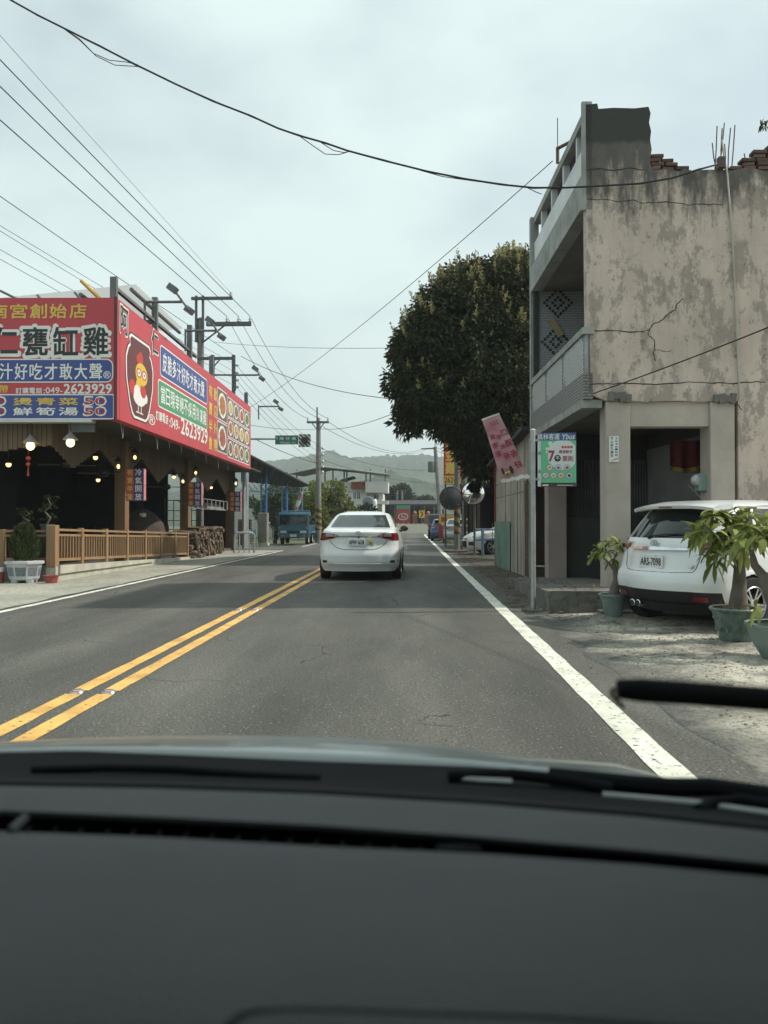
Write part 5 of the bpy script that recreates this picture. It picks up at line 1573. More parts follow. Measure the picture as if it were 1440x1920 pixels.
def sedan(name, label, group, paint, loc, rz, platetext='', detail=True, glass=None):
    t = thing(name, label, 'car', loc, rz, group)
    cs = sedan_shape()
    zs = zrange([0.20,0.30,0.55,0.80,0.92,0.95,1.02,1.06,1.085,1.10,1.115,1.20,1.39,1.43,1.455,1.475], 0.04)
    ya = (0.98, 3.62); ar = 0.335
    def gl(tm, z, c):
        a = abs(tm)
        if z < 1.115 or z > 1.43: return None
        if a < 1.42: return 'rear_window' if z < 1.405 else None
        if 2.1 < a < 2.93:
            for p in (2.45, 2.66):
                if abs(a - p) < 0.012: return None
            return ('side_window', tm > 0, (a > 2.45) + (a > 2.66)) if z < 1.39 else None
        if a > 4.0: return 'windscreen' if z < 1.41 else None
        return None
    def hole(c):
        return abs(c.x) > 0.6 and any((c.y - y) ** 2 + (c.z - 0.31) ** 2 < ar ** 2 for y in ya)
    cs.shell(zs, TS, gl, t, paint, glass or M_GLASS_L, hole=hole)
    for y in ya:
        for sd in (-1, 1):
            cs.arch(y, ar, sd).build('wheel_arch', paint, t, smooth=True)
            wheel(t, sd * 0.775, y, 0.315, 0.20, sd)
    MB().box(-0.66, 0.66, 0.5, 4.1, 0.20, 0.62).build('underbody', M_UNDER, t)
    MB().box(-0.60, 0.60, 1.0, 3.3, 0.62, 1.08).build('cabin_interior', M_UNDER, t)
    mirrors(t, cs, 3.05, 1.02, paint, M_BLACKP)
    # lamps, lid line, badge, plate, reflectors
    for sd in (-1, 1):
        cols = []
        for x, a, b in ((0.40,0.938,0.945),(0.47,0.915,0.965),(0.55,0.885,0.985),(0.64,0.862,0.995),(0.72,0.85,1.0),(0.79,0.845,1.0),(0.825,0.85,0.995)):
            cols.append((sd * abs(cs.tx(x, 0.92)), a, b))
        cols.append((sd * 1.9, 0.87, 0.99)); cols.append((sd * 2.02, 0.91, 0.985))
        tl = cs.strip(cols, 4, 0.014).build('tail_lamp', M_REDL, t, smooth=True)
        cols = [(sd * abs(cs.tx(x, 0.96)), a, b) for x, a, b in ((0.43,0.940,0.951),(0.52,0.937,0.972),(0.62,0.935,0.985),(0.68,0.935,0.990))]
        cs.strip(cols, 2, 0.019).build('reversing_lens', M_CLEARL, tl, smooth=True)
        cols = [(sd * abs(cs.tx(x, 0.4)), a, b) for x, a, b in ((0.66,0.385,0.43),(0.74,0.38,0.435),(0.82,0.385,0.435))]
        cs.strip(cols, 1, 0.006).build('bumper_slot', M_SEAM, t)
    T = lambda x, z: (cs.tx(x, z), z)
    lid = [T(-0.60, 0.86), T(-0.57, 0.80), T(-0.50, 0.73), T(-0.42, 0.685), T(-0.32, 0.66), T(0, 0.655), T(0.32, 0.66), T(0.42, 0.685), T(0.50, 0.73), T(0.57, 0.80), T(0.60, 0.86)]
    cs.seam(lid, 0.006, 0.0).build('lid_gap', M_SEAM, t)
    cs.seam([T(x, 0.942) for x in (-0.42, -0.2, 0, 0.2, 0.42)], 0.009, 0.004).build('lid_trim', M_CHROME, t)
    cs.seam([T(x, 0.925) for x in (-0.42, -0.2, 0, 0.2, 0.42)], 0.008, -0.002).build('trim_gap', M_SEAM, t)
    cs.seam([T(x, 0.36) for x in (-0.5, -0.2, 0, 0.2, 0.5)], 0.008, 0.0).build('bumper_crease', paint, t, smooth=True)
    p = cs.P(0, 1.0)
    emblem(t, (0, p.y - 0.012, 1.0), 0.058)
    if detail:
        yb = cs.P(cs.tx(0.45, 1.01), 1.01).y
        MB().box(0.36, 0.47, yb - 0.006, yb + 0.03, 1.000, 1.010).build('model_badge', M_CHROME, t)
        MB().box(0.50, 0.575, yb - 0.003, yb + 0.03, 0.998, 1.014).build('model_badge', M_CHROME, t)
    plate(t, (-0.03, 0.012, 0.815), platetext or 'AMW 6638')
    if detail:
        st = MB().box(0.20, 0.29, 0.026, 0.075, 0.77, 0.865).build('round_sticker', pm('sticker_yellow', (0.62, 0.52, 0.12), 0.6, 0, 0.5, 60), t)
        MB().box(0.235, 0.285, 0.0225, 0.026, 0.775, 0.815).build('sticker_print', pm('sticker_blue', (0.08, 0.14, 0.4), 0.6, 0, 0.5, 60), st)
        MB().box(-0.2, 0.2, 2.0, 2.03, 1.44, 1.46).build('roof_seam', M_SEAM, t)
        MB().tube((0.02, 0.03, 0.915), (0.02, -0.005, 0.91), 0.018, 0.014, 8).build('camera_eye', M_BLACKP, t)
    return t

def hatch_shape(W=1.695):
    h = W / 2
    return CarShape(
        yr=[(0.18,0.22),(0.26,0.14),(0.34,0.07),(0.44,0.015),(0.52,0.0),(0.62,0.02),(0.66,0.06),(0.80,0.10),(0.95,0.14),(1.02,0.17),(1.20,0.31),(1.34,0.43),(1.40,0.52),(1.455,0.74),(1.475,1.0)],
        yf=[(0.18,4.0),(0.30,4.10),(0.55,4.12),(0.75,4.0),(0.90,3.62),(1.0,3.12),(1.06,2.95),(1.20,2.70),(1.38,2.33),(1.455,2.05),(1.475,1.8)],
        w=[(0.18,h*0.9),(0.28,h*0.965),(0.5,h*0.99),(0.66,h),(0.82,h*0.985),(0.96,h*0.95),(1.04,h*0.915),(1.12,h*0.88),(1.30,h*0.80),(1.38,h*0.745),(1.44,h*0.65),(1.475,h*0.42)],
        rcr=0.30, bow=0.14, rcf=0.34, bowf=0.22, kr=0.05, kf=0.07, d=0.014)
def hatch(name, label, group, paint, loc, rz, platetext='', main=False, glass=None):
    t = thing(name, label, 'car', loc, rz, group)
    cs = hatch_shape()
    zs = zrange([0.18,0.30,0.44,0.47,0.62,0.66,0.80,0.95,1.03,1.05,1.20,1.37,1.40,1.43,1.455,1.475], 0.04)
    ya = (0.78, 3.29); ar = 0.335
    def gl(tm, z, c):
        a = abs(tm)
        if z < 1.04 or z > 1.42: return None
        if a < 1.30: return 'rear_window' if z < 1.375 else None
        if 2.01 < a < 2.90:
            if z < 1.05: return None
            for p in (2.17, 2.50, 2.76):
                if abs(a - p) < 0.012: return None
            return ('side_window', tm > 0, (a > 2.17) + (a > 2.5) + (a > 2.76)) if z < 1.385 else None
        if a > 4.0: return 'windscreen' if z < 1.41 else None
        return None
    def hole(c):
        return abs(c.x) > 0.55 and any((c.y - y) ** 2 + (c.z - 0.31) ** 2 < ar ** 2 for y in ya)
    low = (lambda tm, z, c: z < 0.45 and (abs(tm) < 1.75)) if main else None
    cs.shell(zs, TS, gl, t, paint, glass or M_GLASS, low, M_BLACKP, hole)
    for y in ya:
        for sd in (-1, 1):
            cs.arch(y, ar, sd).build('wheel_arch', paint, t, smooth=True)
            wheel(t, sd * 0.735, y, 0.305, 0.19, sd)
    MB().box(-0.62, 0.62, 0.42, 3.6, 0.19, 0.60).build('underbody', M_UNDER, t)
    MB().box(-0.58, 0.58, 0.6, 2.8, 0.60, 1.03).build('cabin_interior', M_UNDER, t)
    mirrors(t, cs, 2.72, 1.0, paint, paint)
    # roof spoiler over the rear window
    sp = MB()
    def spo(u, v):
        x = lerp(-0.60, 0.60, u); e = abs(2 * u - 1)
        y = lerp(0.30 + 0.10 * e ** 3, 0.72, v); z = lerp(1.405, 1.468, v ** 0.8) - 0.035 * e ** 4
        return (x, y, z)
    def spo2(u, v):
        p = spo(u, v); return (p[0], p[1] + (0.02 if v < 0.5 else 0), p[2] - 0.035 - 0.03 * v)
    sp.grid(spo, 20, 5); sp.grid(spo2, 20, 5)
    for u in (0, 1):
        sp.add([spo(u, 0), spo(u, 1), spo2(u, 1), spo2(u, 0)], [(0, 1, 2, 3)])
    for i in range(20):
        sp.add([spo(i/20, 0), spo((i+1)/20, 0), spo2((i+1)/20, 0), spo2(i/20, 0)], [(0, 1, 2, 3)])
    spo_ob = sp.build('roof_spoiler', paint, t, smooth=True)
    MB().box(-0.09, 0.09, 0.292, 0.31, 1.378, 1.392).build('high_brake_lamp', M_REDL, spo_ob)
    T = lambda x, z: (cs.tx(x, z), z)
    for sd in (-1, 1):
        cols = []
        for x, a, b in ((0.52,0.925,0.965),(0.58,0.885,0.98),(0.66,0.855,1.0),(0.72,0.845,1.01)):
            cols.append((sd * abs(cs.tx(x, 0.9)), a, b))
        cols += [(sd * 1.75, 0.87, 1.01), (sd * 1.95, 0.92, 1.005), (sd * 2.0, 0.955, 0.995)]
        tl = cs.strip(cols, 4, 0.014).build('tail_lamp', M_REDL, t, smooth=True)
        cols = [(sd * abs(cs.tx(x, 0.86)), a, b) for x, a, b in ((0.585,0.885,0.895),(0.65,0.862,0.90),(0.71,0.85,0.905))]
        cs.strip(cols, 2, 0.018).build('reversing_lens', M_CLEARL, tl, smooth=True)
        cols = [(sd * abs(cs.tx(x, 0.36)), 0.335, 0.39) for x in (0.50, 0.58, 0.66)]
        cs.strip(cols, 1, 0.008).build('rear_reflector', M_REDL, t)
    lid = [T(-0.57, 0.985), T(-0.56, 0.85), T(-0.53, 0.70), T(-0.50, 0.655), T(-0.3, 0.645), T(0.3, 0.645), T(0.50, 0.655), T(0.53, 0.70), T(0.56, 0.85), T(0.57, 0.985)]
    cs.seam(lid, 0.005, -0.001).build('tailgate_gap', M_SEAM, t)
    g = MB()
    cols = [(cs.tx(x, 0.9), 0.885 + 0.006 * abs(x) / 0.4, 0.925 - 0.012 * abs(x) / 0.4) for x in (-0.42, -0.3, -0.15, 0, 0.15, 0.3, 0.42)]
    cs.strip(cols, 2, 0.03).build('handle_strip', M_CHROME if main else paint, t, smooth=True)
    p = cs.P(0, 0.965)
    emblem(t, (0, p.y - 0.015, 0.965), 0.062)
    plate(t, (0.0, cs.P(0, 0.76).y - 0.02, 0.765), platetext or 'ARS-7098')
    if main:
        # door and side lines, exhaust tips, wiper, aerial
        for yv in (1.02, 2.05, 2.92):
            cs.seam([(cs.ty(yv + (0.28 if yv < 1.5 and z > 0.7 else 0), z, 1), z) for z in (0.42, 0.55, 0.68, 0.72, 0.85, 1.0)], 0.004, 0.0).build('door_gap', M_SEAM, t)
        for yv in (1.48, 2.36):
            tt = cs.ty(yv, 0.86, 1); q = cs.off(tt, 0.86, 0.025)
            MB().sphere(q, 0.5, 10, 6, (0.05, 0.2, 0.035)).build('door_handle', M_CHROME, t, smooth=True)
        cs.seam([(cs.ty(yv, 1.395, 1), 1.395) for yv in (0.75, 1.2, 1.8, 2.2)], 0.012, 0.004).build('window_trim', M_CHROME, t, smooth=True)
        cs.seam([(cs.ty(yv, 1.035, 1), 1.035) for yv in (0.8, 1.2, 1.8, 2.4, 2.75)], 0.008, 0.003).build('belt_trim', M_CHROME, t, smooth=True)
        for xx in (-0.30, -0.212):
            tip = MB().lathe([(0.036, 0.08), (0.037, 0.0), (0.040, -0.008), (0.034, -0.012), (0.031, -0.006)], 18, (xx, 0.085, 0.262), 'y', True, False).build('exhaust_tip', M_CHROME, t, smooth=True)
            MB().lathe([(0.031, 0.0), (0.031, 0.004)], 16, (xx, 0.0725, 0.262), 'y').build('exhaust_bore', M_SEAM, tip)
        wy = cs.P(0, 1.06).y
        wi = MB()
        wi.path([cs.off(cs.tx(x, z), z, 0.02) for x, z in ((-0.10,1.04),(0.1,1.062),(0.3,1.072),(0.42,1.085))], 0.010, 5)
        wi.sphere(cs.off(cs.tx(-0.12, 1.035), 1.035, 0.015), 0.03, 8, 6)
        wi.build('rear_wiper', M_BLACKP, t, smooth=True)
        MB().tube((0.0, 0.95, 1.46), (-0.02, 0.70, 1.66), 0.007, 0.004, 6).build('aerial', M_BLACKP, t)
        for x0, x1 in ((-0.56, -0.45), (0.42, 0.50)):
            bz = 0.965 if x0 < 0 else 0.72
            yv = cs.P(cs.tx((x0+x1)/2, bz), bz).y
            MB().box(x0, x1, yv - 0.012, yv + 0.03, bz - 0.012, bz + 0.012).build('model_badge', M_CHROME, t)
        sk = MB()
        sk.grid(lambda u, v: tuple(cs.off(lerp(-1.2, 1.2, u), lerp(0.25, 0.30, v), 0.012)), 16, 2)
        sk.build('diffuser', M_BLACKP, t, smooth=True)
    return t

M_WHITE_CAR = pm('white_car_paint', (0.74, 0.77, 0.77), 0.28, 0, 0.03, 2, coat=0.7)
M_SILVER_CAR = pm('silver_car_paint', (0.42, 0.43, 0.42), 0.35, 0.55, 0.05, 3, coat=0.5)
M_BLUE_CAR = pm('blue_car_paint', (0.025, 0.045, 0.15), 0.3, 0.2, 0.05, 3, coat=0.7)
M_DARK_CAR = pm('dark_car_paint', (0.02, 0.024, 0.026), 0.3, 0.2, 0.05, 3, coat=0.7)

sedan('white_sedan', 'white sedan ahead in our lane, plate AMW 6638, rear lamps off', None, M_WHITE_CAR,
      (at(671, 1000, 16.55).x, 16.55, 0.0), R(-0.5), 'AMW 6638')
HA = R(-61)
hl = at(1216, 1060, 10.35); hl.z = 0
_f = Vector((math.sin(R(61)), math.cos(R(61)), 0)); _r = Vector((math.cos(R(61)), -math.sin(R(61)), 0))
hatch('white_hatchback', 'white hatchback with roof spoiler parked by the weathered building, plate ARS-7098', None, M_WHITE_CAR,
      Vector((hl.x, hl.y, 0.012)) + _r * 0.735 - _f * 0.78, HA, 'ARS-7098', True)
PG = 'cars parked in a row on the right roadside'
sedan('silver_sedan', 'silver sedan parked on the right behind the striped pole', PG, M_SILVER_CAR, (2.70, 46.5, 0), R(-2), '2A 1739', False)
hatch('blue_hatchback', 'dark blue hatchback parked just beyond the silver sedan', PG, M_BLUE_CAR, (2.08, 52.5, 0), R(-1), '5U 8806')

def suv():
    t = thing('dark_suv', 'black tall off-roader parked farthest along the right roadside row', 'car', (2.1, 58.5, 0), R(-1), PG)
    prof = [(0.0,0.45),(0.02,1.05),(0.12,1.78),(0.30,1.86),(2.6,1.86),(3.15,1.15),(4.2,1.05),(4.3,0.45)]
    MB().prism(prof, 'x', -0.88, 0.88).build('body', M_DARK_CAR, t)
    MB().prism([(-0.012,1.12),(0.085,1.70),(0.20,1.70),(0.1,1.12)], 'x', -0.74, 0.74).build('rear_window', M_GLASS, t)
    MB().lathe([(0.20,-0.1),(0.34,-0.1),(0.36,-0.02),(0.36,0.06)], 22, (0.1, -0.06, 0.95), 'y').build('spare_wheel', M_TYRE, t, smooth=True)
    for sd in (-1, 1):
        MB().box(sd*0.885-0.006, sd*0.885+0.006, 0.5, 2.5, 1.2, 1.7).build('side_window', M_GLASS, t)
        MB().box(sd*0.78-0.07, sd*0.78+0.07, -0.02, 0.05, 0.75, 1.05).build('tail_lamp', M_REDL, t)
        for y in (0.85, 3.4): wheel(t, sd*0.80, y, 0.36, 0.22, sd)
    MB().box(-0.85, 0.85, -0.10, 0.0, 0.45, 0.65).build('rear_bumper', M_BLACKP, t)
    return t
suv()

# parked car on the right showing its front wheel and bonnet past the railing, and a grey one beside it
def parked_front():
    for nm, lab, paint, loc, rz, gm in (
        ('parked_sedan', 'white sedan parked nose to the road behind the blue railing', M_WHITE_CAR, (6.5, 31.2, 0), R(97), None),
        ('parked_sedan', 'grey-black sedan parked nose to the road beyond the white railed sedan', M_DARK_CAR, (7.0, 35.2, 0), R(94), None)):
        t = sedan(nm, lab, 'cars parked facing the road behind the railing', paint, loc, rz, '3K 2290', False)
        cs = sedan_shape()
        for sd in (-1, 1):
            cols = [(sd * a, b, c) for a, b, c in ((4.0,0.66,0.72),(3.75,0.66,0.77),(3.5,0.67,0.80),(3.2,0.70,0.81),(3.05,0.74,0.80))]
            cs.strip(cols, 3, 0.012).build('headlamp', M_CLEARL, t, smooth=True)
            cols = [(sd * a, 0.36, 0.50) for a in (4.1, 3.9, 3.7, 3.5)]
            cs.strip(cols, 2, 0.01).build('fog_lamp_recess', M_BLACKP, t, smooth=True)
        cols = [(t_, 0.30, 0.62) for t_ in (4.3, 4.6, 4.9)]
        cs.strip(cols, 3, 0.01).build('front_grille', M_BLACKP, t)
        cs.strip([(-t_, 0.30, 0.62) for t_ in (4.3, 4.6, 4.9)], 3, 0.01).build('front_grille', M_BLACKP, t)
parked_front()

# ------------------------------------------------------------------ small blue truck on the left
def truck():
    X0 = at(521, 1000, 44).x; X1 = at(577, 1000, 44).x
    W = 1.69; cx = (X0 + X1) / 2
    M_TB = pm('truck_blue', (0.022, 0.115, 0.16), 0.45, 0.0, 0.15, 2.5, coat=0.3)
    M_TB2 = pm('truck_bed_blue', (0.09, 0.22, 0.32), 0.5, 0.0, 0.2, 3)
    t = thing('blue_truck', 'small blue flatbed truck facing us on the left roadside', 'truck', (cx, 44.2, 0), R(2.0))
    h = W / 2
    prof = [(0.02,0.38),(0.0,0.62),(0.03,1.06),(0.22,1.72),(0.34,1.80),(1.38,1.80),(1.42,1.72),(1.42,0.42),(1.05,0.42),(0.98,0.62),(0.55,0.62),(0.48,0.42)]
    body = MB().prism(prof, 'x', -h, h).build('cab', M_TB, t)
    MB().prism([(0.02,1.10),(0.185,1.66),(0.28,1.66),(0.12,1.10)], 'x', -h+0.07, h-0.07).build('windscreen', M_GLASS, t)
    for sd in (-1, 1):
        dr = MB().box(sd*h-0.008, sd*h+0.008, 0.25, 1.28, 0.66, 1.05).build('door', M_TB, t)
        MB().box(sd*h-0.011, sd*h+0.011, 0.36, 1.25, 1.10, 1.62).build('side_window', M_GLASS, t)
        MB().box(sd*h-0.02, sd*h+0.02, 1.05, 1.2, 0.92, 0.96).build('handle', M_BLACKP, dr)
        MB().box(sd*0.55-0.17, sd*0.55+0.17, -0.02, 0.06, 0.64, 0.77).build('headlamp', M_CLEARL, t)
        MB().box(sd*0.78-0.05, sd*0.78+0.05, -0.015, 0.10, 0.86, 0.97).build('indicator', M_ORANGE, t)
        MB().box(sd*0.6-0.06, sd*0.6+0.06, -0.055, -0.03, 0.46, 0.52).build('fog_lamp', M_ORANGE, t)
        mir = MB(); mir.tube((sd*(h-0.02), 0.12, 1.2), (sd*(h+0.16), 0.05, 1.35), 0.012); mir.obox((sd*(h+0.16), 0.05, 1.22), (0.13, 0.05, 0.24))
        mir.build('wing_mirror', M_BLACKP, t)
        wheel(t, sd*0.70, 0.77, 0.29, 0.18, sd, 5, M_PLATE); wheel(t, sd*0.70, 3.1, 0.29, 0.2, sd, 5, M_PLATE)
    MB().box(-0.36, 0.36, -0.012, 0.05, 0.66, 0.75).build('grille', M_BLACKP, t)
    MB().box(-h, h, -0.05, 0.10, 0.40, 0.58).build('front_bumper', M_TB, t)
    pl = MB().box(-0.17, 0.17, -0.068, -0.052, 0.44, 0.56).build('number_plate', M_PLATE, t)
    text('lettering', 'SQ 4037', 0.1, M_INK, pl, (0, -0.068, 0.5), (1,0,0), (0,0,1), 0.02, width=0.28, height=0.075)
    for xx in (-0.35, 0.30):
        MB().path([(xx, -0.01, 1.09), (xx+0.3, 0.03, 1.13), (xx+0.45, 0.05, 1.22)], 0.01, 4).build('wiper', M_BLACKP, t)
    MB().box(-0.3, 0.3, 0.2, 4.0, 0.36, 0.5).build('chassis', M_UNDER, t)
    MB().box(-h-0.02, h+0.02, 1.52, 4.1, 0.62, 0.70).build('bed_floor', M_TB2, t)
    for sd in (-1, 1):
        b = MB().box(sd*(h+0.0)-0.02, sd*(h+0.0)+0.02, 1.52, 4.1, 0.702, 1.08)
        for k in range(12): b.box(sd*(h+0.03)-0.014, sd*(h+0.03)+0.014, 1.6+k*0.21, 1.66+k*0.21, 0.72, 1.06)
        b.build('side_board', M_TB2, t)
    MB().box(-h, h, 4.06, 4.10, 0.702, 1.08).build('tail_board', M_TB2, t)
    g = MB()
    for xx in (-0.75, -0.25, 0.25, 0.75): g.tube((xx, 1.56, 0.7), (xx, 1.56, 1.88), 0.025)
    g.tube((-0.8, 1.56, 1.88), (0.8, 1.56, 1.88), 0.025); g.tube((-0.8, 1.56, 1.5), (0.8, 1.56, 1.5), 0.02)
    g.build('head_board', M_TB2, t)
truck()
# ------------------------------------------------------------------ street furniture
M_POLE = pm('concrete_pole', (0.20, 0.195, 0.18), 0.85, 0, 0.25, 3)
M_WIRE = pm('cable_black', (0.012, 0.014, 0.015), 0.7, 0, 0)
M_INSUL = pm('porcelain', (0.55, 0.57, 0.57), 0.3, 0, 0)
M_ARMS = pm('crossarm_steel', (0.13, 0.14, 0.14), 0.7, 0.3, 0.2, 5)

# reflective studs in the gaps of the centre line
for k, (x, y, lab) in enumerate(((-2.40, 5.68, 'small road stud in the left yellow line nearest us'), (-2.17, 5.68, 'small road stud in the right yellow line nearest us'),
                                 (-2.40, 11.06, 'second road stud along the left yellow line'), (-2.17, 11.06, 'second road stud along the right yellow line'))):
    t = thing('road_stud', lab, 'road stud', (x, y, 0.003), 0, 'studs in the centre line')
    MB().lathe([(0.055, 0), (0.05, 0.01), (0.03, 0.019), (0.0005, 0.02)], 12, cap1=False).build('dome', M_ALLOY, t, smooth=True)
    MB().box(-0.025, 0.025, -0.046, -0.03, 0.004, 0.015).build('lens', M_ORANGE, t)

# bus stop
bp0 = atz(1000, 1146, 0.0)
bs = thing('bus_stop_sign', 'bus stop post with green notice board under a blue header', 'bus stop', (bp0.x, bp0.y, 0), 0)
def bus_stop():
    D = bp0.y
    def q(px, py): p = at(px, py, D); return (p.x - bp0.x, p.z)
    M_HDR = pm('stop_blue', (0.06, 0.12, 0.26), 0.4, 0, 0.08, 3); M_GRN = pm('poster_green', (0.13, 0.50, 0.27), 0.5, 0, 0.05, 3)
    M_WH = pm('poster_white', (0.62, 0.66, 0.66), 0.5, 0, 0.04, 3); M_MAR = pm('poster_maroon', (0.30, 0.03, 0.07), 0.5, 0, 0)
    zt = q(1003, 806)[1]
    MB().lathe([(0.036, 0.0), (0.036, zt)], 14, cap0=True).build('post', M_GALV, bs, smooth=True)
    MB().sphere((0, 0, zt), 0.037, 12, 6, (1, 1, .4)).build('post_cap', M_PLATE, bs, smooth=True)
    x0, z1 = q(1008, 812); x1, z0 = q(1080, 912)
    bd = MB().box(x0, x1, -0.012, 0.012, z0, z1).build('board', M_WH, bs)
    hz = q(1040, 826)[1]
    MB().box(x0 + 0.002, x1 + 0.001, -0.016, -0.0125, hz, z1 + 0.002).build('header', M_HDR, bd)
    text('lettering', '員林客運', 1, M_WH, bd, ((x0 + x1) / 2 - 0.115, -0.016, (hz + z1) / 2), (1,0,0), (0,0,1), 0.02, width=0.30, height=(z1 - hz) * 0.82)
    text('lettering', 'Ybus', 1, M_WH, bd, ((x0 + x1) / 2 + 0.155, -0.016, (hz + z1) / 2), (1,0,0.04), (0.2,0,1), 0.03, width=0.18, height=(z1 - hz) * 0.72)
    for ch, py in (('通', 850), ('溪', 884)):
        p = q(1011, py); text('lettering', ch, 0.055, M_INK, bd, (p[0], -0.012, p[1]), (1,0,0), (0,0,1), 0.0)
    gx0 = q(1014, 850)[0]; gz0 = q(1014, 905)[1]
    po = MB().box(gx0, x1 - 0.004, -0.018, -0.0122, gz0, hz - 0.002).build('poster', M_GRN, bs)
    w, h = x1 - gx0, hz - gz0
    def g(u, v): return (gx0 + u * w, gz0 + v * h)
    def disc(nm, u, v, ru, rv, mat, y, par=po, n=22):
        c = g(u, v)
        return MB().prism([(c[0] + ru * w * math.cos(2*math.pi*k/n), c[1] + rv * h * math.sin(2*math.pi*k/n)) for k in range(n)], 'y', y, -0.0181).build(nm, mat, par)
    # white cloud with its flat sides cut at the poster edge
    P = []
    for k in range(40):
        a = 2 * math.pi * k / 40
        uu, vv = 0.62 + 0.44 * math.cos(a) * (1 + .04 * math.cos(5*a)), 0.66 + 0.36 * math.sin(a)
        P.append(g(min(uu, 0.97), min(vv, 0.995)))
    MB().prism(P, 'y', -0.0195, -0.0181).build('white_cloud', M_WH, po)
    disc('cloud_dot', 0.17, 0.80, 0.05, 0.035, M_WH, -0.0194); disc('cloud_dot', 0.16, 0.72, 0.03, 0.025, M_WH, -0.0194); disc('cloud_dot', 0.26, 0.93, 0.06, 0.05, M_WH, -0.0194)
    p = g(0.30, 0.63); text('numeral', '7', 1, M_MAR, po, (p[0], -0.0195, p[1]), (1,0,0), (0,0,1), 0.08, width=0.075, height=0.14)
    disc('black_disc', 0.47, 0.575, 0.095, 0.08, M_INK, -0.0205)
    p = g(0.47, 0.575); text('lettering', '不', 0.06, M_WH, po, (p[0], -0.0205, p[1]), (1,0,0), (0,0,1), 0.02)
    p = g(0.76, 0.57); text('lettering', '原則', 1, M_MAR, po, (p[0], -0.0195, p[1]), (1,0,0), (0,0,1), 0.03, width=0.145, height=0.075)
    p = g(0.70, 0.73); text('lettering', '應酒節天', 1, M_MAR, po, (p[0], -0.0195, p[1]), (1,0,0), (0,0,1), 0.03, width=0.185, height=0.045)
    for k in range(4): disc('red_dot', 0.62 + k * 0.082, 0.84, 0.04, 0.032, pm('poster_red', (0.45,0.09,0.08), 0.5, 0, 0), -0.020, n=12)
    cols = [(0.50,0.45,0.10),(0.30,0.16,0.38),(0.28,0.12,0.07),(0.40,0.40,0.40),(0.35,0.45,0.30),(0.55,0.30,0.10),(0.08,0.07,0.07)]
    k = 0
    for v, us in ((0.355, (0.24, 0.49, 0.74)), (0.17, (0.13, 0.35, 0.57, 0.80))):
        for u in us:
            o = disc('icon_ring', u, v, 0.092, 0.078, M_MAR, -0.0195, n=18)
            disc('icon_field', u, v, 0.078, 0.066, M_WH, -0.0203, o, 18); disc('icon_print', u, v - 0.005, 0.052, 0.042, pm('icon_%d' % k, cols[k], 0.5, 0, 0.4, 40), -0.0210, o, 10)
            k += 1
    fz = z0
    MB().box(gx0, x1 - 0.004, -0.0175, -0.0122, fz - 0.006, gz0 - 0.002).build('footer', pm('footer_brown', (0.05,0.035,0.03), 0.5), bs)
    MB().box(gx0 + 0.22, x1 - 0.04, -0.019, -0.0176, fz + 0.012, fz + 0.020).build('footer_line', M_WH, bs)
    MB().box(gx0 + 0.02, gx0 + 0.10, -0.019, -0.0176, fz + 0.006, fz + 0.028).build('footer_logo', M_WH, bs)
    for z in (z0 + 0.1, z1 - 0.1):
        MB().box(-0.045, x0 + 0.02, -0.02, 0.045, z - 0.015, z + 0.015).build('clamp', M_GALV, bs)
bus_stop()

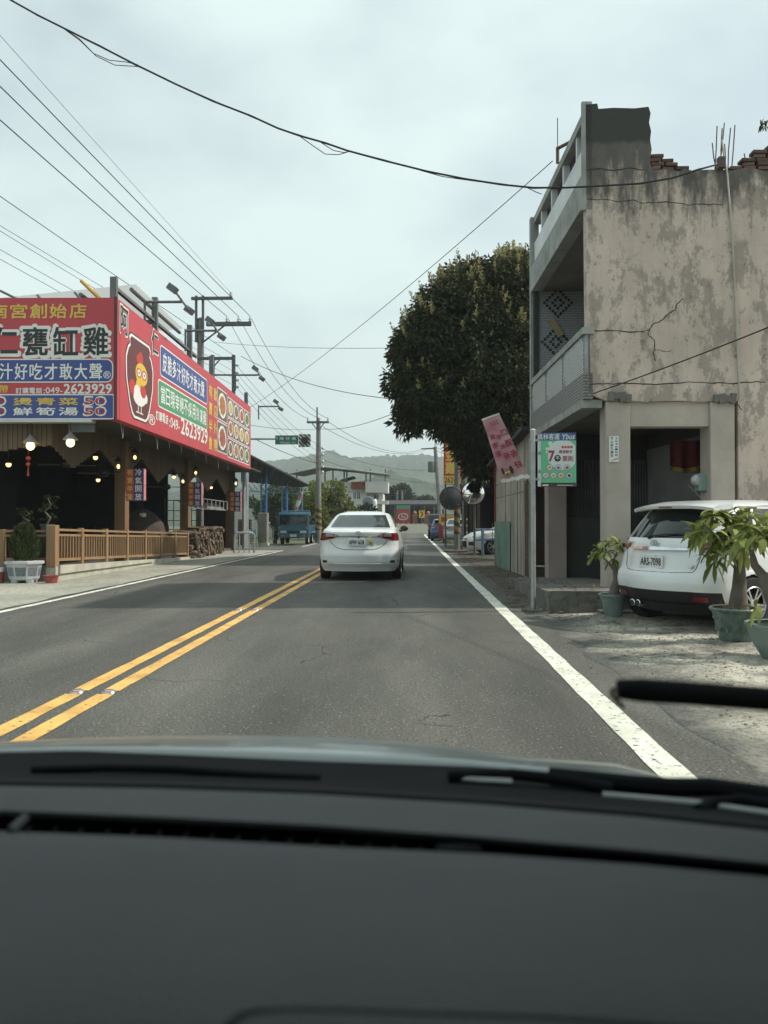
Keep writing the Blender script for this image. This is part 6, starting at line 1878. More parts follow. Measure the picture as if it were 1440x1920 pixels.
# pink banner strung askew by the shed
def pink_banner():
    D = 15.4
    c = [at(903, 786, D), at(936, 774, D), at(986, 892, D - 0.4), at(944, 908, D - 0.1)]
    base = (c[0] + c[1] + c[2] + c[3]) / 4
    t = thing('pink_banner', 'pink cloth banner hanging askew in front of the tree and shed', 'banner', (base.x, base.y, c[3].z), 0)
    o = Vector((base.x, base.y, c[3].z))
    def f(u, v, d=0.0):
        p = (c[0] * (1 - u) + c[1] * u) * (1 - v) + (c[3] * (1 - u) + c[2] * u) * v
        bend = 0.05 * math.sin(v * 3.0) + 0.02 * math.sin(v * 9 + u * 4)
        return tuple(p - o + Vector((0.10 * v * v * (u - 0.3) , -bend - d, -0.05 * v * v * u)))
    m, n, l, b = nodes_of('banner_pink')
    tc = n.new('ShaderNodeTexCoord'); nt = n.new('ShaderNodeTexNoise'); nt.inputs['Scale'].default_value = 2.6; nt.inputs['Detail'].default_value = 4
    l.new(tc.outputs['Object'], nt.inputs['Vector'])
    r = n.new('ShaderNodeValToRGB'); r.color_ramp.elements[0].position = 0.38; r.color_ramp.elements[1].position = 0.62
    r.color_ramp.elements[0].color = (0.52, 0.22, 0.26, 1); r.color_ramp.elements[1].color = (0.62, 0.42, 0.42, 1); l.new(nt.outputs['Fac'], r.inputs['Fac'])
    l.new(r.outputs['Color'], b.inputs['Base Color']); setc(b, 'Roughness', 0.7)
    tr = n.new('ShaderNodeBsdfTranslucent'); l.new(r.outputs['Color'], tr.inputs['Color'])
    mx = n.new('ShaderNodeMixShader'); mx.inputs['Fac'].default_value = 0.35; l.new(b.outputs[0], mx.inputs[1]); l.new(tr.outputs[0], mx.inputs[2]); l.new(mx.outputs[0], n['Material Output'].inputs['Surface'])
    cl = MB().grid(f, 8, 24).build('cloth', m, t, smooth='all')
    MB().grid(lambda u, v: f(u, lerp(0, 0.02, v), 0.004), 8, 1).build('hem', M_PLATE, cl)
    M_RD = pm('banner_ink', (0.32, 0.02, 0.05), 0.7, 0, 0)
    ax = (Vector(f(1, .5)) - Vector(f(0, .5))).normalized(); up = (Vector(f(.5, .3)) - Vector(f(.5, .6))).normalized()
    for s, uu, v0, v1, sz in (('紫南宮', 0.22, 0.30, 0.56, 0.12), ('平米迎', 0.52, 0.34, 0.62, 0.12), ('口酒冬好', 0.82, 0.30, 0.78, 0.15)):
        for k, ch in enumerate(s):
            v = lerp(v0, v1, k / (len(s) - 1)); p = Vector(f(uu, v, 0.02))
            text('mirrored_letter', ch, sz, M_RD, cl, p, tuple(-ax), tuple(up), 0.03, depth=-0.004)
    p = Vector(f(0.45, 0.12, 0.02)); text('mirrored_letter', '2016', 0.13, M_RD, cl, p, tuple(-ax), tuple(up), 0.0, depth=-0.004)
    def spot(nm, u, v, ru, rv, mat, d):
        P = [f(u + ru * math.cos(a * math.pi / 9), v + rv * math.sin(a * math.pi / 9), d) for a in range(18)]
        mb = MB(); mb.add(P, [tuple(range(18))]); mb.build(nm, mat, cl)
    for k in range(6): spot('snow_print', 0.08 + 0.17 * k, 0.955 + 0.012 * (k % 2), 0.10, 0.03, M_PLATE, 0.010 + 0.0004 * k)
    tan = pm('print_tan', (0.36, 0.22, 0.12), 0.7, 0, 0.1); dk = pm('print_dark', (0.05, 0.025, 0.02), 0.7, 0, 0)
    spot('animal_print', 0.32, 0.86, 0.20, 0.075, tan, 0.016); spot('animal_ear', 0.50, 0.83, 0.07, 0.06, dk, 0.018); spot('animal_ear', 0.16, 0.82, 0.05, 0.05, dk, 0.018)
    spot('animal_eye', 0.27, 0.85, 0.035, 0.013, M_PLATE, 0.021); spot('animal_eye', 0.38, 0.85, 0.035, 0.013, M_PLATE, 0.021); spot('animal_nose', 0.30, 0.885, 0.03, 0.012, dk, 0.021)
    for a, b_ in ((c[1], at(1003, 742, 16.3)), (c[2], at(1006, 935, 16.4))):
        MB().path([tuple(a - o), tuple((a + b_) / 2 - o - Vector((0, 0, .03))), tuple(b_ - o)], 0.006, 4).build('cord', M_WIRE, t)
pink_banner()

# convex traffic mirrors
def convex(name, label, p, r, face, poleH, own_pole=True):
    t = thing(name, label, 'traffic mirror', (p.x, p.y, 0), 0, 'convex traffic mirrors')
    z = p.z; s = -1 if face else 1
    prof = [(r * math.sin(a), s * (0.30 * r) * math.cos(a) ** 1.0) for a in [k * math.pi / 2 / 10 for k in range(11)]]
    prof[0] = (0.001, prof[0][1])
    if face:
        MB().lathe(prof, 32, (0, -0.02, z), 'y', False, False).build('mirror_face', pm('mirror', (0.86, 0.88, 0.88), 0.02, 1.0, 0), t, smooth='all')
    MB().lathe([(r * 0.2, 0.10), (r * 0.8, 0.07), (r * 1.07, 0.02), (r * 1.08, -0.03), (r * 1.0, -0.03)], 32, (0, 0.0, z), 'y', True, False).build('backing', pm('mirror_back', (0.045, 0.05, 0.052), 0.6), t, smooth=True) if face else \
        MB().lathe([(r * 1.0, -0.10), (r * 1.06, -0.06), (r * 0.9, -0.10), (r * 0.5, -0.20), (0.02, -0.24)], 32, (0, 0.0, z), 'y', True, False).build('backing', pm('mirror_back', (0.045, 0.05, 0.052), 0.6), t, smooth=True)
    if not face:
        for k in range(3):
            a = R(60 * k + 15)
            MB().tube((-r * .95 * math.cos(a), -0.14, z - r * .95 * math.sin(a)), (r * .95 * math.cos(a), -0.14, z + r * .95 * math.sin(a)), 0.018, n=5).build('rib', M_ARMS, t)
    if own_pole:
        MB().tube((0.06, 0.12, 0), (0.06, 0.12, z + 0.1), 0.045, n=10).build('post', M_ARMS, t, smooth=True)
    MB().box(-0.02, 0.14, 0.05, 0.14, z - 0.06, z + 0.06).build('bracket', M_ARMS, t)
convex('convex_mirror', 'round convex mirror facing us on a thin post by the parked cars', at(887, 925, 29.5), 0.42, True, 3)
mb_p = at(846, 934, 32.6)
convex('convex_mirror', 'dark back of a round traffic mirror fixed to the striped pole', mb_p, 0.46, False, 3, False)

# striped pole
def stripe_mat(name, c0, c1, turns=2.2, dens=2.6):
    m, n, l, b = nodes_of(name)
    tc = n.new('ShaderNodeTexCoord'); sp = n.new('ShaderNodeSeparateXYZ'); l.new(tc.outputs['Object'], sp.inputs[0])
    at2 = n.new('ShaderNodeMath'); at2.operation = 'ARCTAN2'; l.new(sp.outputs['Y'], at2.inputs[0]); l.new(sp.outputs['X'], at2.inputs[1])
    a = n.new('ShaderNodeMath'); a.operation = 'MULTIPLY'; a.inputs[1].default_value = 1 / (2 * math.pi); l.new(at2.outputs[0], a.inputs[0])
    z = n.new('ShaderNodeMath'); z.operation = 'MULTIPLY_ADD'; z.inputs[1].default_value = dens; l.new(sp.outputs['Z'], z.inputs[0]); l.new(a.outputs[0], z.inputs[2])
    f = n.new('ShaderNodeMath'); f.operation = 'FRACT'; l.new(z.outputs[0], f.inputs[0])
    g = n.new('ShaderNodeMath'); g.operation = 'GREATER_THAN'; g.inputs[1].default_value = 0.5; l.new(f.outputs[0], g.inputs[0])
    mx = n.new('ShaderNodeMix'); mx.data_type = 'RGBA'; mx.inputs['A'].default_value = c4(c0); mx.inputs['B'].default_value = c4(c1); l.new(g.outputs[0], mx.inputs['Factor'])
    l.new(mx.outputs['Result'], b.inputs['Base Color']); setc(b, 'Roughness', 0.6)
    return m
M_STRIPE = stripe_mat('hazard_stripes', (0.26, 0.165, 0.04), (0.03, 0.03, 0.03))
sp_ = at(857, 1033, 33.0)
t = thing('striped_pole', 'concrete pole with yellow and black stripes on the right verge', 'utility pole', (sp_.x, 33.0, 0), 0)
MB().lathe([(0.13, 0), (0.095, 9.0)], 14, cap0=True).build('shaft', M_POLE, t, smooth=True)
MB().lathe([(0.134, 0.75), (0.127, 2.25)], 14, cap0=False, cap1=False).build('stripe_band', M_STRIPE, t, smooth=True)
MB().bbox(-0.55, 0.45, -0.3, 0.5, 0, 0.10, 0.02).build('footing', M_SLAB, t)
MB().tube((0.22, -0.02, 0.0), (0.22, -0.02, 3.3), 0.035, n=8).build('side_pipe', M_ARMS, t)

# blue railing by the parked cars
t = thing('blue_railing', 'low pale-blue steel railing in front of the parked white car', 'railing', (at(905, 1038, 29.0).x, 29.0, 0), 0)
M_BLR = pm('rail_blue', (0.16, 0.26, 0.36), 0.6, 0, 0.15, 3)
for k in range(3): MB().tube((k * 1.0, 0, 0), (k * 1.0, 0, 1.0), 0.055, n=8).build('post', M_BLR, t, smooth=True)
for z in (0.97, 0.6): MB().tube((-0.25, 0, z), (2.2, 0, z), 0.035, n=8).build('rail', M_BLR, t, smooth=True)
for k in range(3): MB().tube((0.35 + 0.45 * k, 0.0, 0), (0.35 + 0.45 * k, 0, 1.2), 0.012, n=5).build('rod', M_ARMS, t)

# tall red shop sign with yellow letters
def red_sign():
    D = 40.0
    a, b_ = at(832, 908, D), at(865, 806, D)
    t = thing('vertical_shop_sign', 'tall red vertical sign with yellow lettering under the tree', 'sign', (a.x, D, 0), 0)
    w, z0, z1 = b_.x - a.x, a.z, b_.z + 0.4
    MB().box(0, w, 0, 0.16, z0, z1).build('panel', pm('vsign_red', (0.50, 0.05, 0.03), 0.5, 0, 0.1, 2), t)
    MB().box(0.02, w - 0.02, -0.01, -0.001, z0 + 0.02, z0 + 0.42).build('number_band', M_SIGNY, t)
    text('lettering', '2624 7', 1, M_INK, t, (w / 2, -0.01, z0 + 0.22), (1,0,0), (0,0,1), 0.02, width=w * 0.9, height=0.28)
    for k, ch in enumerate('黃金雞'):
        text('letter', ch, 1, M_SIGNY, t, (w * 0.42, 0, z1 - 0.98 - k * 0.66), (1,0,0), (0,0,1), 0.05, width=w * 0.62, height=0.56)
    text('letter', '福', 1, M_SIGNW, t, (w * 0.3, 0, z1 - 0.48), (1,0,0), (0,0,1), 0.04, width=w * 0.45, height=0.34)
    for x in (0.1, w - 0.1): MB().tube((x, 0.3, 0), (x, 0.3, z1), 0.05, n=6).build('post', M_ARMS, t)
    for k in range(9):
        z = 2.2 + k * 0.42
        MB().tube((w + 0.15, 0.5, z), (w + 0.65, 0.5, z + 0.42 * (1 if k % 2 else 0)), 0.02, n=4).build('lattice_bar', M_ARMS, t)
    for x in (w + 0.15, w + 0.65): MB().tube((x, 0.5, 0), (x, 0.5, 6.2), 0.03, n=5).build('lattice_leg', M_ARMS, t)
red_sign()
t = thing('small_yellow_sign', 'small red and yellow board standing behind the silver sedan', 'sign', (2.05, 50.6, 0), 0)
MB().box(-0.35, 0.65, 0, 0.05, 0.2, 1.72).build('board', pm('asign_red', (0.42,0.05,0.04), 0.5), t)
MB().box(-0.33, 0.63, -0.008, -0.001, 1.15, 1.70).build('yellow_panel', M_SIGNY, t)
text('lettering', '雞 7', 1, pm('price_red', (0.42, 0.02, 0.03), 0.5), t, (0.15, -0.008, 1.42), (1,0,0), (0,0,1), 0.03, width=0.7, height=0.35)

# ------------------------------------------------------------------ utility poles
def insulator(parent, p, h=0.22):
    MB().lathe([(0.03, 0), (0.075, 0.02), (0.05, 0.07), (0.08, 0.10), (0.045, 0.15), (0.06, 0.18), (0.02, h)], 10, p).build('insulator', M_INSUL, parent, smooth=True)
D1 = 37.0
P1 = at(376, 700, D1)
def zat(py, D): return at(700, py, D).z
pole1 = thing('utility_pole', 'utility pole with double top crossarm behind the red signboard', 'utility pole', (P1.x, D1, 0), 0, 'utility poles along the street')
sc1 = D1 / FPX
MB().lathe([(0.21, 0), (0.15, zat(596, D1))], 14).build('shaft', M_POLE, pole1, smooth=True)
MB().sphere((0, 0, zat(597, D1)), 0.17, 12, 6, (1, 1, .7)).build('head', M_POLE, pole1, smooth=True)
for dx in (-7, 6): MB().box(dx*sc1-0.05, dx*sc1+0.05, -0.2, -0.1, zat(640, D1), zat(553, D1)).build('riser', M_ARMS, pole1)
MB().box(-15*sc1, 63*sc1, -0.32, -0.2, zat(560, D1)-0.05, zat(560, D1)+0.08).build('top_crossarm', M_ARMS, pole1)
MB().box(12*sc1, 97*sc1, -0.16, -0.0, zat(606, D1)-0.09, zat(606, D1)+0.09).build('crossarm', M_ARMS, pole1)
MB().tube((3*sc1, -0.1, zat(642, D1)), (48*sc1, -0.1, zat(608, D1)), 0.04, n=6).build('brace', M_ARMS, pole1)
insulator(pole1, (60*sc1, -0.26, zat(558, D1)+0.06))
WT = []
for px in (427, 449, 471):
    x = (px - 376) * sc1
    insulator(pole1, (x, -0.08, zat(605, D1) + 0.08)); WT.append(Vector((P1.x + x, D1 - 0.08, zat(603, D1) + 0.28)))
D2 = 35.0
P2 = at(438, 700, D2); sc2 = D2 / FPX
pole2 = thing('utility_pole', 'thin steel pole with stacked insulators beside the signboard middle', 'utility pole', (P2.x, D2, 0), 0, 'utility poles along the street')
MB().box(-0.07, 0.07, -0.07, 0.07, 0, zat(664, D2)).build('shaft', M_ARMS, pole2)
MB().box(-68*sc2, -0.075, -0.06, 0.06, zat(670, D2)-0.06, zat(670, D2)+0.06).build('crossarm', M_ARMS, pole2)
MB().tube((-40*sc2, 0, zat(688, D2)), (-25*sc2, 0, zat(671, D2)), 0.03, n=5).build('brace', M_ARMS, pole2)
MB().box(-43*sc2, -37*sc2, -0.1, 0.1, zat(740, D2), zat(664, D2)).build('bracket_post', M_ARMS, pole2)
MB().tube((-45*sc2, 0, zat(701, D2)), (43*sc2, 0, zat(702, D2)), 0.04, n=6).build('lower_arm', M_ARMS, pole2)
for py in (683, 697, 711, 724):
    MB().lathe([(0.03, 0), (0.07, 0.03), (0.05, 0.08), (0.07, 0.11), (0.03, 0.15)], 8, (0.09, -0.02, zat(py, D2)), 'x').build('insulator', M_INSUL, pole2, smooth=True)
D3 = 47.0
P3 = at(597, 900, D3); sc3 = D3 / FPX
pole3 = thing('utility_pole', 'concrete utility pole with short crossarm beside the blue truck', 'utility pole', (P3.x, D3, 0), 0, 'utility poles along the street')
MB().lathe([(0.19, 0), (0.13, zat(783, D3))], 14).build('shaft', M_POLE, pole3, smooth=True)
MB().lathe([(0.197, 0.8), (0.188, 2.2)], 14, cap0=False, cap1=False).build('stripe_band', M_STRIPE, pole3, smooth=True)
MB().tube((-0.08, 0, zat(800, D3)), (-0.08, 0, zat(763, D3)), 0.05, n=6).build('top_rod', M_ARMS, pole3)
MB().box(-21*sc3, 20*sc3, -0.25, -0.14, zat(792, D3)-0.06, zat(792, D3)+0.06).build('crossarm', M_ARMS, pole3)
for s in (-1, 1): MB().tube((s*2*sc3, -0.2, zat(806, D3)), (s*12*sc3, -0.2, zat(793, D3)), 0.03, n=5).build('brace', M_ARMS, pole3)
for px in (578, 600, 616): insulator(pole3, ((px-597)*sc3, -0.2, zat(791, D3)+0.04))
for py in (840, 852, 865, 875, 885): MB().sphere((8*sc3, 0, zat(py, D3)), 0.09, 8, 6).build('spool_insulator', M_INSUL, pole3, smooth=True)
D4 = 75.0
P4 = at(828, 960, D4); sc4 = D4 / FPX
pole4 = thing('utility_pole', 'leaning pole with transformer and street lamp far down the road', 'utility pole', (P4.x, D4, 0), 0, 'utility poles along the street')
top4 = Vector((-12*sc4, 0, zat(838, D4)))
MB().tube((0, 0, 0), top4, 0.24, 0.17, 10).build('shaft', M_POLE, pole4, smooth=True)
MB().tube(top4 + Vector((-26*sc4, 0, -0.2)), top4 + Vector((2*sc4, 0, -0.15)), 0.07, n=6).build('crossarm', M_ARMS, pole4)
MB().tube(top4, top4 + Vector((-1*sc4, 0, 0.9)), 0.05, n=6).build('lamp_riser', M_GALV, pole4)
MB().tube(top4 + Vector((-1*sc4, 0, 0.9)), top4 + Vector((-8*sc4, 0, 0.85)), 0.05, n=6).build('lamp_arm', M_GALV, pole4)
MB().lathe([(0.3,-0.5),(0.33,-0.4),(0.33,0.4),(0.3,0.5)], 14, tuple(top4 + Vector((-7*sc4, 0, -1.9)))).build('transformer', M_ARMS, pole4, smooth=True)

# mast arm with street name sign and signal back board
D5 = 36.5
P5 = at(462, 900, D5)
ma = thing('mast_arm_sign', 'green street name sign and striped signal board on a mast arm', 'street sign', (P5.x, D5, 0), 0)
sc5 = D5 / FPX
zA = zat(822, D5)
def mast():
    MB().lathe([(0.11, 0), (0.08, zA + 0.1)], 12).build('post', M_GALV, ma, smooth=True)
    MB().tube((0, 0, zA), (122*sc5, 0, zA - 0.02), 0.05, 0.035, 8).build('arm', M_GALV, ma, smooth=True)
    x0, x1 = 55*sc5, 98.5*sc5
    g = MB().box(x0, x1, -0.08, -0.05, zat(833, D5), zat(816, D5)).build('name_board', pm('street_green', (0.02, 0.17, 0.12), 0.45, 0, 0.05), ma)
    xc = (x0 + x1) / 2
    text('lettering', '灣 仔 巷', 1, M_SIGNW, g, (xc + 0.05, -0.08, zat(822, D5)), (1,0,0), (0,0,1), 0.01, width=0.78, height=0.15)
    text('lettering', 'Wanzai  Ln', 1, M_SIGNW, g, (xc + 0.05, -0.08, zat(829.5, D5)), (1,0,0), (0,0,1), 0.01, width=0.70, height=0.09)
    text('arrow', '<', 1, M_SIGNW, g, (x0 + 0.07, -0.08, zat(821, D5)), (1,0,0), (0,0,1), 0.04, width=0.07, height=0.12)
    m, n, l, b = nodes_of('diagonal_stripes')
    tc = n.new('ShaderNodeTexCoord'); sp = n.new('ShaderNodeSeparateXYZ'); l.new(tc.outputs['Object'], sp.inputs[0])
    a = n.new('ShaderNodeMath'); a.operation = 'ADD'; l.new(sp.outputs['X'], a.inputs[0]); l.new(sp.outputs['Z'], a.inputs[1])
    k = n.new('ShaderNodeMath'); k.operation = 'MULTIPLY'; k.inputs[1].default_value = 5.2; l.new(a.outputs[0], k.inputs[0])
    f = n.new('ShaderNodeMath'); f.operation = 'FRACT'; l.new(k.outputs[0], f.inputs[0])
    g2 = n.new('ShaderNodeMath'); g2.operation = 'GREATER_THAN'; g2.inputs[1].default_value = 0.5; l.new(f.outputs[0], g2.inputs[0])
    mx = n.new('ShaderNodeMix'); mx.data_type = 'RGBA'; mx.inputs['A'].default_value = (0.02,0.02,0.02,1); mx.inputs['B'].default_value = (0.6,0.62,0.62,1); l.new(g2.outputs[0], mx.inputs['Factor'])
    l.new(mx.outputs['Result'], b.inputs['Base Color'])
    bb = MB().box(99.5*sc5, 122*sc5, -0.10, -0.06, zat(838, D5), zat(814, D5)).build('signal_board', m, ma)
    cx = 111*sc5
    MB().lathe([(0.15, -0.14), (0.15, -0.02), (0.12, -0.01)], 16, (cx, -0.09, zat(826, D5)), 'y').build('signal_hood', M_BLACKP2, bb, smooth=True)
    MB().lathe([(0.11, -0.12), (0.11, -0.115)], 16, (cx, -0.12, zat(826, D5)), 'y').build('signal_lens', pm('dark_lens', (0.03,0.03,0.02), 0.2), bb)
M_BLACKP2 = pm('black_plastic', (0.014, 0.015, 0.016), 0.5, 0, 0.15, 30)
mast()

# ------------------------------------------------------------------ overhead wires
def catenary(a, b, sag, n=18):
    return [a.lerp(b, i / n) - Vector((0, 0, sag * 4 * (i / n) * (1 - i / n))) for i in range(n + 1)]
def wire(label, pts, r=0.012, group='overhead wires', n=5):
    o = Vector((pts[0].x, pts[0].y, pts[0].z))
    t = MB().path([tuple(p - o) for p in pts], r, n, True).build('overhead_wire', M_WIRE, None, smooth='all')
    t.location = o
    tag(t, label, 'wire', group)
    return t
def back(a, py, Dn, y1=1.0):
    """run a line from a back over our left shoulder through the frame edge at height py"""
    b = at(0, py, Dn)
    d = (b - a); return a + d * ((y1 - a.y) / d.y)
for i, (py, lab) in enumerate(((215, 'lowest of the three power lines running back from the near pole'), (152, 'middle power line running back from the near pole'), (102, 'highest of the three power lines running back from the near pole'))):
    wire(lab, catenary(WT[i], back(WT[i], py, 17.5), 0.12), 0.014)
wt0 = Vector((P1.x + 60*sc1, D1 - 0.26, zat(550, D1)))
wire('thin wire from the top crossarm of the near pole', catenary(wt0, back(wt0, 62, 17.5), 0.05), 0.006)
for i, (px, lab) in enumerate(((578, 'left power line dropping from the near pole to the truck pole'), (600, 'middle power line dropping to the truck pole'), (616, 'right power line dropping to the truck pole'))):
    wire(lab, catenary(WT[i], at(px, 785, D3), 0.85), 0.012)
for py, qy, lab in ((360, 668, 'service wire running back from the steel pole top'), (415, 684, 'upper of the low service wires behind the signboard'), (425, 698, 'second low service wire behind the signboard'), (460, 711, 'third low service wire behind the signboard'), (478, 724, 'lowest service wire behind the signboard')):
    a = at(441, qy, D2)
    wire(lab, catenary(a, back(a, py, 18.5, 4.0), 0.1), 0.007 if py != 360 else 0.010)
for qy, ty, lab in ((683, 840, 'first wire from the insulator stack to the truck pole'), (697, 852, 'second wire from the insulator stack to the truck pole'), (711, 865, 'third wire from the insulator stack to the truck pole'), (724, 875, 'fourth wire from the insulator stack to the truck pole')):
    wire(lab, catenary(at(442, qy, D2), at(605, ty, D3), 0.35), 0.008)
# bundled service cable crossing overhead to the building
def bundle():
    YB = 11.93
    pp = [(-60,-60),(20,0),(70,28),(130,58),(190,88),(250,119),(330,158),(400,190),(470,217),(520,240),(560,254),(610,268),(650,282),(720,301),(800,321),(870,335),(940,346),(1000,352),(1060,352),(1120,349),(1200,344),(1260,334),(1310,318),(1346,308)]
    pts = [at(x, y, YB) for x, y in pp]
    o = pts[0]
    t = thing('service_cable', 'thick bundled cable sagging overhead from upper left to the derelict building', 'cable', tuple(o), 0)
    MB().path([tuple(p - o) for p in pts], 0.014, 6).build('main_cable', M_WIRE, t, smooth='all')
    MB().path([tuple(p - o + Vector((0.0, 0.0, 0.012 * math.sin(i * 2.1)))) for i, p in enumerate(pts)], 0.009, 5).build('lashed_cable', M_WIRE, t, smooth='all')
    for lp in ([(120,54),(150,76),(175,100),(205,113),(235,116),(258,121)], [(120,54),(148,72),(180,105),(215,122),(262,125)], [(560,254),(585,272),(610,289),(635,290),(655,284)], [(600,266),(625,282),(645,286),(658,284)], [(790,320),(830,331),(850,334),(900,341)], [(985,350),(1005,360),(1016,364)]):
        q = [at(x, y, YB) for x, y in lp]
        MB().path([tuple(p - o) for p in q], 0.0065, 4).build('slack_loop', M_WIRE, t, smooth='all')
bundle()
wire('thin diagonal wire from the derelict roof down to the left', catenary(at(1036, 302, 14.0), at(455, 772, 38), 0.3), 0.008)
wire('level wire with a splice crossing from the near pole to the tree', catenary(at(400, 641, 37), at(760, 652, 25), 0.12), 0.008)
wire('cable drooping from the steel pole across to the tree', catenary(at(452, 668, 35), at(760, 750, 25), 0.35), 0.012)
wire('cable from the signboard end past the truck pole', catenary(at(470, 797, 34), at(600, 804, D3), 0.12), 0.010)
wire('cable rising from the truck pole to the tree', catenary(at(600, 804, D3), at(760, 766, 26), 0.25), 0.012)
wire('upper line from the truck pole to the far leaning pole', catenary(at(616, 791, D3), at(792, 842, D4), 0.9), 0.014)
wire('lower line from the truck pole to the far leaning pole', catenary(at(605, 800, D3), at(800, 843, D4), 0.9), 0.014)
wire('comms cable sloping down from the signboard to the truck pole', catenary(at(478, 823, 36.5), at(592, 868, D3), 0.1), 0.016)
wire('far cable from the truck pole toward the hills on the right', catenary(at(604, 842, D3), at(812, 880, D4), 0.5), 0.012)
wire('lowest far cable from the truck pole to the right', catenary(at(604, 862, D3), at(818, 905, D4), 0.4), 0.012)
wire('black cable running down in front of the derelict wall', catenary(at(1112, 738, 11.9), at(1112, 738, 11.9) + (at(1500, 560, 8.4) - at(1112, 738, 11.9)) * (9.88 / 3.5), 0.18), 0.009)
wire('cable from the end of the far pole out of sight', catenary(at(812, 842, D4), at(1000, 870, 120), 1.2), 0.02)
# ------------------------------------------------------------------ plants
def quads(P, A, B, L, Wd):
    """leaf blades as pointed quads: base P, along A, across B"""
    n = len(P)
    v0 = P; v1 = P + A * (L * 0.45)[:, None] + B * (Wd * 0.5)[:, None]
    v2 = P + A * L[:, None]; v3 = P + A * (L * 0.45)[:, None] - B * (Wd * 0.5)[:, None]
    V = np.stack([v0, v1, v2, v3], 1).reshape(-1, 3)
    F = np.arange(n * 4).reshape(-1, 4)
    return V, F
def unit(a): return a / np.maximum(1e-9, np.linalg.norm(a, axis=1))[:, None]
def clump_leaves(C, Nn, per, L, Wd, spread, droop, g):
    n = len(C) * per
    c = np.repeat(C, per, 0); nn = np.repeat(Nn, per, 0)
    d = unit(g.normal(size=(n, 3)) + nn * 0.9)
    p = c + d * (spread * g.random(n) ** 0.5)[:, None]
    a = unit(d + g.normal(size=(n, 3)) * 0.35 + np.array([0, 0, -droop]))
    b = unit(np.cross(a, g.normal(size=(n, 3))))
    return quads(p, a, b, L * g.uniform(0.6, 1.25, n), Wd * g.uniform(0.7, 1.2, n))
def crown_points(lobes, density, g):
    C, N = [], []
    for (c, r) in lobes:
        n = int(density * r * r)
        d = unit(g.normal(size=(n, 3)))
        rad = r * (0.55 + 0.5 * g.random(n) ** 0.5)
        C.append(np.array(c)[None] + d * rad[:, None] * np.array([1, 1, 0.92])); N.append(d)
    return np.concatenate(C), np.concatenate(N)
def drop_inside(C, N, lobes, k=0.62):
    keep = np.ones(len(C), bool)
    for (c, r) in lobes:
        keep &= np.linalg.norm(C - np.array(c)[None], axis=1) > r * k
    return C[keep], N[keep]
M_BARK = pm('bark', (0.07, 0.055, 0.045), 0.95, 0, 0.35, 6, 0.8, 25)
M_LONGAN = leafmat('longan_leaf', (0.036, 0.046, 0.020), 0.45, (0.075, 0.09, 0.036))
M_PANICLE = leafmat('longan_flower', (0.30, 0.27, 0.11), 0.35, (0.52, 0.47, 0.22), 0.8)

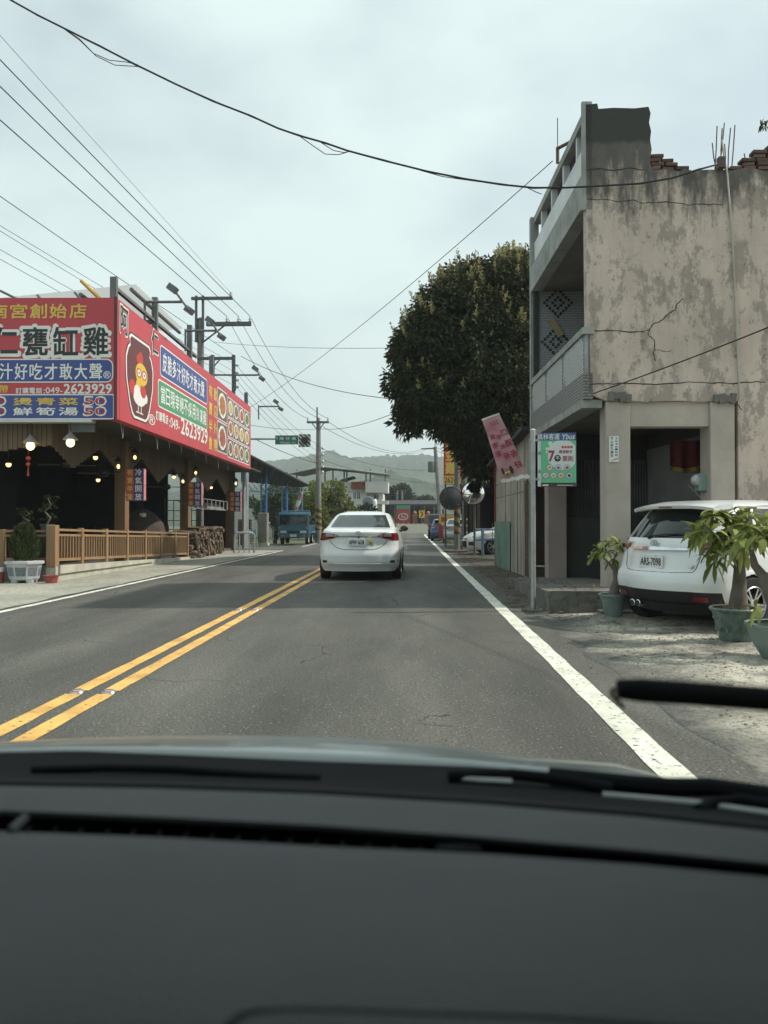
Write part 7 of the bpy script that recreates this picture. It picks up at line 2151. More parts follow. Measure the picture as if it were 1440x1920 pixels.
def big_tree():
    g = np.random.default_rng(11)
    root = Vector((3.6, 25.6, 0))
    t = thing('longan_tree', 'large dense dark green tree with yellowish flower heads over the road', 'tree', root, 0)
    L0 = [(940,572,25.5,90),(870,602,25,92),(815,655,24.6,74),(905,690,25.3,120),(975,630,26.5,120),(790,735,24.3,50),(850,745,24.6,72),(920,775,25,70),(1000,562,26.6,88),(985,735,26.5,95),(960,540,26,60),(872,540,25.5,46),(905,850,25.6,42),(880,815,25.2,36),(778,775,24.2,24),(768,795,24.2,16),(745,720,24.3,18),(765,660,24.5,30),(960,860,26.5,50)]
    lobes = []
    for px, py, D, rp in L0:
        p = at(px, py, D) - root; lobes.append(((p.x, p.y, p.z), rp * D / FPX))
    # far side of the crown, unseen but present
    for dx, dy, dz, r in ((1.5, 2.6, 7.0, 2.0), (-0.8, 2.8, 6.6, 1.9), (2.8, 1.0, 6.4, 1.9), (0.5, 3.4, 5.6, 1.7)):
        lobes.append(((dx, dy, dz), r))
    C, N = crown_points(lobes, 190, g)
    C, N = drop_inside(C, N, lobes)
    V, F = clump_leaves(C, N, 30, 0.18, 0.065, 0.27, 0.75, g)
    Ci, Ni = [], []
    for c, r in lobes:                      # leaves of the inner twigs
        m_ = int(70 * r * r); d = unit(g.normal(size=(m_, 3))); Ci.append(np.array(c)[None] + d * (r * 0.75 * g.random(m_) ** 0.5)[:, None]); Ni.append(d)
    V2, F2 = clump_leaves(np.concatenate(Ci), np.concatenate(Ni), 16, 0.26, 0.12, 0.35, 0.5, g)
    F2 = F2 + len(V); V = np.concatenate([V, V2]); F = np.concatenate([F, F2])
    npmesh('crown', V, F, M_LONGAN, t)
    up = N[:, 2] > -0.15
    Cp = C[up]; Np = N[up]
    cl = np.array([mnoise.noise(Vector((c_[0] * 1.1, c_[1] * 1.1, c_[2] * 1.1))) for c_ in Cp])
    k = g.random(len(Cp)) < (0.10 + 0.42 * np.clip(Np[:, 2], 0, 1)) * np.clip(0.75 + 2.6 * cl, 0, 2.2)
    Cp, Np = Cp[k] + Np[k] * 0.22, Np[k]
    n = len(Cp); per = 34
    c = np.repeat(Cp, per, 0); nn = np.repeat(Np, per, 0)
    ax = unit(nn * 0.6 + np.array([0, 0, 0.9]))
    h = g.random(len(c)) * 0.34
    p = c + ax * h[:, None]
    a = unit(ax * 0.7 + g.normal(size=p.shape) * 0.75)
    b = unit(np.cross(a, g.normal(size=p.shape)))
    V, F = quads(p, a, b, (0.06 + 0.10 * (1 - h / 0.34)) * g.uniform(.6, 1.2, len(p)), np.full(len(p), 0.034))
    npmesh('flower_heads', V, F, M_PANICLE, t)
    MB().path([(0, 0, 0), (0.05, 0.05, 1.2), (-0.1, 0, 2.4), (-0.25, -0.1, 3.6), (-0.5, -0.2, 5.2)], [0.30, 0.25, 0.22, 0.19, 0.12], 12).build('trunk', M_BARK, t, smooth=True)
    for q in ([(-0.1,0,2.6),(-1.2,-0.3,3.9),(-2.2,-0.6,5.2)], [(-0.2,-0.05,3.2),(0.9,0.5,4.6),(1.6,0.9,6.2)], [(-0.25,-0.1,3.6),(-0.9,-0.7,5.2),(-1.4,-0.8,7.0)], [(-0.2,0,3.0),(0.0,1.2,4.4),(0.2,2.2,5.6)], [(-0.1,0,2.3),(-1.3,-0.2,2.9),(-2.4,-0.5,3.9),(-3.1,-0.8,4.3)]):
        MB().path(q, [0.13, 0.09, 0.05, 0.03][:len(q)], 8).build('limb', M_BARK, t, smooth=True)
big_tree()

def small_tree(name, label, cat, loc, lobes, mat, dens=60, per=18, L=0.16, Wd=0.08, spread=0.3, droop=0.2, trunk=None, group=None, seed=1):
    g = np.random.default_rng(seed)
    t = thing(name, label, cat, loc, 0, group)
    C, N = crown_points(lobes, dens, g); C, N = drop_inside(C, N, lobes, 0.5)
    V, F = clump_leaves(C, N, per, L, Wd, spread, droop, g)
    npmesh('crown', V, F, mat, t)
    if trunk: MB().path(trunk[0], trunk[1], 8).build('trunk', M_BARK, t, smooth=True)
    return t
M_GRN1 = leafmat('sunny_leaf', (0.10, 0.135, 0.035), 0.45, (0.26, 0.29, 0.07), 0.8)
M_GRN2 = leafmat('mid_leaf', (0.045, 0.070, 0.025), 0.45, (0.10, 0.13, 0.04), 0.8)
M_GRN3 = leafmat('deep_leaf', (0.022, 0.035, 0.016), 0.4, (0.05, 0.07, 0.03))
def px_lobes(lst, root):
    out = []
    for px, py, D, rp in lst:
        p = at(px, py, D) - root; out.append(((p.x, p.y, p.z), rp * D / FPX))
    return out
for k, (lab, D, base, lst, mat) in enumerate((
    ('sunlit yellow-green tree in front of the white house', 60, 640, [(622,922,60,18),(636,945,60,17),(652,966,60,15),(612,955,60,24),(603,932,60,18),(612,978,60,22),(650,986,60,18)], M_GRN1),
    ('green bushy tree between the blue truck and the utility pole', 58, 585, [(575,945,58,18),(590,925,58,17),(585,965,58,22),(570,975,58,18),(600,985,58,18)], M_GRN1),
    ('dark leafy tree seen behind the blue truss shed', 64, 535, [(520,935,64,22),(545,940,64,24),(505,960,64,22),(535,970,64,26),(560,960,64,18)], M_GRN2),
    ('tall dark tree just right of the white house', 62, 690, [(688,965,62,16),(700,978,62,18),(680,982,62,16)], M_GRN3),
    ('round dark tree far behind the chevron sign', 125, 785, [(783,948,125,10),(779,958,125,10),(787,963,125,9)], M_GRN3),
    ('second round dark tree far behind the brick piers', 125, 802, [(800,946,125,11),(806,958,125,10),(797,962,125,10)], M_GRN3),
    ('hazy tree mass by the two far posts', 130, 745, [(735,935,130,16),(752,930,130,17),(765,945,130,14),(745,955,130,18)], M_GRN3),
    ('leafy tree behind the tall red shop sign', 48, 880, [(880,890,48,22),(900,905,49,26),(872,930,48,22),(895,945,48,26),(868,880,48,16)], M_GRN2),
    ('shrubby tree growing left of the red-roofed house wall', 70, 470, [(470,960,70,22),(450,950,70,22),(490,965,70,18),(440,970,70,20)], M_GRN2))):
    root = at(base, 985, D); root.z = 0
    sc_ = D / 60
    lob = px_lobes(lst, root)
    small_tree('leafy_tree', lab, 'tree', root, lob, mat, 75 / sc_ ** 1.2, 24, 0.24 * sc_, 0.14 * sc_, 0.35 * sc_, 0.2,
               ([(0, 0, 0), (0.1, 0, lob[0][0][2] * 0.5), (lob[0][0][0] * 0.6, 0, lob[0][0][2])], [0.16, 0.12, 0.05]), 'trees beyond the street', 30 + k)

# ---- potted money trees on the right
def palmate(mbV, mbF, base, d, L, g, n=7):
    """a fan of drooping leaflets at the end of a stalk"""
    d = d.normalized()
    s = d.cross(Vector((0, 0, 1)));  s = s.normalized() if s.length > 1e-3 else Vector((1, 0, 0))
    up = s.cross(d).normalized()
    for k in range(n):
        a = 2 * math.pi * (k + g.random() * 0.4) / n
        out = (s * math.cos(a) + up * math.sin(a) + d * 0.35).normalized()
        l = L * g.uniform(0.75, 1.15); w = l * 0.30
        side = out.cross(Vector((g.uniform(-.3, .3), g.uniform(-.3, .3), 1))).normalized()
        pts = []
        p = Vector(base); dirv = out.copy()
        for j in range(5):
            f = j / 4
            wd = w * (0.15, 0.75, 1.0, 0.72, 0.04)[j] * 0.5
            pts.append((p - side * wd, p + side * wd + Vector((0, 0, 0))))
            p = p + dirv * (l / 4)
            dirv = (dirv + Vector((0, 0, -0.42))).normalized()
        o = len(mbV)
        for a_, b_ in pts: mbV += [tuple(a_), tuple(b_)]
        for j in range(4): mbF.append((o + 2*j, o + 2*j + 1, o + 2*j + 3, o + 2*j + 2))
M_MONEY = leafmat('money_tree_leaf', (0.17, 0.225, 0.06), 0.4, (0.38, 0.42, 0.12), 0.5)
M_TRUNK = pm('smooth_trunk', (0.13, 0.115, 0.095), 0.85, 0, 0.3, 7, 0.4, 40)
M_POTG = pm('green_glaze', (0.10, 0.15, 0.13), 0.35, 0, 0.45, 14, 0.5, 60, coat=0.3)
M_POTP = pm('pale_green_pot', (0.19, 0.25, 0.23), 0.55, 0, 0.18, 6)
M_SOIL = pm('soil', (0.05, 0.04, 0.03), 0.95, 0, 0.4, 20)
M_DRY = leafmat('dry_grass', (0.22, 0.17, 0.09), 0.4, (0.36, 0.29, 0.16), 0.9)
def potted(name, label, loc, potprof, potmat, trunk, branches, tips, L, seed, ornate=False, weeds=0):
    g = np.random.default_rng(seed); g.random()
    t = thing(name, label, 'potted plant', loc, 0, 'potted trees by the derelict building')
    pot = MB().lathe(potprof, 32, cap1=False).build('pot', potmat, t, smooth=True)
    r1, z1 = potprof[-1]
    MB().lathe([(0.001, z1 - 0.05), (r1 * 1.0, z1 - 0.05)], 24, cap0=False, cap1=False).build('soil', M_SOIL, t)
    if ornate:
        pr = [p for p in potprof]
        def rad(z): return float(np.interp(z, [p[1] for p in pr[:5]], [p[0] for p in pr[:5]]))
        zz = z1 * 0.70
        for k in range(26):
            a = 2 * math.pi * k / 26
            MB().sphere((rad(zz) * 1.0 * math.cos(a), rad(zz) * 1.0 * math.sin(a), zz), 0.013, 6, 4).build('raised_bead', potmat, pot)
        for k in range(14):
            a = 2 * math.pi * k / 14
            q = [(rad(zz2) * 1.01 * math.cos(a + dd), rad(zz2) * 1.01 * math.sin(a + dd), zz2) for dd, zz2 in ((-.16, z1*.30), (-.08, z1*.42), (.0, z1*.36), (.08, z1*.44), (.16, z1*.32))]
            MB().path(q, 0.008, 5).build('raised_scroll', potmat, pot)
    MB().path(*trunk, 14).build('trunk', M_TRUNK, t, smooth=True)
    for b_ in branches:
        MB().path(b_[0], b_[1], 8).build('branch', M_TRUNK, t, smooth=True)
    V, F = [], []
    for base, d in tips:
        b0 = Vector(base); d = Vector(d)
        palmate(V, F, b0 + d.normalized() * 0.06, d, L * g.uniform(0.85, 1.1), g)
    stalks = MB()
    for base, d in tips: stalks.tube(base, Vector(base) + Vector(d).normalized() * 0.065, 0.006, n=4)
    o = stalks.build('leaf_stalks', M_MONEY, t); o['kind'] = 'stuff'
    o = MB().add(V, F).build('leaves', M_MONEY, t, smooth='all'); o['kind'] = 'stuff'
    if weeds:
        n = weeds; a = g.uniform(0, 6.28, n); rr = r1 * g.uniform(.3, .95, n)
        P = np.stack([rr * np.cos(a), rr * np.sin(a), np.full(n, z1 - 0.05)], 1)
        A = unit(np.stack([g.normal(0, .35, n), g.normal(0, .35, n), np.ones(n)], 1)); B = unit(np.cross(A, g.normal(size=(n, 3))))
        Vw, Fw = quads(P, A, B, g.uniform(.05, .14, n), np.full(n, 0.006))
        o = npmesh('dry_weeds', Vw, Fw, M_DRY, t); o['kind'] = 'stuff'
    return t
def fan_tips(c, r, n, seed, zmin=-0.3):
    g = np.random.default_rng(seed); out = []
    while len(out) < n:
        d = g.normal(size=3); d /= np.linalg.norm(d)
        if d[2] < zmin: continue
        out.append(((c[0] + d[0]*r*g.uniform(.5,1), c[1] + d[1]*r*g.uniform(.5,1), c[2] + d[2]*r*.8*g.uniform(.5,1)), (d[0], d[1], d[2]*0.8 + 0.15)))
    return out
p1 = atz(1381, 1207, 0.0); p1.z = 0.02
tips = fan_tips((-0.20, 0.02, 1.10), 0.17, 13, 4) + fan_tips((0.10, 0.02, 1.12), 0.20, 15, 5) + fan_tips((-0.02, -0.05, 0.92), 0.20, 9, 6) + fan_tips((-0.16, -0.05, 0.86), 0.10, 4, 8, -1)
potted('money_tree_pot', 'ornate dark green glazed pot with a thick-trunked money tree', p1,
       [(0.15,0),(0.165,0.02),(0.17,0.04),(0.215,0.24),(0.232,0.30),(0.255,0.315),(0.262,0.335),(0.25,0.35),(0.225,0.345)], M_POTG,
       ([(0.02,0,0.28),(0.02,0,0.40),(0.03,0,0.55),(0.035,0,0.72),(0.03,0,0.86)], [0.11,0.09,0.07,0.058,0.045]),
       [([(0.03,0,0.80),(-0.08,0.01,0.94),(-0.18,0.02,1.10)], [0.045,0.03,0.02]), ([(0.03,0,0.82),(0.08,0.01,0.98),(0.10,0.02,1.14)], [0.045,0.032,0.02]), ([(0.03,0,0.78),(0.0,-0.06,0.88),(-0.05,-0.10,0.95)], [0.03,0.02,0.015])],
       tips, 0.235, 3, True, 160)
p2 = atz(1466, 1238, 0.0); p2.z = 0.02
tips = fan_tips((-0.18, 0.10, 0.98), 0.14, 8, 14) + fan_tips((0.25, 0.0, 1.05), 0.22, 12, 15) + [((-0.20, -0.05, 0.45), (-1, -0.3, 0.1))]
potted('money_tree_pot', 'plain pale green pot with a leaning money tree at the frame edge', p2,
       [(0.16,0),(0.17,0.01),(0.255,0.16),(0.285,0.27),(0.305,0.29),(0.305,0.31),(0.275,0.305)], M_POTP,
       ([(0.0,0,0.24),(-0.02,0,0.40),(-0.07,0.03,0.58),(-0.13,0.06,0.74)], [0.10,0.085,0.075,0.055]),
       [([(-0.12,0.05,0.70),(-0.20,0.08,0.82),(-0.22,0.1,0.96)], [0.045,0.035,0.02]), ([(-0.10,0.05,0.66),(0.02,0.06,0.78),(0.06,0.06,0.95)], [0.045,0.03,0.02])],
       tips, 0.22, 6, False, 30)
p3 = Vector((at(1150, 1140, 10.35).x, 10.35, 0.02))
tips = fan_tips((-0.02, 0, 0.84), 0.14, 8, 24) + fan_tips((-0.12, -0.02, 0.72), 0.10, 4, 25)
potted('money_tree_pot', 'small money tree in a worn green pot behind the hatchback', p3,
       [(0.10,0),(0.11,0.01),(0.145,0.20),(0.175,0.26),(0.185,0.27),(0.185,0.29),(0.165,0.285)], M_POTP,
       ([(0.0,0,0.22),(0.02,0,0.36),(0.04,0,0.46),(0.03,0,0.60),(0.0,0,0.74)], [0.07,0.062,0.04,0.035,0.022]),
       [([(0.03,0,0.58),(-0.05,0,0.68),(-0.11,0,0.74)], [0.025,0.018,0.012])], tips, 0.17, 9)

# ---- left: stone planter with clipped conifer, buckets, bonsai
pl = atz(42, 1096, 0.0); pl.z = 0.006; pl.x -= 0.17
t = thing('stone_planter', 'eight-sided white stone planter with grey panels at the restaurant corner', 'planter', (pl.x, 15.95, 0.006), R(8))
M_STONE = pm('planter_stone', (0.46, 0.48, 0.48), 0.75, 0, 0.12, 5); M_STONEG = pm('planter_panel', (0.17, 0.19, 0.21), 0.8, 0, 0.4, 24)
def octring(r, z): return [(r * math.cos(R(22.5 + 45 * k)), r * 0.8 * math.sin(R(22.5 + 45 * k)), z) for k in range(8)]
def octmesh(rs):
    mb = MB(); V = [p for r, z in rs for p in octring(r, z)]; F = [tuple(range(8))[::-1], tuple((len(rs)-1)*8 + k for k in range(8))]
    for i in range(len(rs) - 1):
        for k in range(8): F.append((i*8+k, i*8+(k+1)%8, (i+1)*8+(k+1)%8, (i+1)*8+k))
    return mb.add(V, F)
octmesh([(0.27,0.06),(0.29,0.09),(0.34,0.36),(0.345,0.37)]).build('bowl', M_STONE, t)
octmesh([(0.36,0.37),(0.385,0.385),(0.385,0.43),(0.36,0.44)]).build('rim', M_STONE, t)
for k in range(8):
    a, b_ = octring(0.295, 0.12)[k], octring(0.295, 0.12)[(k + 1) % 8]; c, d = octring(0.337, 0.335)[(k + 1) % 8], octring(0.337, 0.335)[k]
    A, B_, C_, D_ = map(Vector, (a, b_, c, d)); m_ = (A + B_ + C_ + D_) / 4
    q = [m_ + (v - m_) * 0.82 + Vector((m_.x, m_.y, 0)).normalized() * 0.004 for v in (A, B_, C_, D_)]
    MB().add(q, [(0, 1, 2, 3)]).build('side_panel', M_STONEG, t)
for k in range(4):
    a = R(45 + 90 * k); MB().lathe([(0.07, 0), (0.085, 0.06)], 8, (0.2 * math.cos(a), 0.16 * math.sin(a), 0)).build('foot', M_STONE, t)
g = np.random.default_rng(5)
ct = thing('conifer_shrub', 'small clipped conifer growing in the stone planter', 'shrub', (pl.x, 15.95, 0.44), 0); ct.scale = (0.86, 0.86, 0.90)
n = 2600
h = g.random(n) ** 0.9 * 0.78; prof = np.interp(h / 0.78, [0, .12, .4, .7, .9, 1], [.20, .29, .31, .24, .15, .03])
a = g.uniform(0, 6.283, n); rr = prof * (0.55 + 0.5 * g.random(n) ** .5)
P = np.stack([rr * np.cos(a), rr * np.sin(a), h], 1)
A = unit(np.stack([np.cos(a) * .45, np.sin(a) * .45, np.full(n, 1.0)], 1) + g.normal(size=(n, 3)) * .22); B = unit(np.cross(A, g.normal(size=(n, 3))))
V, F = quads(P, A, B, g.uniform(.07, .15, n), g.uniform(.02, .035, n))
npmesh('foliage', V, F, leafmat('thuja', (0.035, 0.055, 0.018), 0.4, (0.09, 0.12, 0.035)), ct)
MB().tube((0, 0, -0.02), (0, 0, 0.5), 0.03, 0.015).build('stem', M_BARK, ct)
M_BUCK = pm('red_plastic', (0.30, 0.06, 0.05), 0.5, 0, 0.15, 5)
pb = atz(83, 1096, 0)
t = thing('red_basin', 'small red plastic basin on the ground by the fence corner', 'basin', (pb.x, 15.85, 0.006), 0)
MB().lathe([(0.10,0),(0.11,0.005),(0.135,0.13),(0.155,0.14),(0.155,0.155),(0.13,0.15),(0.10,0.02),(0.001,0.02)], 20, cap1=False).build('bowl', M_BUCK, t, smooth=True)
pb = at(-2, 1060, 15.9)
t = thing('red_drum', 'red and white drum left of the stone planter', 'drum', (pb.x - 0.02, 15.9, 0.006), 0)
MB().lathe([(0.11,0),(0.12,0.01),(0.12,0.22)], 18).build('body', M_BUCK, t, smooth=True)
MB().lathe([(0.122,0.221),(0.125,0.23),(0.12,0.30),(0.10,0.31)], 18).build('top_band', M_PLATE, t, smooth=True)
# bonsai on the front plinth
def bonsai(px, z0, h, label, seed):
    p = at(px, 980, 16.75)
    t = thing('bonsai', label, 'bonsai', (p.x, 16.75, z0), 0, 'bonsai pots by the front railing')
    g = np.random.default_rng(seed)
    MB().lathe([(0.10,0),(0.13,0.18),(0.15,0.19),(0.15,0.21)], 12).build('pot', pm('bonsai_pot', (0.06,0.065,0.07), 0.5), t, smooth=True)
    q = [(0,0,0.2),(0.08,0,0.2+h*.25),(-0.05,0.02,0.2+h*.5),(0.09,0,0.2+h*.75),(0.02,0,0.2+h)]
    MB().path(q, [0.025,0.022,0.018,0.014,0.008], 7).build('trunk', M_TRUNK, t, smooth=True)
    C = np.array(q[1:]); C = np.repeat(C, 6, 0) + g.normal(size=(24, 3)) * np.array([.07, .05, .03]); N = np.tile(np.array([[0, 0, 1.0]]), (24, 1))
    V, F = clump_leaves(C, N, 12, 0.035, 0.018, 0.05, 0, g)
    npmesh('foliage', V, F, M_GRN2, t)
    MB().box(-0.13, 0.13, -0.13, 0.13, -z0 + 0.09, -0.001).build('stand', M_DKINT, t)
bonsai(47, 0.98, 0.30, 'low bonsai in a dark pot behind the front railing', 3)
bonsai(88, 0.98, 0.55, 'tall zigzag bonsai in a dark pot by the corner post', 8)
# sapling on the roof, its tip in the upper right corner of the view
g = np.random.default_rng(2)
rp = BF.wall(1452, 300)
t = thing('roof_sapling', 'leafy sapling sprouting from the derelict roof top', 'sapling', tuple(BF.o + BF.R.inverted() @ Vector((rp[0], 0.1, 6.5)))[:2] + (6.85,), 0)
MB().path([(0.1, 0, -0.35), (0.02, 0, 0.0), (0.0, 0, 0.2), (-0.06, 0, 0.34)], [0.014, 0.01, 0.008, 0.005], 6).build('stem', M_BARK, t)
V, F = [], []
for b_, d in fan_tips((-0.06, 0, 0.34), 0.09, 9, 3): palmate(V, F, Vector(b_), Vector(d), 0.10, g, 5)
o = MB().add(V, F).build('leaves', M_GRN2, t, smooth='all'); o['kind'] = 'stuff'
# fallen leaves along the verge and step
g = np.random.default_rng(77)
n = 900
P = np.stack([g.uniform(1.45, 2.6, n), g.uniform(9.5, 34, n), np.zeros(n)], 1)
P[:, 2] = np.where((P[:, 0] > 1.85) & (P[:, 1] > 10.8) & (P[:, 1] < 16.2), np.interp(P[:, 1], [10.7, 16.6], [0.325, 0.115]), 0.055)
A = unit(np.stack([g.normal(size=n), g.normal(size=n), g.normal(0, .15, n)], 1)); B = unit(np.cross(A, np.array([[0, 0, 1.0]]) + g.normal(size=(n, 3)) * .2))
V, F = quads(P, A, B, g.uniform(.05, .13, n), g.uniform(.02, .05, n))
o = npmesh('leaf_litter', V, F, leafmat('dead_leaf', (0.12, 0.085, 0.05), 0.5, (0.26, 0.20, 0.12), 0.9)); tag(o, 'dry fallen leaves scattered along the right verge', 'leaves', None, 'stuff')
# loose grit on the worn lot
g = np.random.default_rng(91)
n = 5200
x = 1.9 + 3.4 * g.random(n) ** 1.2; y = g.uniform(4.2, 10.6, n); s = 0.003 + 0.009 * g.random(n) ** 3
hh = np.array([lot_h(a, b) for a, b in zip(x, y)])
B8 = np.array([[-1,-1,-.3],[1,-1,-.3],[1,1,-.3],[-1,1,-.3],[-.6,-.5,.7],[.5,-.6,.6],[.6,.5,.8],[-.5,.6,.5]])
ang = g.uniform(0, 6.28, n); ca, sa = np.cos(ang), np.sin(ang)
J = B8[None] * (0.7 + 0.6 * g.random((n, 8, 3)))
XX = J[:, :, 0] * ca[:, None] - J[:, :, 1] * sa[:, None]; YY = J[:, :, 0] * sa[:, None] + J[:, :, 1] * ca[:, None]
V = np.stack([x[:, None] + XX * s[:, None], y[:, None] + YY * s[:, None], hh[:, None] + J[:, :, 2] * s[:, None]], 2).reshape(-1, 3)
Q = np.array([[4,5,6,7],[0,1,5,4],[1,2,6,5],[2,3,7,6],[3,0,4,7]])
F = (Q[None] + 8 * np.arange(n)[:, None, None]).reshape(-1, 4)
o = npmesh('gravel', V, F, leafmat('grit', (0.22, 0.21, 0.175), 0.5, (0.50, 0.475, 0.39), 0.9)); tag(o, 'loose grit scattered over the worn parking lot', 'gravel', None, 'stuff')
# ------------------------------------------------------------------ things further down the road
M_BLUES = pm('truss_blue', (0.10, 0.22, 0.34), 0.6, 0.1, 0.2, 3)
M_BLUEB = pm('pipe_blue', (0.04, 0.16, 0.42), 0.5, 0, 0.1, 3)
M_DKROOF = pm('dark_roof', (0.035, 0.036, 0.036), 0.8, 0, 0.3, 2)
def truss_shed():
    t = thing('truss_shed', 'open shed with dark sheet roof on blue lattice columns past the restaurant', 'shed', (-9.5, 44, 0), 0)
    o = Vector((-9.5, 44, 0))
    q = [at(452, 848, 36) - o, at(578, 911, 52) - o, at(560, 914, 53) - o, at(452, 903, 41) - o]
    n = 26
    mb = MB()
    def f(u, v):
        a = q[0].lerp(q[1], u); b = q[3].lerp(q[2], u); p = a.lerp(b, v)
        return (p.x, p.y, p.z + 0.02 * (1 if int(u * n) % 2 else -1))
    mb.grid(f, n, 1); mb.build('sheet_roof', M_DKROOF, t)
    MB().path([tuple(q[0] + Vector((0,0,.05))), tuple(q[1] + Vector((0,0,.05)))], 0.07, 6).build('eave_beam', M_DKROOF, t)
    def lattice(px, D, pw, top):
        b = at(px, 1000, D) - o; w = pw * D / FPX; z1 = at(px, top, D).z
        for s in (-1, 1): MB().tube((b.x + s*w/2, b.y, 0), (b.x + s*w/2, b.y, z1), 0.045, n=6).build('column_chord', M_BLUES, t)
        k = 0; z = 0.6
        while z < z1 - w:
            MB().tube((b.x - w/2*(1 if k % 2 else -1), b.y, z), (b.x + w/2*(1 if k % 2 else -1), b.y, z + w * 1.1), 0.022, n=4).build('lacing_bar', M_BLUES, t)
            z += w * 1.1; k += 1
    lattice(459, 38, 7, 868); lattice(494, 43.3, 9, 878); lattice(533, 49, 8, 905); lattice(563, 52.5, 7, 912)
    for px, D in ((464, 37.8), (499, 43.2), (538, 48.8)):
        b = at(px, 1000, D) - o; MB().tube((b.x, b.y, 0), (b.x, b.y, at(px, 885, D).z), 0.06, n=8).build('blue_pipe', M_BLUEB, t)
    # truss under the eave
    for k in range(12):
        a = q[3].lerp(q[2], k / 12); b = q[3].lerp(q[2], (k + 1) / 12)
        MB().tube((a.x, a.y, a.z - 0.05), (b.x, b.y, b.z - 0.45), 0.02, n=4).build('truss_web', M_BLUES, t)
        MB().tube((a.x, a.y, a.z - 0.45), (b.x, b.y, b.z - 0.45), 0.025, n=4).build('truss_chord', M_BLUES, t)
truss_shed()
p = atz(495, 1022, 0)
t = thing('concrete_block_pier', 'square stained concrete pier under the blue lattice column', 'pier', (p.x, 43, 0), 0)
MB().bbox(-0.26, 0.26, -0.26, 0.26, 0, 1.75, 0.03).build('shaft', pm('pier_concrete', (0.20,0.19,0.165), 0.9, 0, 0.35, 2.5, 0.4, 12), t)
MB().box(-0.30, 0.30, -0.30, 0.30, -0.01, 0.12).build('base', M_CONC, t)
p = atz(463, 1022, 0)
t = thing('low_brick_wall', 'low brown brick wall stub beside the concrete pier', 'wall', (p.x, 42.5, 0), 0)
bm_ = MB().bbox(-0.105, 0.105, -0.05, 0.05, -0.03, 0.03, 0.005); first = None
random.seed(4)
for r in range(20):
    for c in range(3):
        loc = (-0.22 + c * 0.22 + (0.11 if r % 2 else 0), random.uniform(-.006, .006), 0.035 + r * 0.068)
        if first is None: first = bm_.build('brick', M_BRICK, t); first.location = loc
        else: part('brick', first, None, t, loc)
MB().box(-0.34, 0.34, -0.02, 0.045, 0, 1.40).build('mortar_core', pm('mortar', (0.14,0.12,0.10), 0.95), t)
MB().box(0.42, 0.47, -0.04, 0.04, 0, 1.5).build('edge_post', M_CONC, t)
# things under the shed: stool, folded parasol, bench
p = atz(481, 1022, 0)
t = thing('green_folding_chair', 'green folding chair under the truss shed by the pier', 'chair', (p.x, 42.3, 0), R(20))
M_GCH = pm('chair_green', (0.10, 0.26, 0.22), 0.6)
MB().box(-0.2, 0.2, -0.2, 0.2, 0.44, 0.47).build('seat', M_GCH, t); MB().box(-0.2, 0.2, 0.18, 0.21, 0.55, 0.85).build('backrest', M_GCH, t)
for s in (-1, 1):
    MB().tube((s*.19, -0.22, 0), (s*.19, 0.2, 0.86), 0.014, n=5).build('leg', M_GALV, t); MB().tube((s*.17, 0.22, 0), (s*.17, -0.18, 0.46), 0.014, n=5).build('leg', M_GALV, t)
a, b_ = at(553, 960, 47.5), at(567, 922, 47.5)
t = thing('folded_parasol', 'folded pink and white parasol leaning under the shed above the truck', 'parasol', (a.x, 47.5, 0), 0)
d = (b_ - a)
MB().path([(0, 0, a.z), (d.x * .5, 0, a.z + d.z * .5), (d.x, 0, b_.z)], [0.05, 0.13, 0.05], 8).build('canopy', stripe_mat('parasol_stripes', (0.45,0.18,0.20), (0.6,0.58,0.55), 1, 1.2), t, smooth=True)
MB().tube((-d.x * 0.9, 0, 0), (d.x, 0, b_.z + 0.1), 0.03, n=6).build('stick', M_GALV, t)
p = atz(515, 1020, 0)
t = thing('parked_scooter', 'dark scooter parked in the shade beside the blue truck', 'scooter', (p.x, 45.5, 0), R(15))
for y in (-0.6, 0.6): MB().lathe([(0.12,-0.05),(0.24,-0.05),(0.26,0),(0.24,0.05),(0.12,0.05)], 16, (0, y, 0.26), 'x').build('wheel', M_TYRE, t, smooth=True)
MB().prism([(-0.75,0.55),(-0.2,0.35),(0.25,0.32),(0.45,0.95),(0.55,0.95),(0.35,0.25),(-0.3,0.22),(-0.6,0.3)], 'x', -0.12, 0.12).build('fairing', M_DARK_CAR, t)
MB().bbox(-0.13, 0.13, -0.72, -0.05, 0.68, 0.80, 0.03).build('seat', M_BLACKP, t)
MB().tube((-0.32, 0.42, 1.02), (0.32, 0.42, 1.02), 0.02, n=6).build('handlebar', M_BLACKP, t)
for s in (-1, 1): MB().sphere((s*.3, 0.44, 1.18), 0.07, 8, 6).build('mirror', M_GALV, t)
MB().box(-0.1, 0.1, -0.5, -0.1, 0.34, 0.68).build('tail', M_DARK_CAR, t)
# pale wall far behind the shed
t = thing('pale_yard_wall', 'long pale wall seen through the truss shed', 'wall', (at(490, 950, 68).x, 68, 0), 0)
MB().box(-4, 3.2, 0, 0.2, 0, 2.35).build('panel', pm('yard_wall', (0.42,0.43,0.41), 0.85, 0, 0.1, 1), t)
MB().box(-4.05, 3.25, -0.03, 0.23, 2.352, 2.44).build('coping', M_CONC, t)

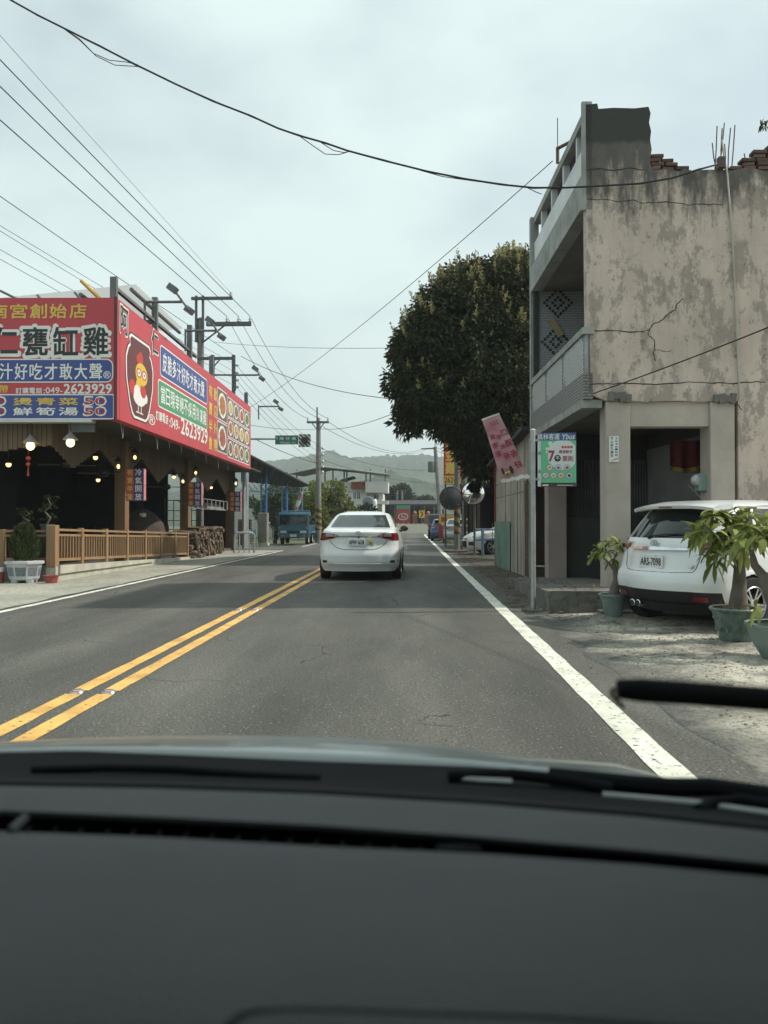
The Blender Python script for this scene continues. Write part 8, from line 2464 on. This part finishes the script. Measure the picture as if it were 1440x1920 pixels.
# ---- white house with canopy on the roof
def white_house():
    D = 80.0
    o = Vector((at(690, 980, D).x, D, 0))
    t = thing('white_house', 'white two-storey house with red-tiled bay and roof-top canopy', 'house', o, 0)
    def q(px, py): p = at(px, py, D) - o; return p.x, p.z
    M_HW = pm('house_white', (0.58, 0.58, 0.54), 0.8, 0, 0.08, 1)
    x0, _ = q(588, 960); x1, zt = q(688, 905)
    MB().box(x0, x1, 0, 9, 0, q(600, 905)[1]).build('wall', M_HW, t)
    xa, za = q(686, 923); xb, zb = q(728, 904)
    MB().box(x1 + 0.003, q(716, 940)[0], 0.6, 9, 0, za).build('side_wing', M_HW, t)
    MB().box(xa, xb, -0.9, 3, za - 0.05, zb).build('balcony', M_HW, t)
    MB().box(q(706, 938)[0], q(728, 938)[0], -0.8, 1, q(0, 946)[1], q(0, 940)[1]).build('porch_slab', M_HW, t)
    xr0, zr0 = q(659, 916); xr1, zr1 = q(688, 906)
    rf = MB().prism([(-0.9, zr0), (0.0, zr0), (0.0, zr1 + 0.1), (-0.25, zr1 + 0.1)], 'x', xr0, xr1).build('bay_roof', pm('roof_red', (0.30,0.07,0.05), 0.7, 0, 0.2, 3), t)
    for k in range(9):
        x = lerp(xr0, xr1, (k + .5) / 9); MB().path([(x, -0.9, zr0 + 0.03), (x, -0.25, zr1 + 0.13)], 0.05, 5).build('roof_tile_row', pm('roof_red', (0.30,0.07,0.05)), rf)
    for px0, px1, py0, py1 in ((662,668,921,937),(669,676,921,937),(652,658,919,925),(700,710,925,936)):
        wx0, wz1 = q(px0, py0); wx1, wz0 = q(px1, py1)
        yy = -0.03 if px0 < 688 else 0.57
        w = MB().box(wx0, wx1, yy - 0.04, yy + 0.06, wz0, wz1).build('window', M_PLATE, t)
        MB().box(wx0 + 0.05, wx1 - 0.05, yy - 0.055, yy - 0.042, wz0 + 0.06, wz1 - 0.06).build('pane', M_GLASS, w)
        MB().box((wx0 + wx1)/2 - 0.02, (wx0 + wx1)/2 + 0.02, yy - 0.065, yy - 0.056, wz0 + 0.06, wz1 - 0.06).build('mullion', M_PLATE, w)
    # roof canopy
    c = [q(546, 890), q(606, 877), q(672, 884), q(728, 891)]
    mb = MB()
    V = []
    for (x, z) in c: V += [(x, -1.5, z - 0.05), (x, 9.5, z + 0.35)]
    mb.add(V, [(0,2,3,1),(2,4,5,3),(4,6,7,5)]); mb.build('canopy_sheet', pm('canopy_grey', (0.10,0.10,0.10), 0.6, 0, 0.2, 2), t)
    MB().path([(x, -1.5, z) for x, z in c], 0.09, 5).build('canopy_edge', pm('canopy_rim', (0.30,0.31,0.31), 0.6), t)
    for px in (556, 609, 624, 645, 650, 686, 695, 723):
        x, z = q(px, 885); base = q(px, 905)[1] if px < 688 else zb
        MB().tube((x, 0.2 if px < 688 else -0.6, base - 0.3), (x, 0.2 if px < 688 else -0.6, z + 0.25), 0.08, n=6).build('canopy_post', M_STEEL, t)
    MB().prism([(q(636,905)[0], q(0,900)[1]), (q(662,905)[0], q(0,893)[1]), (q(664,905)[0], q(0,896)[1]), (q(638,905)[0], q(0,903)[1])], 'y', 1, 3).build('stair_hood', M_DKROOF, t)
white_house()
p = at(690, 941, 66.0)
t = thing('round_road_mirror', 'grey round mirror back on a white post before the white house', 'traffic mirror', (p.x, 66, 0), 0)
MB().lathe([(0.40,-0.05),(0.46,0.0),(0.44,0.04),(0.1,0.12)], 24, (0, 0, p.z), 'y').build('disc', pm('disc_grey', (0.20,0.23,0.25), 0.6), t, smooth=True)
MB().tube((0.25, 0.1, 0), (0.25, 0.1, p.z + 0.3), 0.08, n=8).build('post', M_PLATE, t)
MB().box(0.0, 0.3, 0.0, 0.1, p.z - 0.1, p.z + 0.1).build('bracket', M_GALV, t)
p = at(703, 950, 67.0)
t = thing('white_marker_post', 'rounded white marker post beside the round mirror', 'post', (p.x, 67, 0), 0)
MB().lathe([(0.18,0),(0.18,2.9),(0.15,3.1),(0.05,3.2)], 12).build('shaft', M_PLATE, t, smooth=True)
MB().lathe([(0.185,1.2),(0.185,1.5)], 12, cap0=False, cap1=False).build('band', M_REDL, t)

# ---- long low canopy, barrier, piers, signs at the bend
o = at(770, 980, 97.0)
t = thing('long_canopy', 'long low dark roof on thin posts at the bend in the road', 'canopy', (o.x, 97, 0), 0)
xa, xb = at(700, 980, 97).x - o.x, at(836, 980, 97).x - o.x
z1 = at(770, 946, 97).z
MB().prism([(-2, z1 - 0.25), (-2, z1), (3, z1 + 0.6), (3, z1 + 0.4)], 'x', xa, xb).build('roof', M_DKROOF, t)
for k in range(8): MB().tube((lerp(xa + .3, xb - .3, k / 7), -1.6, 0), (lerp(xa + .3, xb - .3, k / 7), -1.6, z1 - 0.2), 0.08, n=6).build('post', M_STEEL, t)
MB().box(xa, xb, 4.5, 4.7, 0, z1 - 0.5).build('back_wall', M_DKINT, t)
p = at(770, 992, 90)
t = thing('road_barrier', 'white concrete road barrier with red and yellow blocks at the bend', 'barrier', (p.x, 90, 0), 0)
x0, x1 = at(735, 990, 90).x - p.x, at(800, 990, 90).x - p.x
MB().prism([(x0, 0), (x1 + 0.5, 0), (x1, 1.05), (x0, 1.05)], 'y', -0.3, 0.3).build('wall', pm('barrier_white', (0.66,0.64,0.56), 0.8, 0, 0.06, 2), t)
for k in range(14):
    x = lerp(x0 + 0.1, x1 - 0.2, k / 13)
    MB().box(x, x + 0.14, -0.31, 0.31, 1.052, 1.16).build('reflector_block', pm('block_%d' % (k % 2), (0.5,0.12,0.05) if k % 2 else (0.6,0.5,0.15), 0.6), t)
for px, D, lab in ((778, 93, 'brick pier with ball top behind the barrier middle'), (803, 92, 'taller brick pier at the right end of the barrier')):
    p = at(px, 980, D)
    t = thing('brick_pier', lab, 'pier', (p.x, D, 0), 0, 'brick piers behind the barrier')
    w = 0.26 if px == 778 else 0.34
    MB().box(-w, w, -w, w, 0, 2.0).build('shaft', pm('pier_brick', (0.26,0.11,0.07), 0.9, 0, 0.3, 5), t)
    MB().box(-w-.06, w+.06, -w-.06, w+.06, 2.002, 2.14).build('cap', pm('pier_cap', (0.34,0.20,0.14), 0.9), t)
    MB().sphere((0, 0, 2.35), 0.2, 10, 8).build('ball', pm('pier_cap', (0.34,0.20,0.14)), t, smooth=True)
p = at(791, 964, 91)
t = thing('chevron_sign', 'yellow square chevron sign pointing right at the bend', 'sign', (p.x, 91.0, 0), 0)
MB().box(-0.33, 0.33, -0.02, 0.02, p.z - 0.42, p.z + 0.42).build('board', pm('chev_yellow', (0.65,0.40,0.05), 0.5), t)
MB().prism([(-0.18, p.z+.3), (-0.02, p.z+.3), (0.18, p.z), (-0.02, p.z-.3), (-0.18, p.z-.3), (0.02, p.z)], 'y', -0.03, -0.0205).build('chevron', M_INK, t)
MB().tube((0, 0.06, 0), (0, 0.06, p.z + 0.4), 0.05, n=6).build('post', M_BLUES, t)
p = at(756, 965, 93)
t = thing('ring_logo_sign', 'red square sign with white ring emblem beyond the sedan', 'sign', (p.x, 93, 0), 0)
w, za, zb = 0.83, at(756, 987, 93).z, at(756, 954, 93).z
MB().box(-w, w, 0, 0.12, max(0, za), zb).build('panel', pm('ring_red', (0.34,0.05,0.06), 0.5, 0, 0.1), t)
MB().box(-w, w, 0, 0.1, zb + 0.004, zb + 0.42).build('green_header', pm('ring_green', (0.05,0.30,0.16), 0.5), t)
zc = lerp(za, zb, 0.55)
MB().path([(0.55*math.cos(k*math.pi/12), -0.02, zc + 0.36*math.sin(k*math.pi/12)) for k in range(25)], 0.05, 5, False).build('ring', M_PLATE, t)
text('lettering', '竹山', 1, M_PLATE, t, (0, 0, zc), (1,0,0), (0,0,1), 0.02, width=0.5, height=0.36)
for x in (-0.7, 0.7): MB().tube((x, 0.16, 0), (x, 0.16, zb + 0.4), 0.05, n=6).build('post', M_STEEL, t)
for px in (745, 754):
    p = at(px, 900, 118)
    t = thing('far_post', 'left thin pole standing among the far trees' if px == 745 else 'right thin pole standing among the far trees', 'pole', (p.x, 118, 0), 0, 'thin poles among the far trees')
    MB().lathe([(0.16,0),(0.13,at(px, 920, 118).z)], 8).build('shaft', M_POLE, t)
    MB().box(-0.5, 0.5, -0.06, 0.06, at(px, 926, 118).z, at(px, 926, 118).z + 0.12).build('crossarm', M_ARMS, t)
# carport behind the parked cars on the right
t = thing('dark_carport', 'dark lean-to carport behind the parked cars under the tree', 'carport', (5.3, 37.5, 0), 0)
MB().box(-2.6, 6, -3.5, 6, 2.75, 2.9).build('roof', M_DKROOF, t)
MB().box(5.5, 5.7, -3.5, 6, 0, 2.75).build('back_wall', M_DKINT, t)
MB().box(-2.3, 5.5, 5.6, 5.8, 0, 2.75).build('end_wall', M_DKINT, t)
for y in (-3.2, 1.2, 5.3): MB().box(-2.5, -2.38, y, y + 0.12, 0, 2.75).build('post', M_RUST, t)
MB().box(-2.7, -2.62, -3.5, 2.0, 2.3, 2.74).build('rusty_valance', pm('rust_orange', (0.30,0.12,0.05), 0.8, 0, 0.5, 3), t)
for k in range(12): MB().box(-2.7, -2.6, -3.4 + k * 0.45, -3.15 + k * 0.45, 2.95, 3.5).build('roof_slat', M_CONC, t)
# distant lattice pylon
p = at(823, 850, 430)
t = thing('far_pylon', 'faint lattice power pylon on the hill right of centre', 'pylon', (p.x, 430, p.z - 8), 0)
zt = at(823, 806, 430).z - (p.z - 8)
for sx in (-1, 1):
    MB().tube((sx*1.8, 0, 0), (sx*0.5, 0, zt), 0.16, n=4).build('leg', M_GALV, t)
for k in range(5):
    MB().box(-2.6 + 0.2*k, 2.6 - 0.2*k, -0.1, 0.1, zt*(0.5 + k*0.11), zt*(0.5 + k*0.11) + 0.25).build('crossarm', M_GALV, t)
# ------------------------------------------------------------------ the car we sit in
def own_car():
    t = thing('our_car', 'dark grey dashboard and bonnet of the car the view is taken from', 'car', (-0.42, 0, 0), 0)
    o = Vector((-0.42, 0, 0))
    M_DASH = pm('dash_plastic', (0.085, 0.090, 0.092), 0.62, 0, 0.10, 5, 0.6, 420, spec=0.35)
    M_DASHD = pm('dash_dark', (0.010, 0.011, 0.011), 0.8, 0, 0.1)
    M_BON = pm('bonnet_paint', (0.26, 0.30, 0.29), 0.30, 0.2, 0.05, 2, coat=0.6)
    M_COWL = pm('cowl_black', (0.009, 0.010, 0.011), 0.85, 0, 0.2, 9, spec=0.12)
    XS = [-420, -200, 0, 150, 300, 450, 600, 750, 900, 1050, 1200, 1320, 1440, 1640, 1850]
    def row(tab, z, dz=0.0):
        xs = [a for a, b in tab]; ys = [b for a, b in tab]
        return [tuple(atz(x, float(np.interp(x, xs, ys)), z) - o) for x in np.linspace(-420, 1850, 60)]
    A = [(-420,1476),(0,1477),(300,1482),(600,1493),(900,1511),(1200,1536),(1440,1562),(1850,1610)]
    Bt = [(-420,1520),(0,1528),(300,1540),(600,1556),(900,1578),(1200,1603),(1440,1627),(1850,1670)]
    Ct = [(-420,1550),(0,1560),(300,1571),(600,1588),(900,1601),(1200,1622),(1440,1645),(1850,1688)]
    Dt = [(-420,1575),(0,1582),(300,1592),(600,1612),(900,1632),(1200,1658),(1440,1688),(1850,1740)]
    def off(tab, d): return [(x, y + d) for x, y in tab]
    rows = [row(off(A, -10), 0.945), row(A, 0.958), row(off(A, 12), 0.963), row(off(Bt, -9), 0.967), row(off(Bt, 0), 0.962),
            row(off(Bt, 3), 0.935), row(off(Ct, -4), 0.935), row(off(Ct, 0), 0.962), row(off(Ct, 8), 0.967), row(Dt, 0.970),
            row(off(Dt, 60), 0.970), row([(-420,1760),(1850,1860)], 0.967), row([(-420,1900),(1850,1960)], 0.960), row([(-420,2100),(1850,2120)], 0.94), row([(-420,2300),(1850,2300)], 0.86)]
    n = len(rows[0])
    mb = MB().add([p for r in rows for p in r], [(i*n+k, i*n+k+1, (i+1)*n+k+1, (i+1)*n+k) for i in range(len(rows)-1) for k in range(n-1)])
    dash = mb.build('dashboard', M_DASH, t, smooth=True)
    # defroster outlet: dark floor and dividers in the channel
    def chan(x, v, z):
        yb = float(np.interp(x, [a for a, b in Bt], [b for a, b in Bt])) + 3; yc = float(np.interp(x, [a for a, b in Ct], [b for a, b in Ct])) - 4
        return Vector(tuple(atz(x, lerp(yb, yc, v), z) - o))
    xs = np.linspace(50, 905, 30)
    vent = MB().grid(lambda u, v: tuple(chan(lerp(50, 1850, u), lerp(-0.05, 1.05, v), 0.9365)), 40, 1).build('defroster_slot', M_DASHD, t)
    for k in range(17):
        x = 60 + k * 49
        a, b_ = chan(x, 0.45, 0.949), chan(x - 8, 1.0, 0.953)
        MB().path([tuple(a), tuple(b_)], 0.0016, 5).build('vent_divider', M_DASH, vent)
    a, b_ = chan(820, 0.95, 0.956), chan(900, 0.8, 0.957)
    MB().path([tuple(a), tuple((a + b_) / 2 + Vector((0, -0.003, 0.002))), tuple(b_)], 0.0035, 6).build('vent_clip', M_DASHD, vent)
    # end of the outlet at the left
    a, b_ = chan(48, 0.0, 0.964), chan(20, 1.1, 0.964)
    MB().path([tuple(a), tuple(b_)], 0.004, 6).build('vent_end', M_DASH, vent)
    # airbag seam
    seam = [(425,1925),(445,1908),(475,1899),(540,1896),(640,1898),(800,1904),(1000,1911),(1140,1920),(1400,1940)]
    MB().path([tuple(atz(x, y, 0.9605) - o) for x, y in seam], 0.0022, 6).build('airbag_seam', M_DASHD, dash)
    # screen foot, cowl and bonnet
    A2 = off(A, -10)
    cw = [row(A2, 0.945), row(off(A, -16), 0.93), row([(-420,1440),(0,1442),(300,1446),(600,1452),(900,1462),(1200,1484),(1440,1520),(1850,1580)], 0.90),
          row([(-420,1412),(0,1412),(140,1408),(300,1414),(600,1428),(900,1438),(1200,1462),(1440,1505),(1850,1580)], 0.895)]
    MB().add([p for r in cw for p in r], [(i*n+k, i*n+k+1, (i+1)*n+k+1, (i+1)*n+k) for i in range(len(cw)-1) for k in range(n-1)]).build('cowl', M_COWL, t, smooth='all')
    F = [(-420,1410),(-150,1398),(0,1392),(150,1385),(300,1380),(480,1379),(620,1383),(740,1390),(860,1402),(1000,1420),(1080,1426),(1160,1434),(1260,1462),(1340,1490),(1440,1535),(1600,1590),(1850,1660)]
    G = [(-420,1425),(0,1412),(140,1411),(300,1418),(600,1432),(900,1442),(1200,1466),(1440,1525),(1850,1640)]
    def mixr(t_): return [(x, lerp(float(np.interp(x, [a for a, b in G], [b for a, b in G])), float(np.interp(x, [a for a, b in F], [b for a, b in F])), t_)) for x in np.linspace(-420, 1850, 80)]
    br = [row(off(G, 6), 0.878), row(G, 0.888), row(mixr(0.5), 0.885), row(mixr(0.85), 0.872), row(mixr(1.0), 0.855), row(off(mixr(1.0), -1), 0.83)]
    # nose of the bonnet falls away out of sight
    last = br[-1]
    br.append([(p[0] * 0.98, p[1] + 0.10, 0.74) for p in last]); br.append([(p[0] * 0.96, p[1] + 0.13, 0.35) for p in last])
    bon = MB().add([p for r in br for p in r], [(i*n+k, i*n+k+1, (i+1)*n+k+1, (i+1)*n+k) for i in range(len(br)-1) for k in range(n-1)]).build('bonnet', M_BON, t, smooth='all')
    # wiper arms lying on the cowl
    for pts, r in (([(1030,1455),(1100,1462),(1200,1472),(1260,1476),(1330,1476),(1500,1500)], 0.011), ([(840,1456),(960,1452),(1060,1462),(1150,1478)], 0.007), ([(1310,1520),(1340,1505),(1390,1500),(1480,1515)], 0.007), ([(60,1444),(200,1440),(330,1443),(480,1454),(600,1460)], 0.005)):
        MB().path([tuple(atz(x, y, 0.915) - o) for x, y in pts], r, 8).build('wiper_arm', M_COWL, t, smooth=True)
    for pts in ([(845,1458),(900,1463),(960,1466)], [(1130,1490),(1300,1505),(1440,1525),(1600,1545)]):
        MB().path([tuple(atz(x, y, 0.913) - o) for x, y in pts], 0.0035, 6).build('washer_pipe', M_GALV, t, smooth=True)
    MB().path([tuple(atz(x, y, 0.953) - o) for x, y in ((-300,1470),(0,1471),(300,1476),(600,1487),(900,1505),(1200,1529),(1440,1555),(1800,1600))], 0.005, 6).build('screen_gasket', M_DASHD, t, smooth=True)
    # raised wiper blade across the right of the screen
    pts = [(1158,1292),(1200,1294),(1280,1299),(1360,1305),(1440,1311),(1560,1322),(1700,1336)]
    wb = MB().path([tuple(at(x, y, 0.72) - o) for x, y in pts], [0.0085] + [0.0105] * 6, 10).build('wiper_blade', M_COWL, t, smooth=True)
    MB().path([tuple(at(x, y, 0.715) - o) for x, y in ((1150,1290),(1146,1302),(1158,1316),(1170,1326))], 0.0022, 6).build('blade_clip', M_COWL, wb, smooth=True)
    # roof, screen pillars and sides of the cabin round the viewer
    M_TRIM = pm('cabin_trim', (0.20, 0.20, 0.19), 0.9, 0, 0.05)
    M_PAN = pm('door_panel', (0.06, 0.065, 0.065), 0.8)
    rf = MB().grid(lambda u, v: (lerp(-0.80, 0.92, u), lerp(-1.9, 0.30, v), 1.58 - 0.10 * (2 * u - 1) ** 4 - 0.03 * v), 12, 8)
    rf.grid(lambda u, v: (lerp(-0.81, 0.93, u), lerp(-1.9, 0.31, v), 1.62 - 0.10 * (2 * u - 1) ** 4 - 0.03 * v), 12, 8)
    rf.build('roof', M_TRIM, t)
    for s, x in ((-1, -0.84), (1, 0.95)):
        MB().path([(x, 1.02, 0.93), (x - s * 0.02, 0.7, 1.15), (x - s * 0.05, 0.28, 1.50)], 0.045, 8).build('screen_pillar', M_TRIM, t, smooth=True)
        MB().box(x - 0.04, x + 0.04, -1.8, 1.0, 0.30, 0.93).build('door', M_PAN, t)
        MB().box(x - 0.04, x + 0.03, -0.75, -0.6, 0.932, 1.5).build('door_pillar', M_TRIM, t)
    MB().box(-0.8, 0.9, -1.9, 0.9, 0.22, 0.30).build('cabin_floor', M_DASHD, t)
    for y in (-1.5, 1.05):
        for s, x in ((-1, -0.72), (1, 0.83)): wheel(t, x, y, 0.30, 0.19, s)
own_car()

# added house close on our right, out of the picture, put there to shade the car
t = thing('added_shade_house', 'plain plastered house added unseen beside our car to shade it', 'house', (3.4, -4, 0), 0)
MB().box(0, 6, -6, 6.0, 0, 6.6).build('wall', M_COLUMN, t)
MB().box(-0.4, 6.4, -6.4, 6.2, 6.602, 6.8).build('roof', M_SOFFIT, t)
for y in (-4.5, -1.0, 2.4):
    w = MB().box(-0.03, 0.05, y, y + 1.4, 4.2, 5.5).build('window', M_PLATE, t); MB().box(-0.04, -0.031, y + .08, y + 1.32, 4.28, 5.42).build('pane', M_GLASS, w)
d = MB().box(-0.03, 0.05, -1.0, 1.4, 0, 2.6).build('shutter_door', M_SHUT, t)
flush_texts()
# ------------------------------------------------------------------ haze in the valley air
def haze():
    m = bpy.data.materials.new('valley_haze'); m.use_nodes = True
    n, l = m.node_tree.nodes, m.node_tree.links
    n.remove(n['Principled BSDF'])
    v = n.new('ShaderNodeVolumePrincipled')
    v.inputs['Color'].default_value = (0.85, 0.955, 0.97, 1)
    v.inputs['Density'].default_value = 0.00062
    v.inputs['Anisotropy'].default_value = 0.0
    l.new(v.outputs['Volume'], n['Material Output'].inputs['Volume'])
    o = MB().box(-1000, 1000, -60, 1100, -1.2, 150).build('haze', m)
    o['kind'] = 'stuff'; o['label'] = 'pale haze in the air of the valley'
haze()
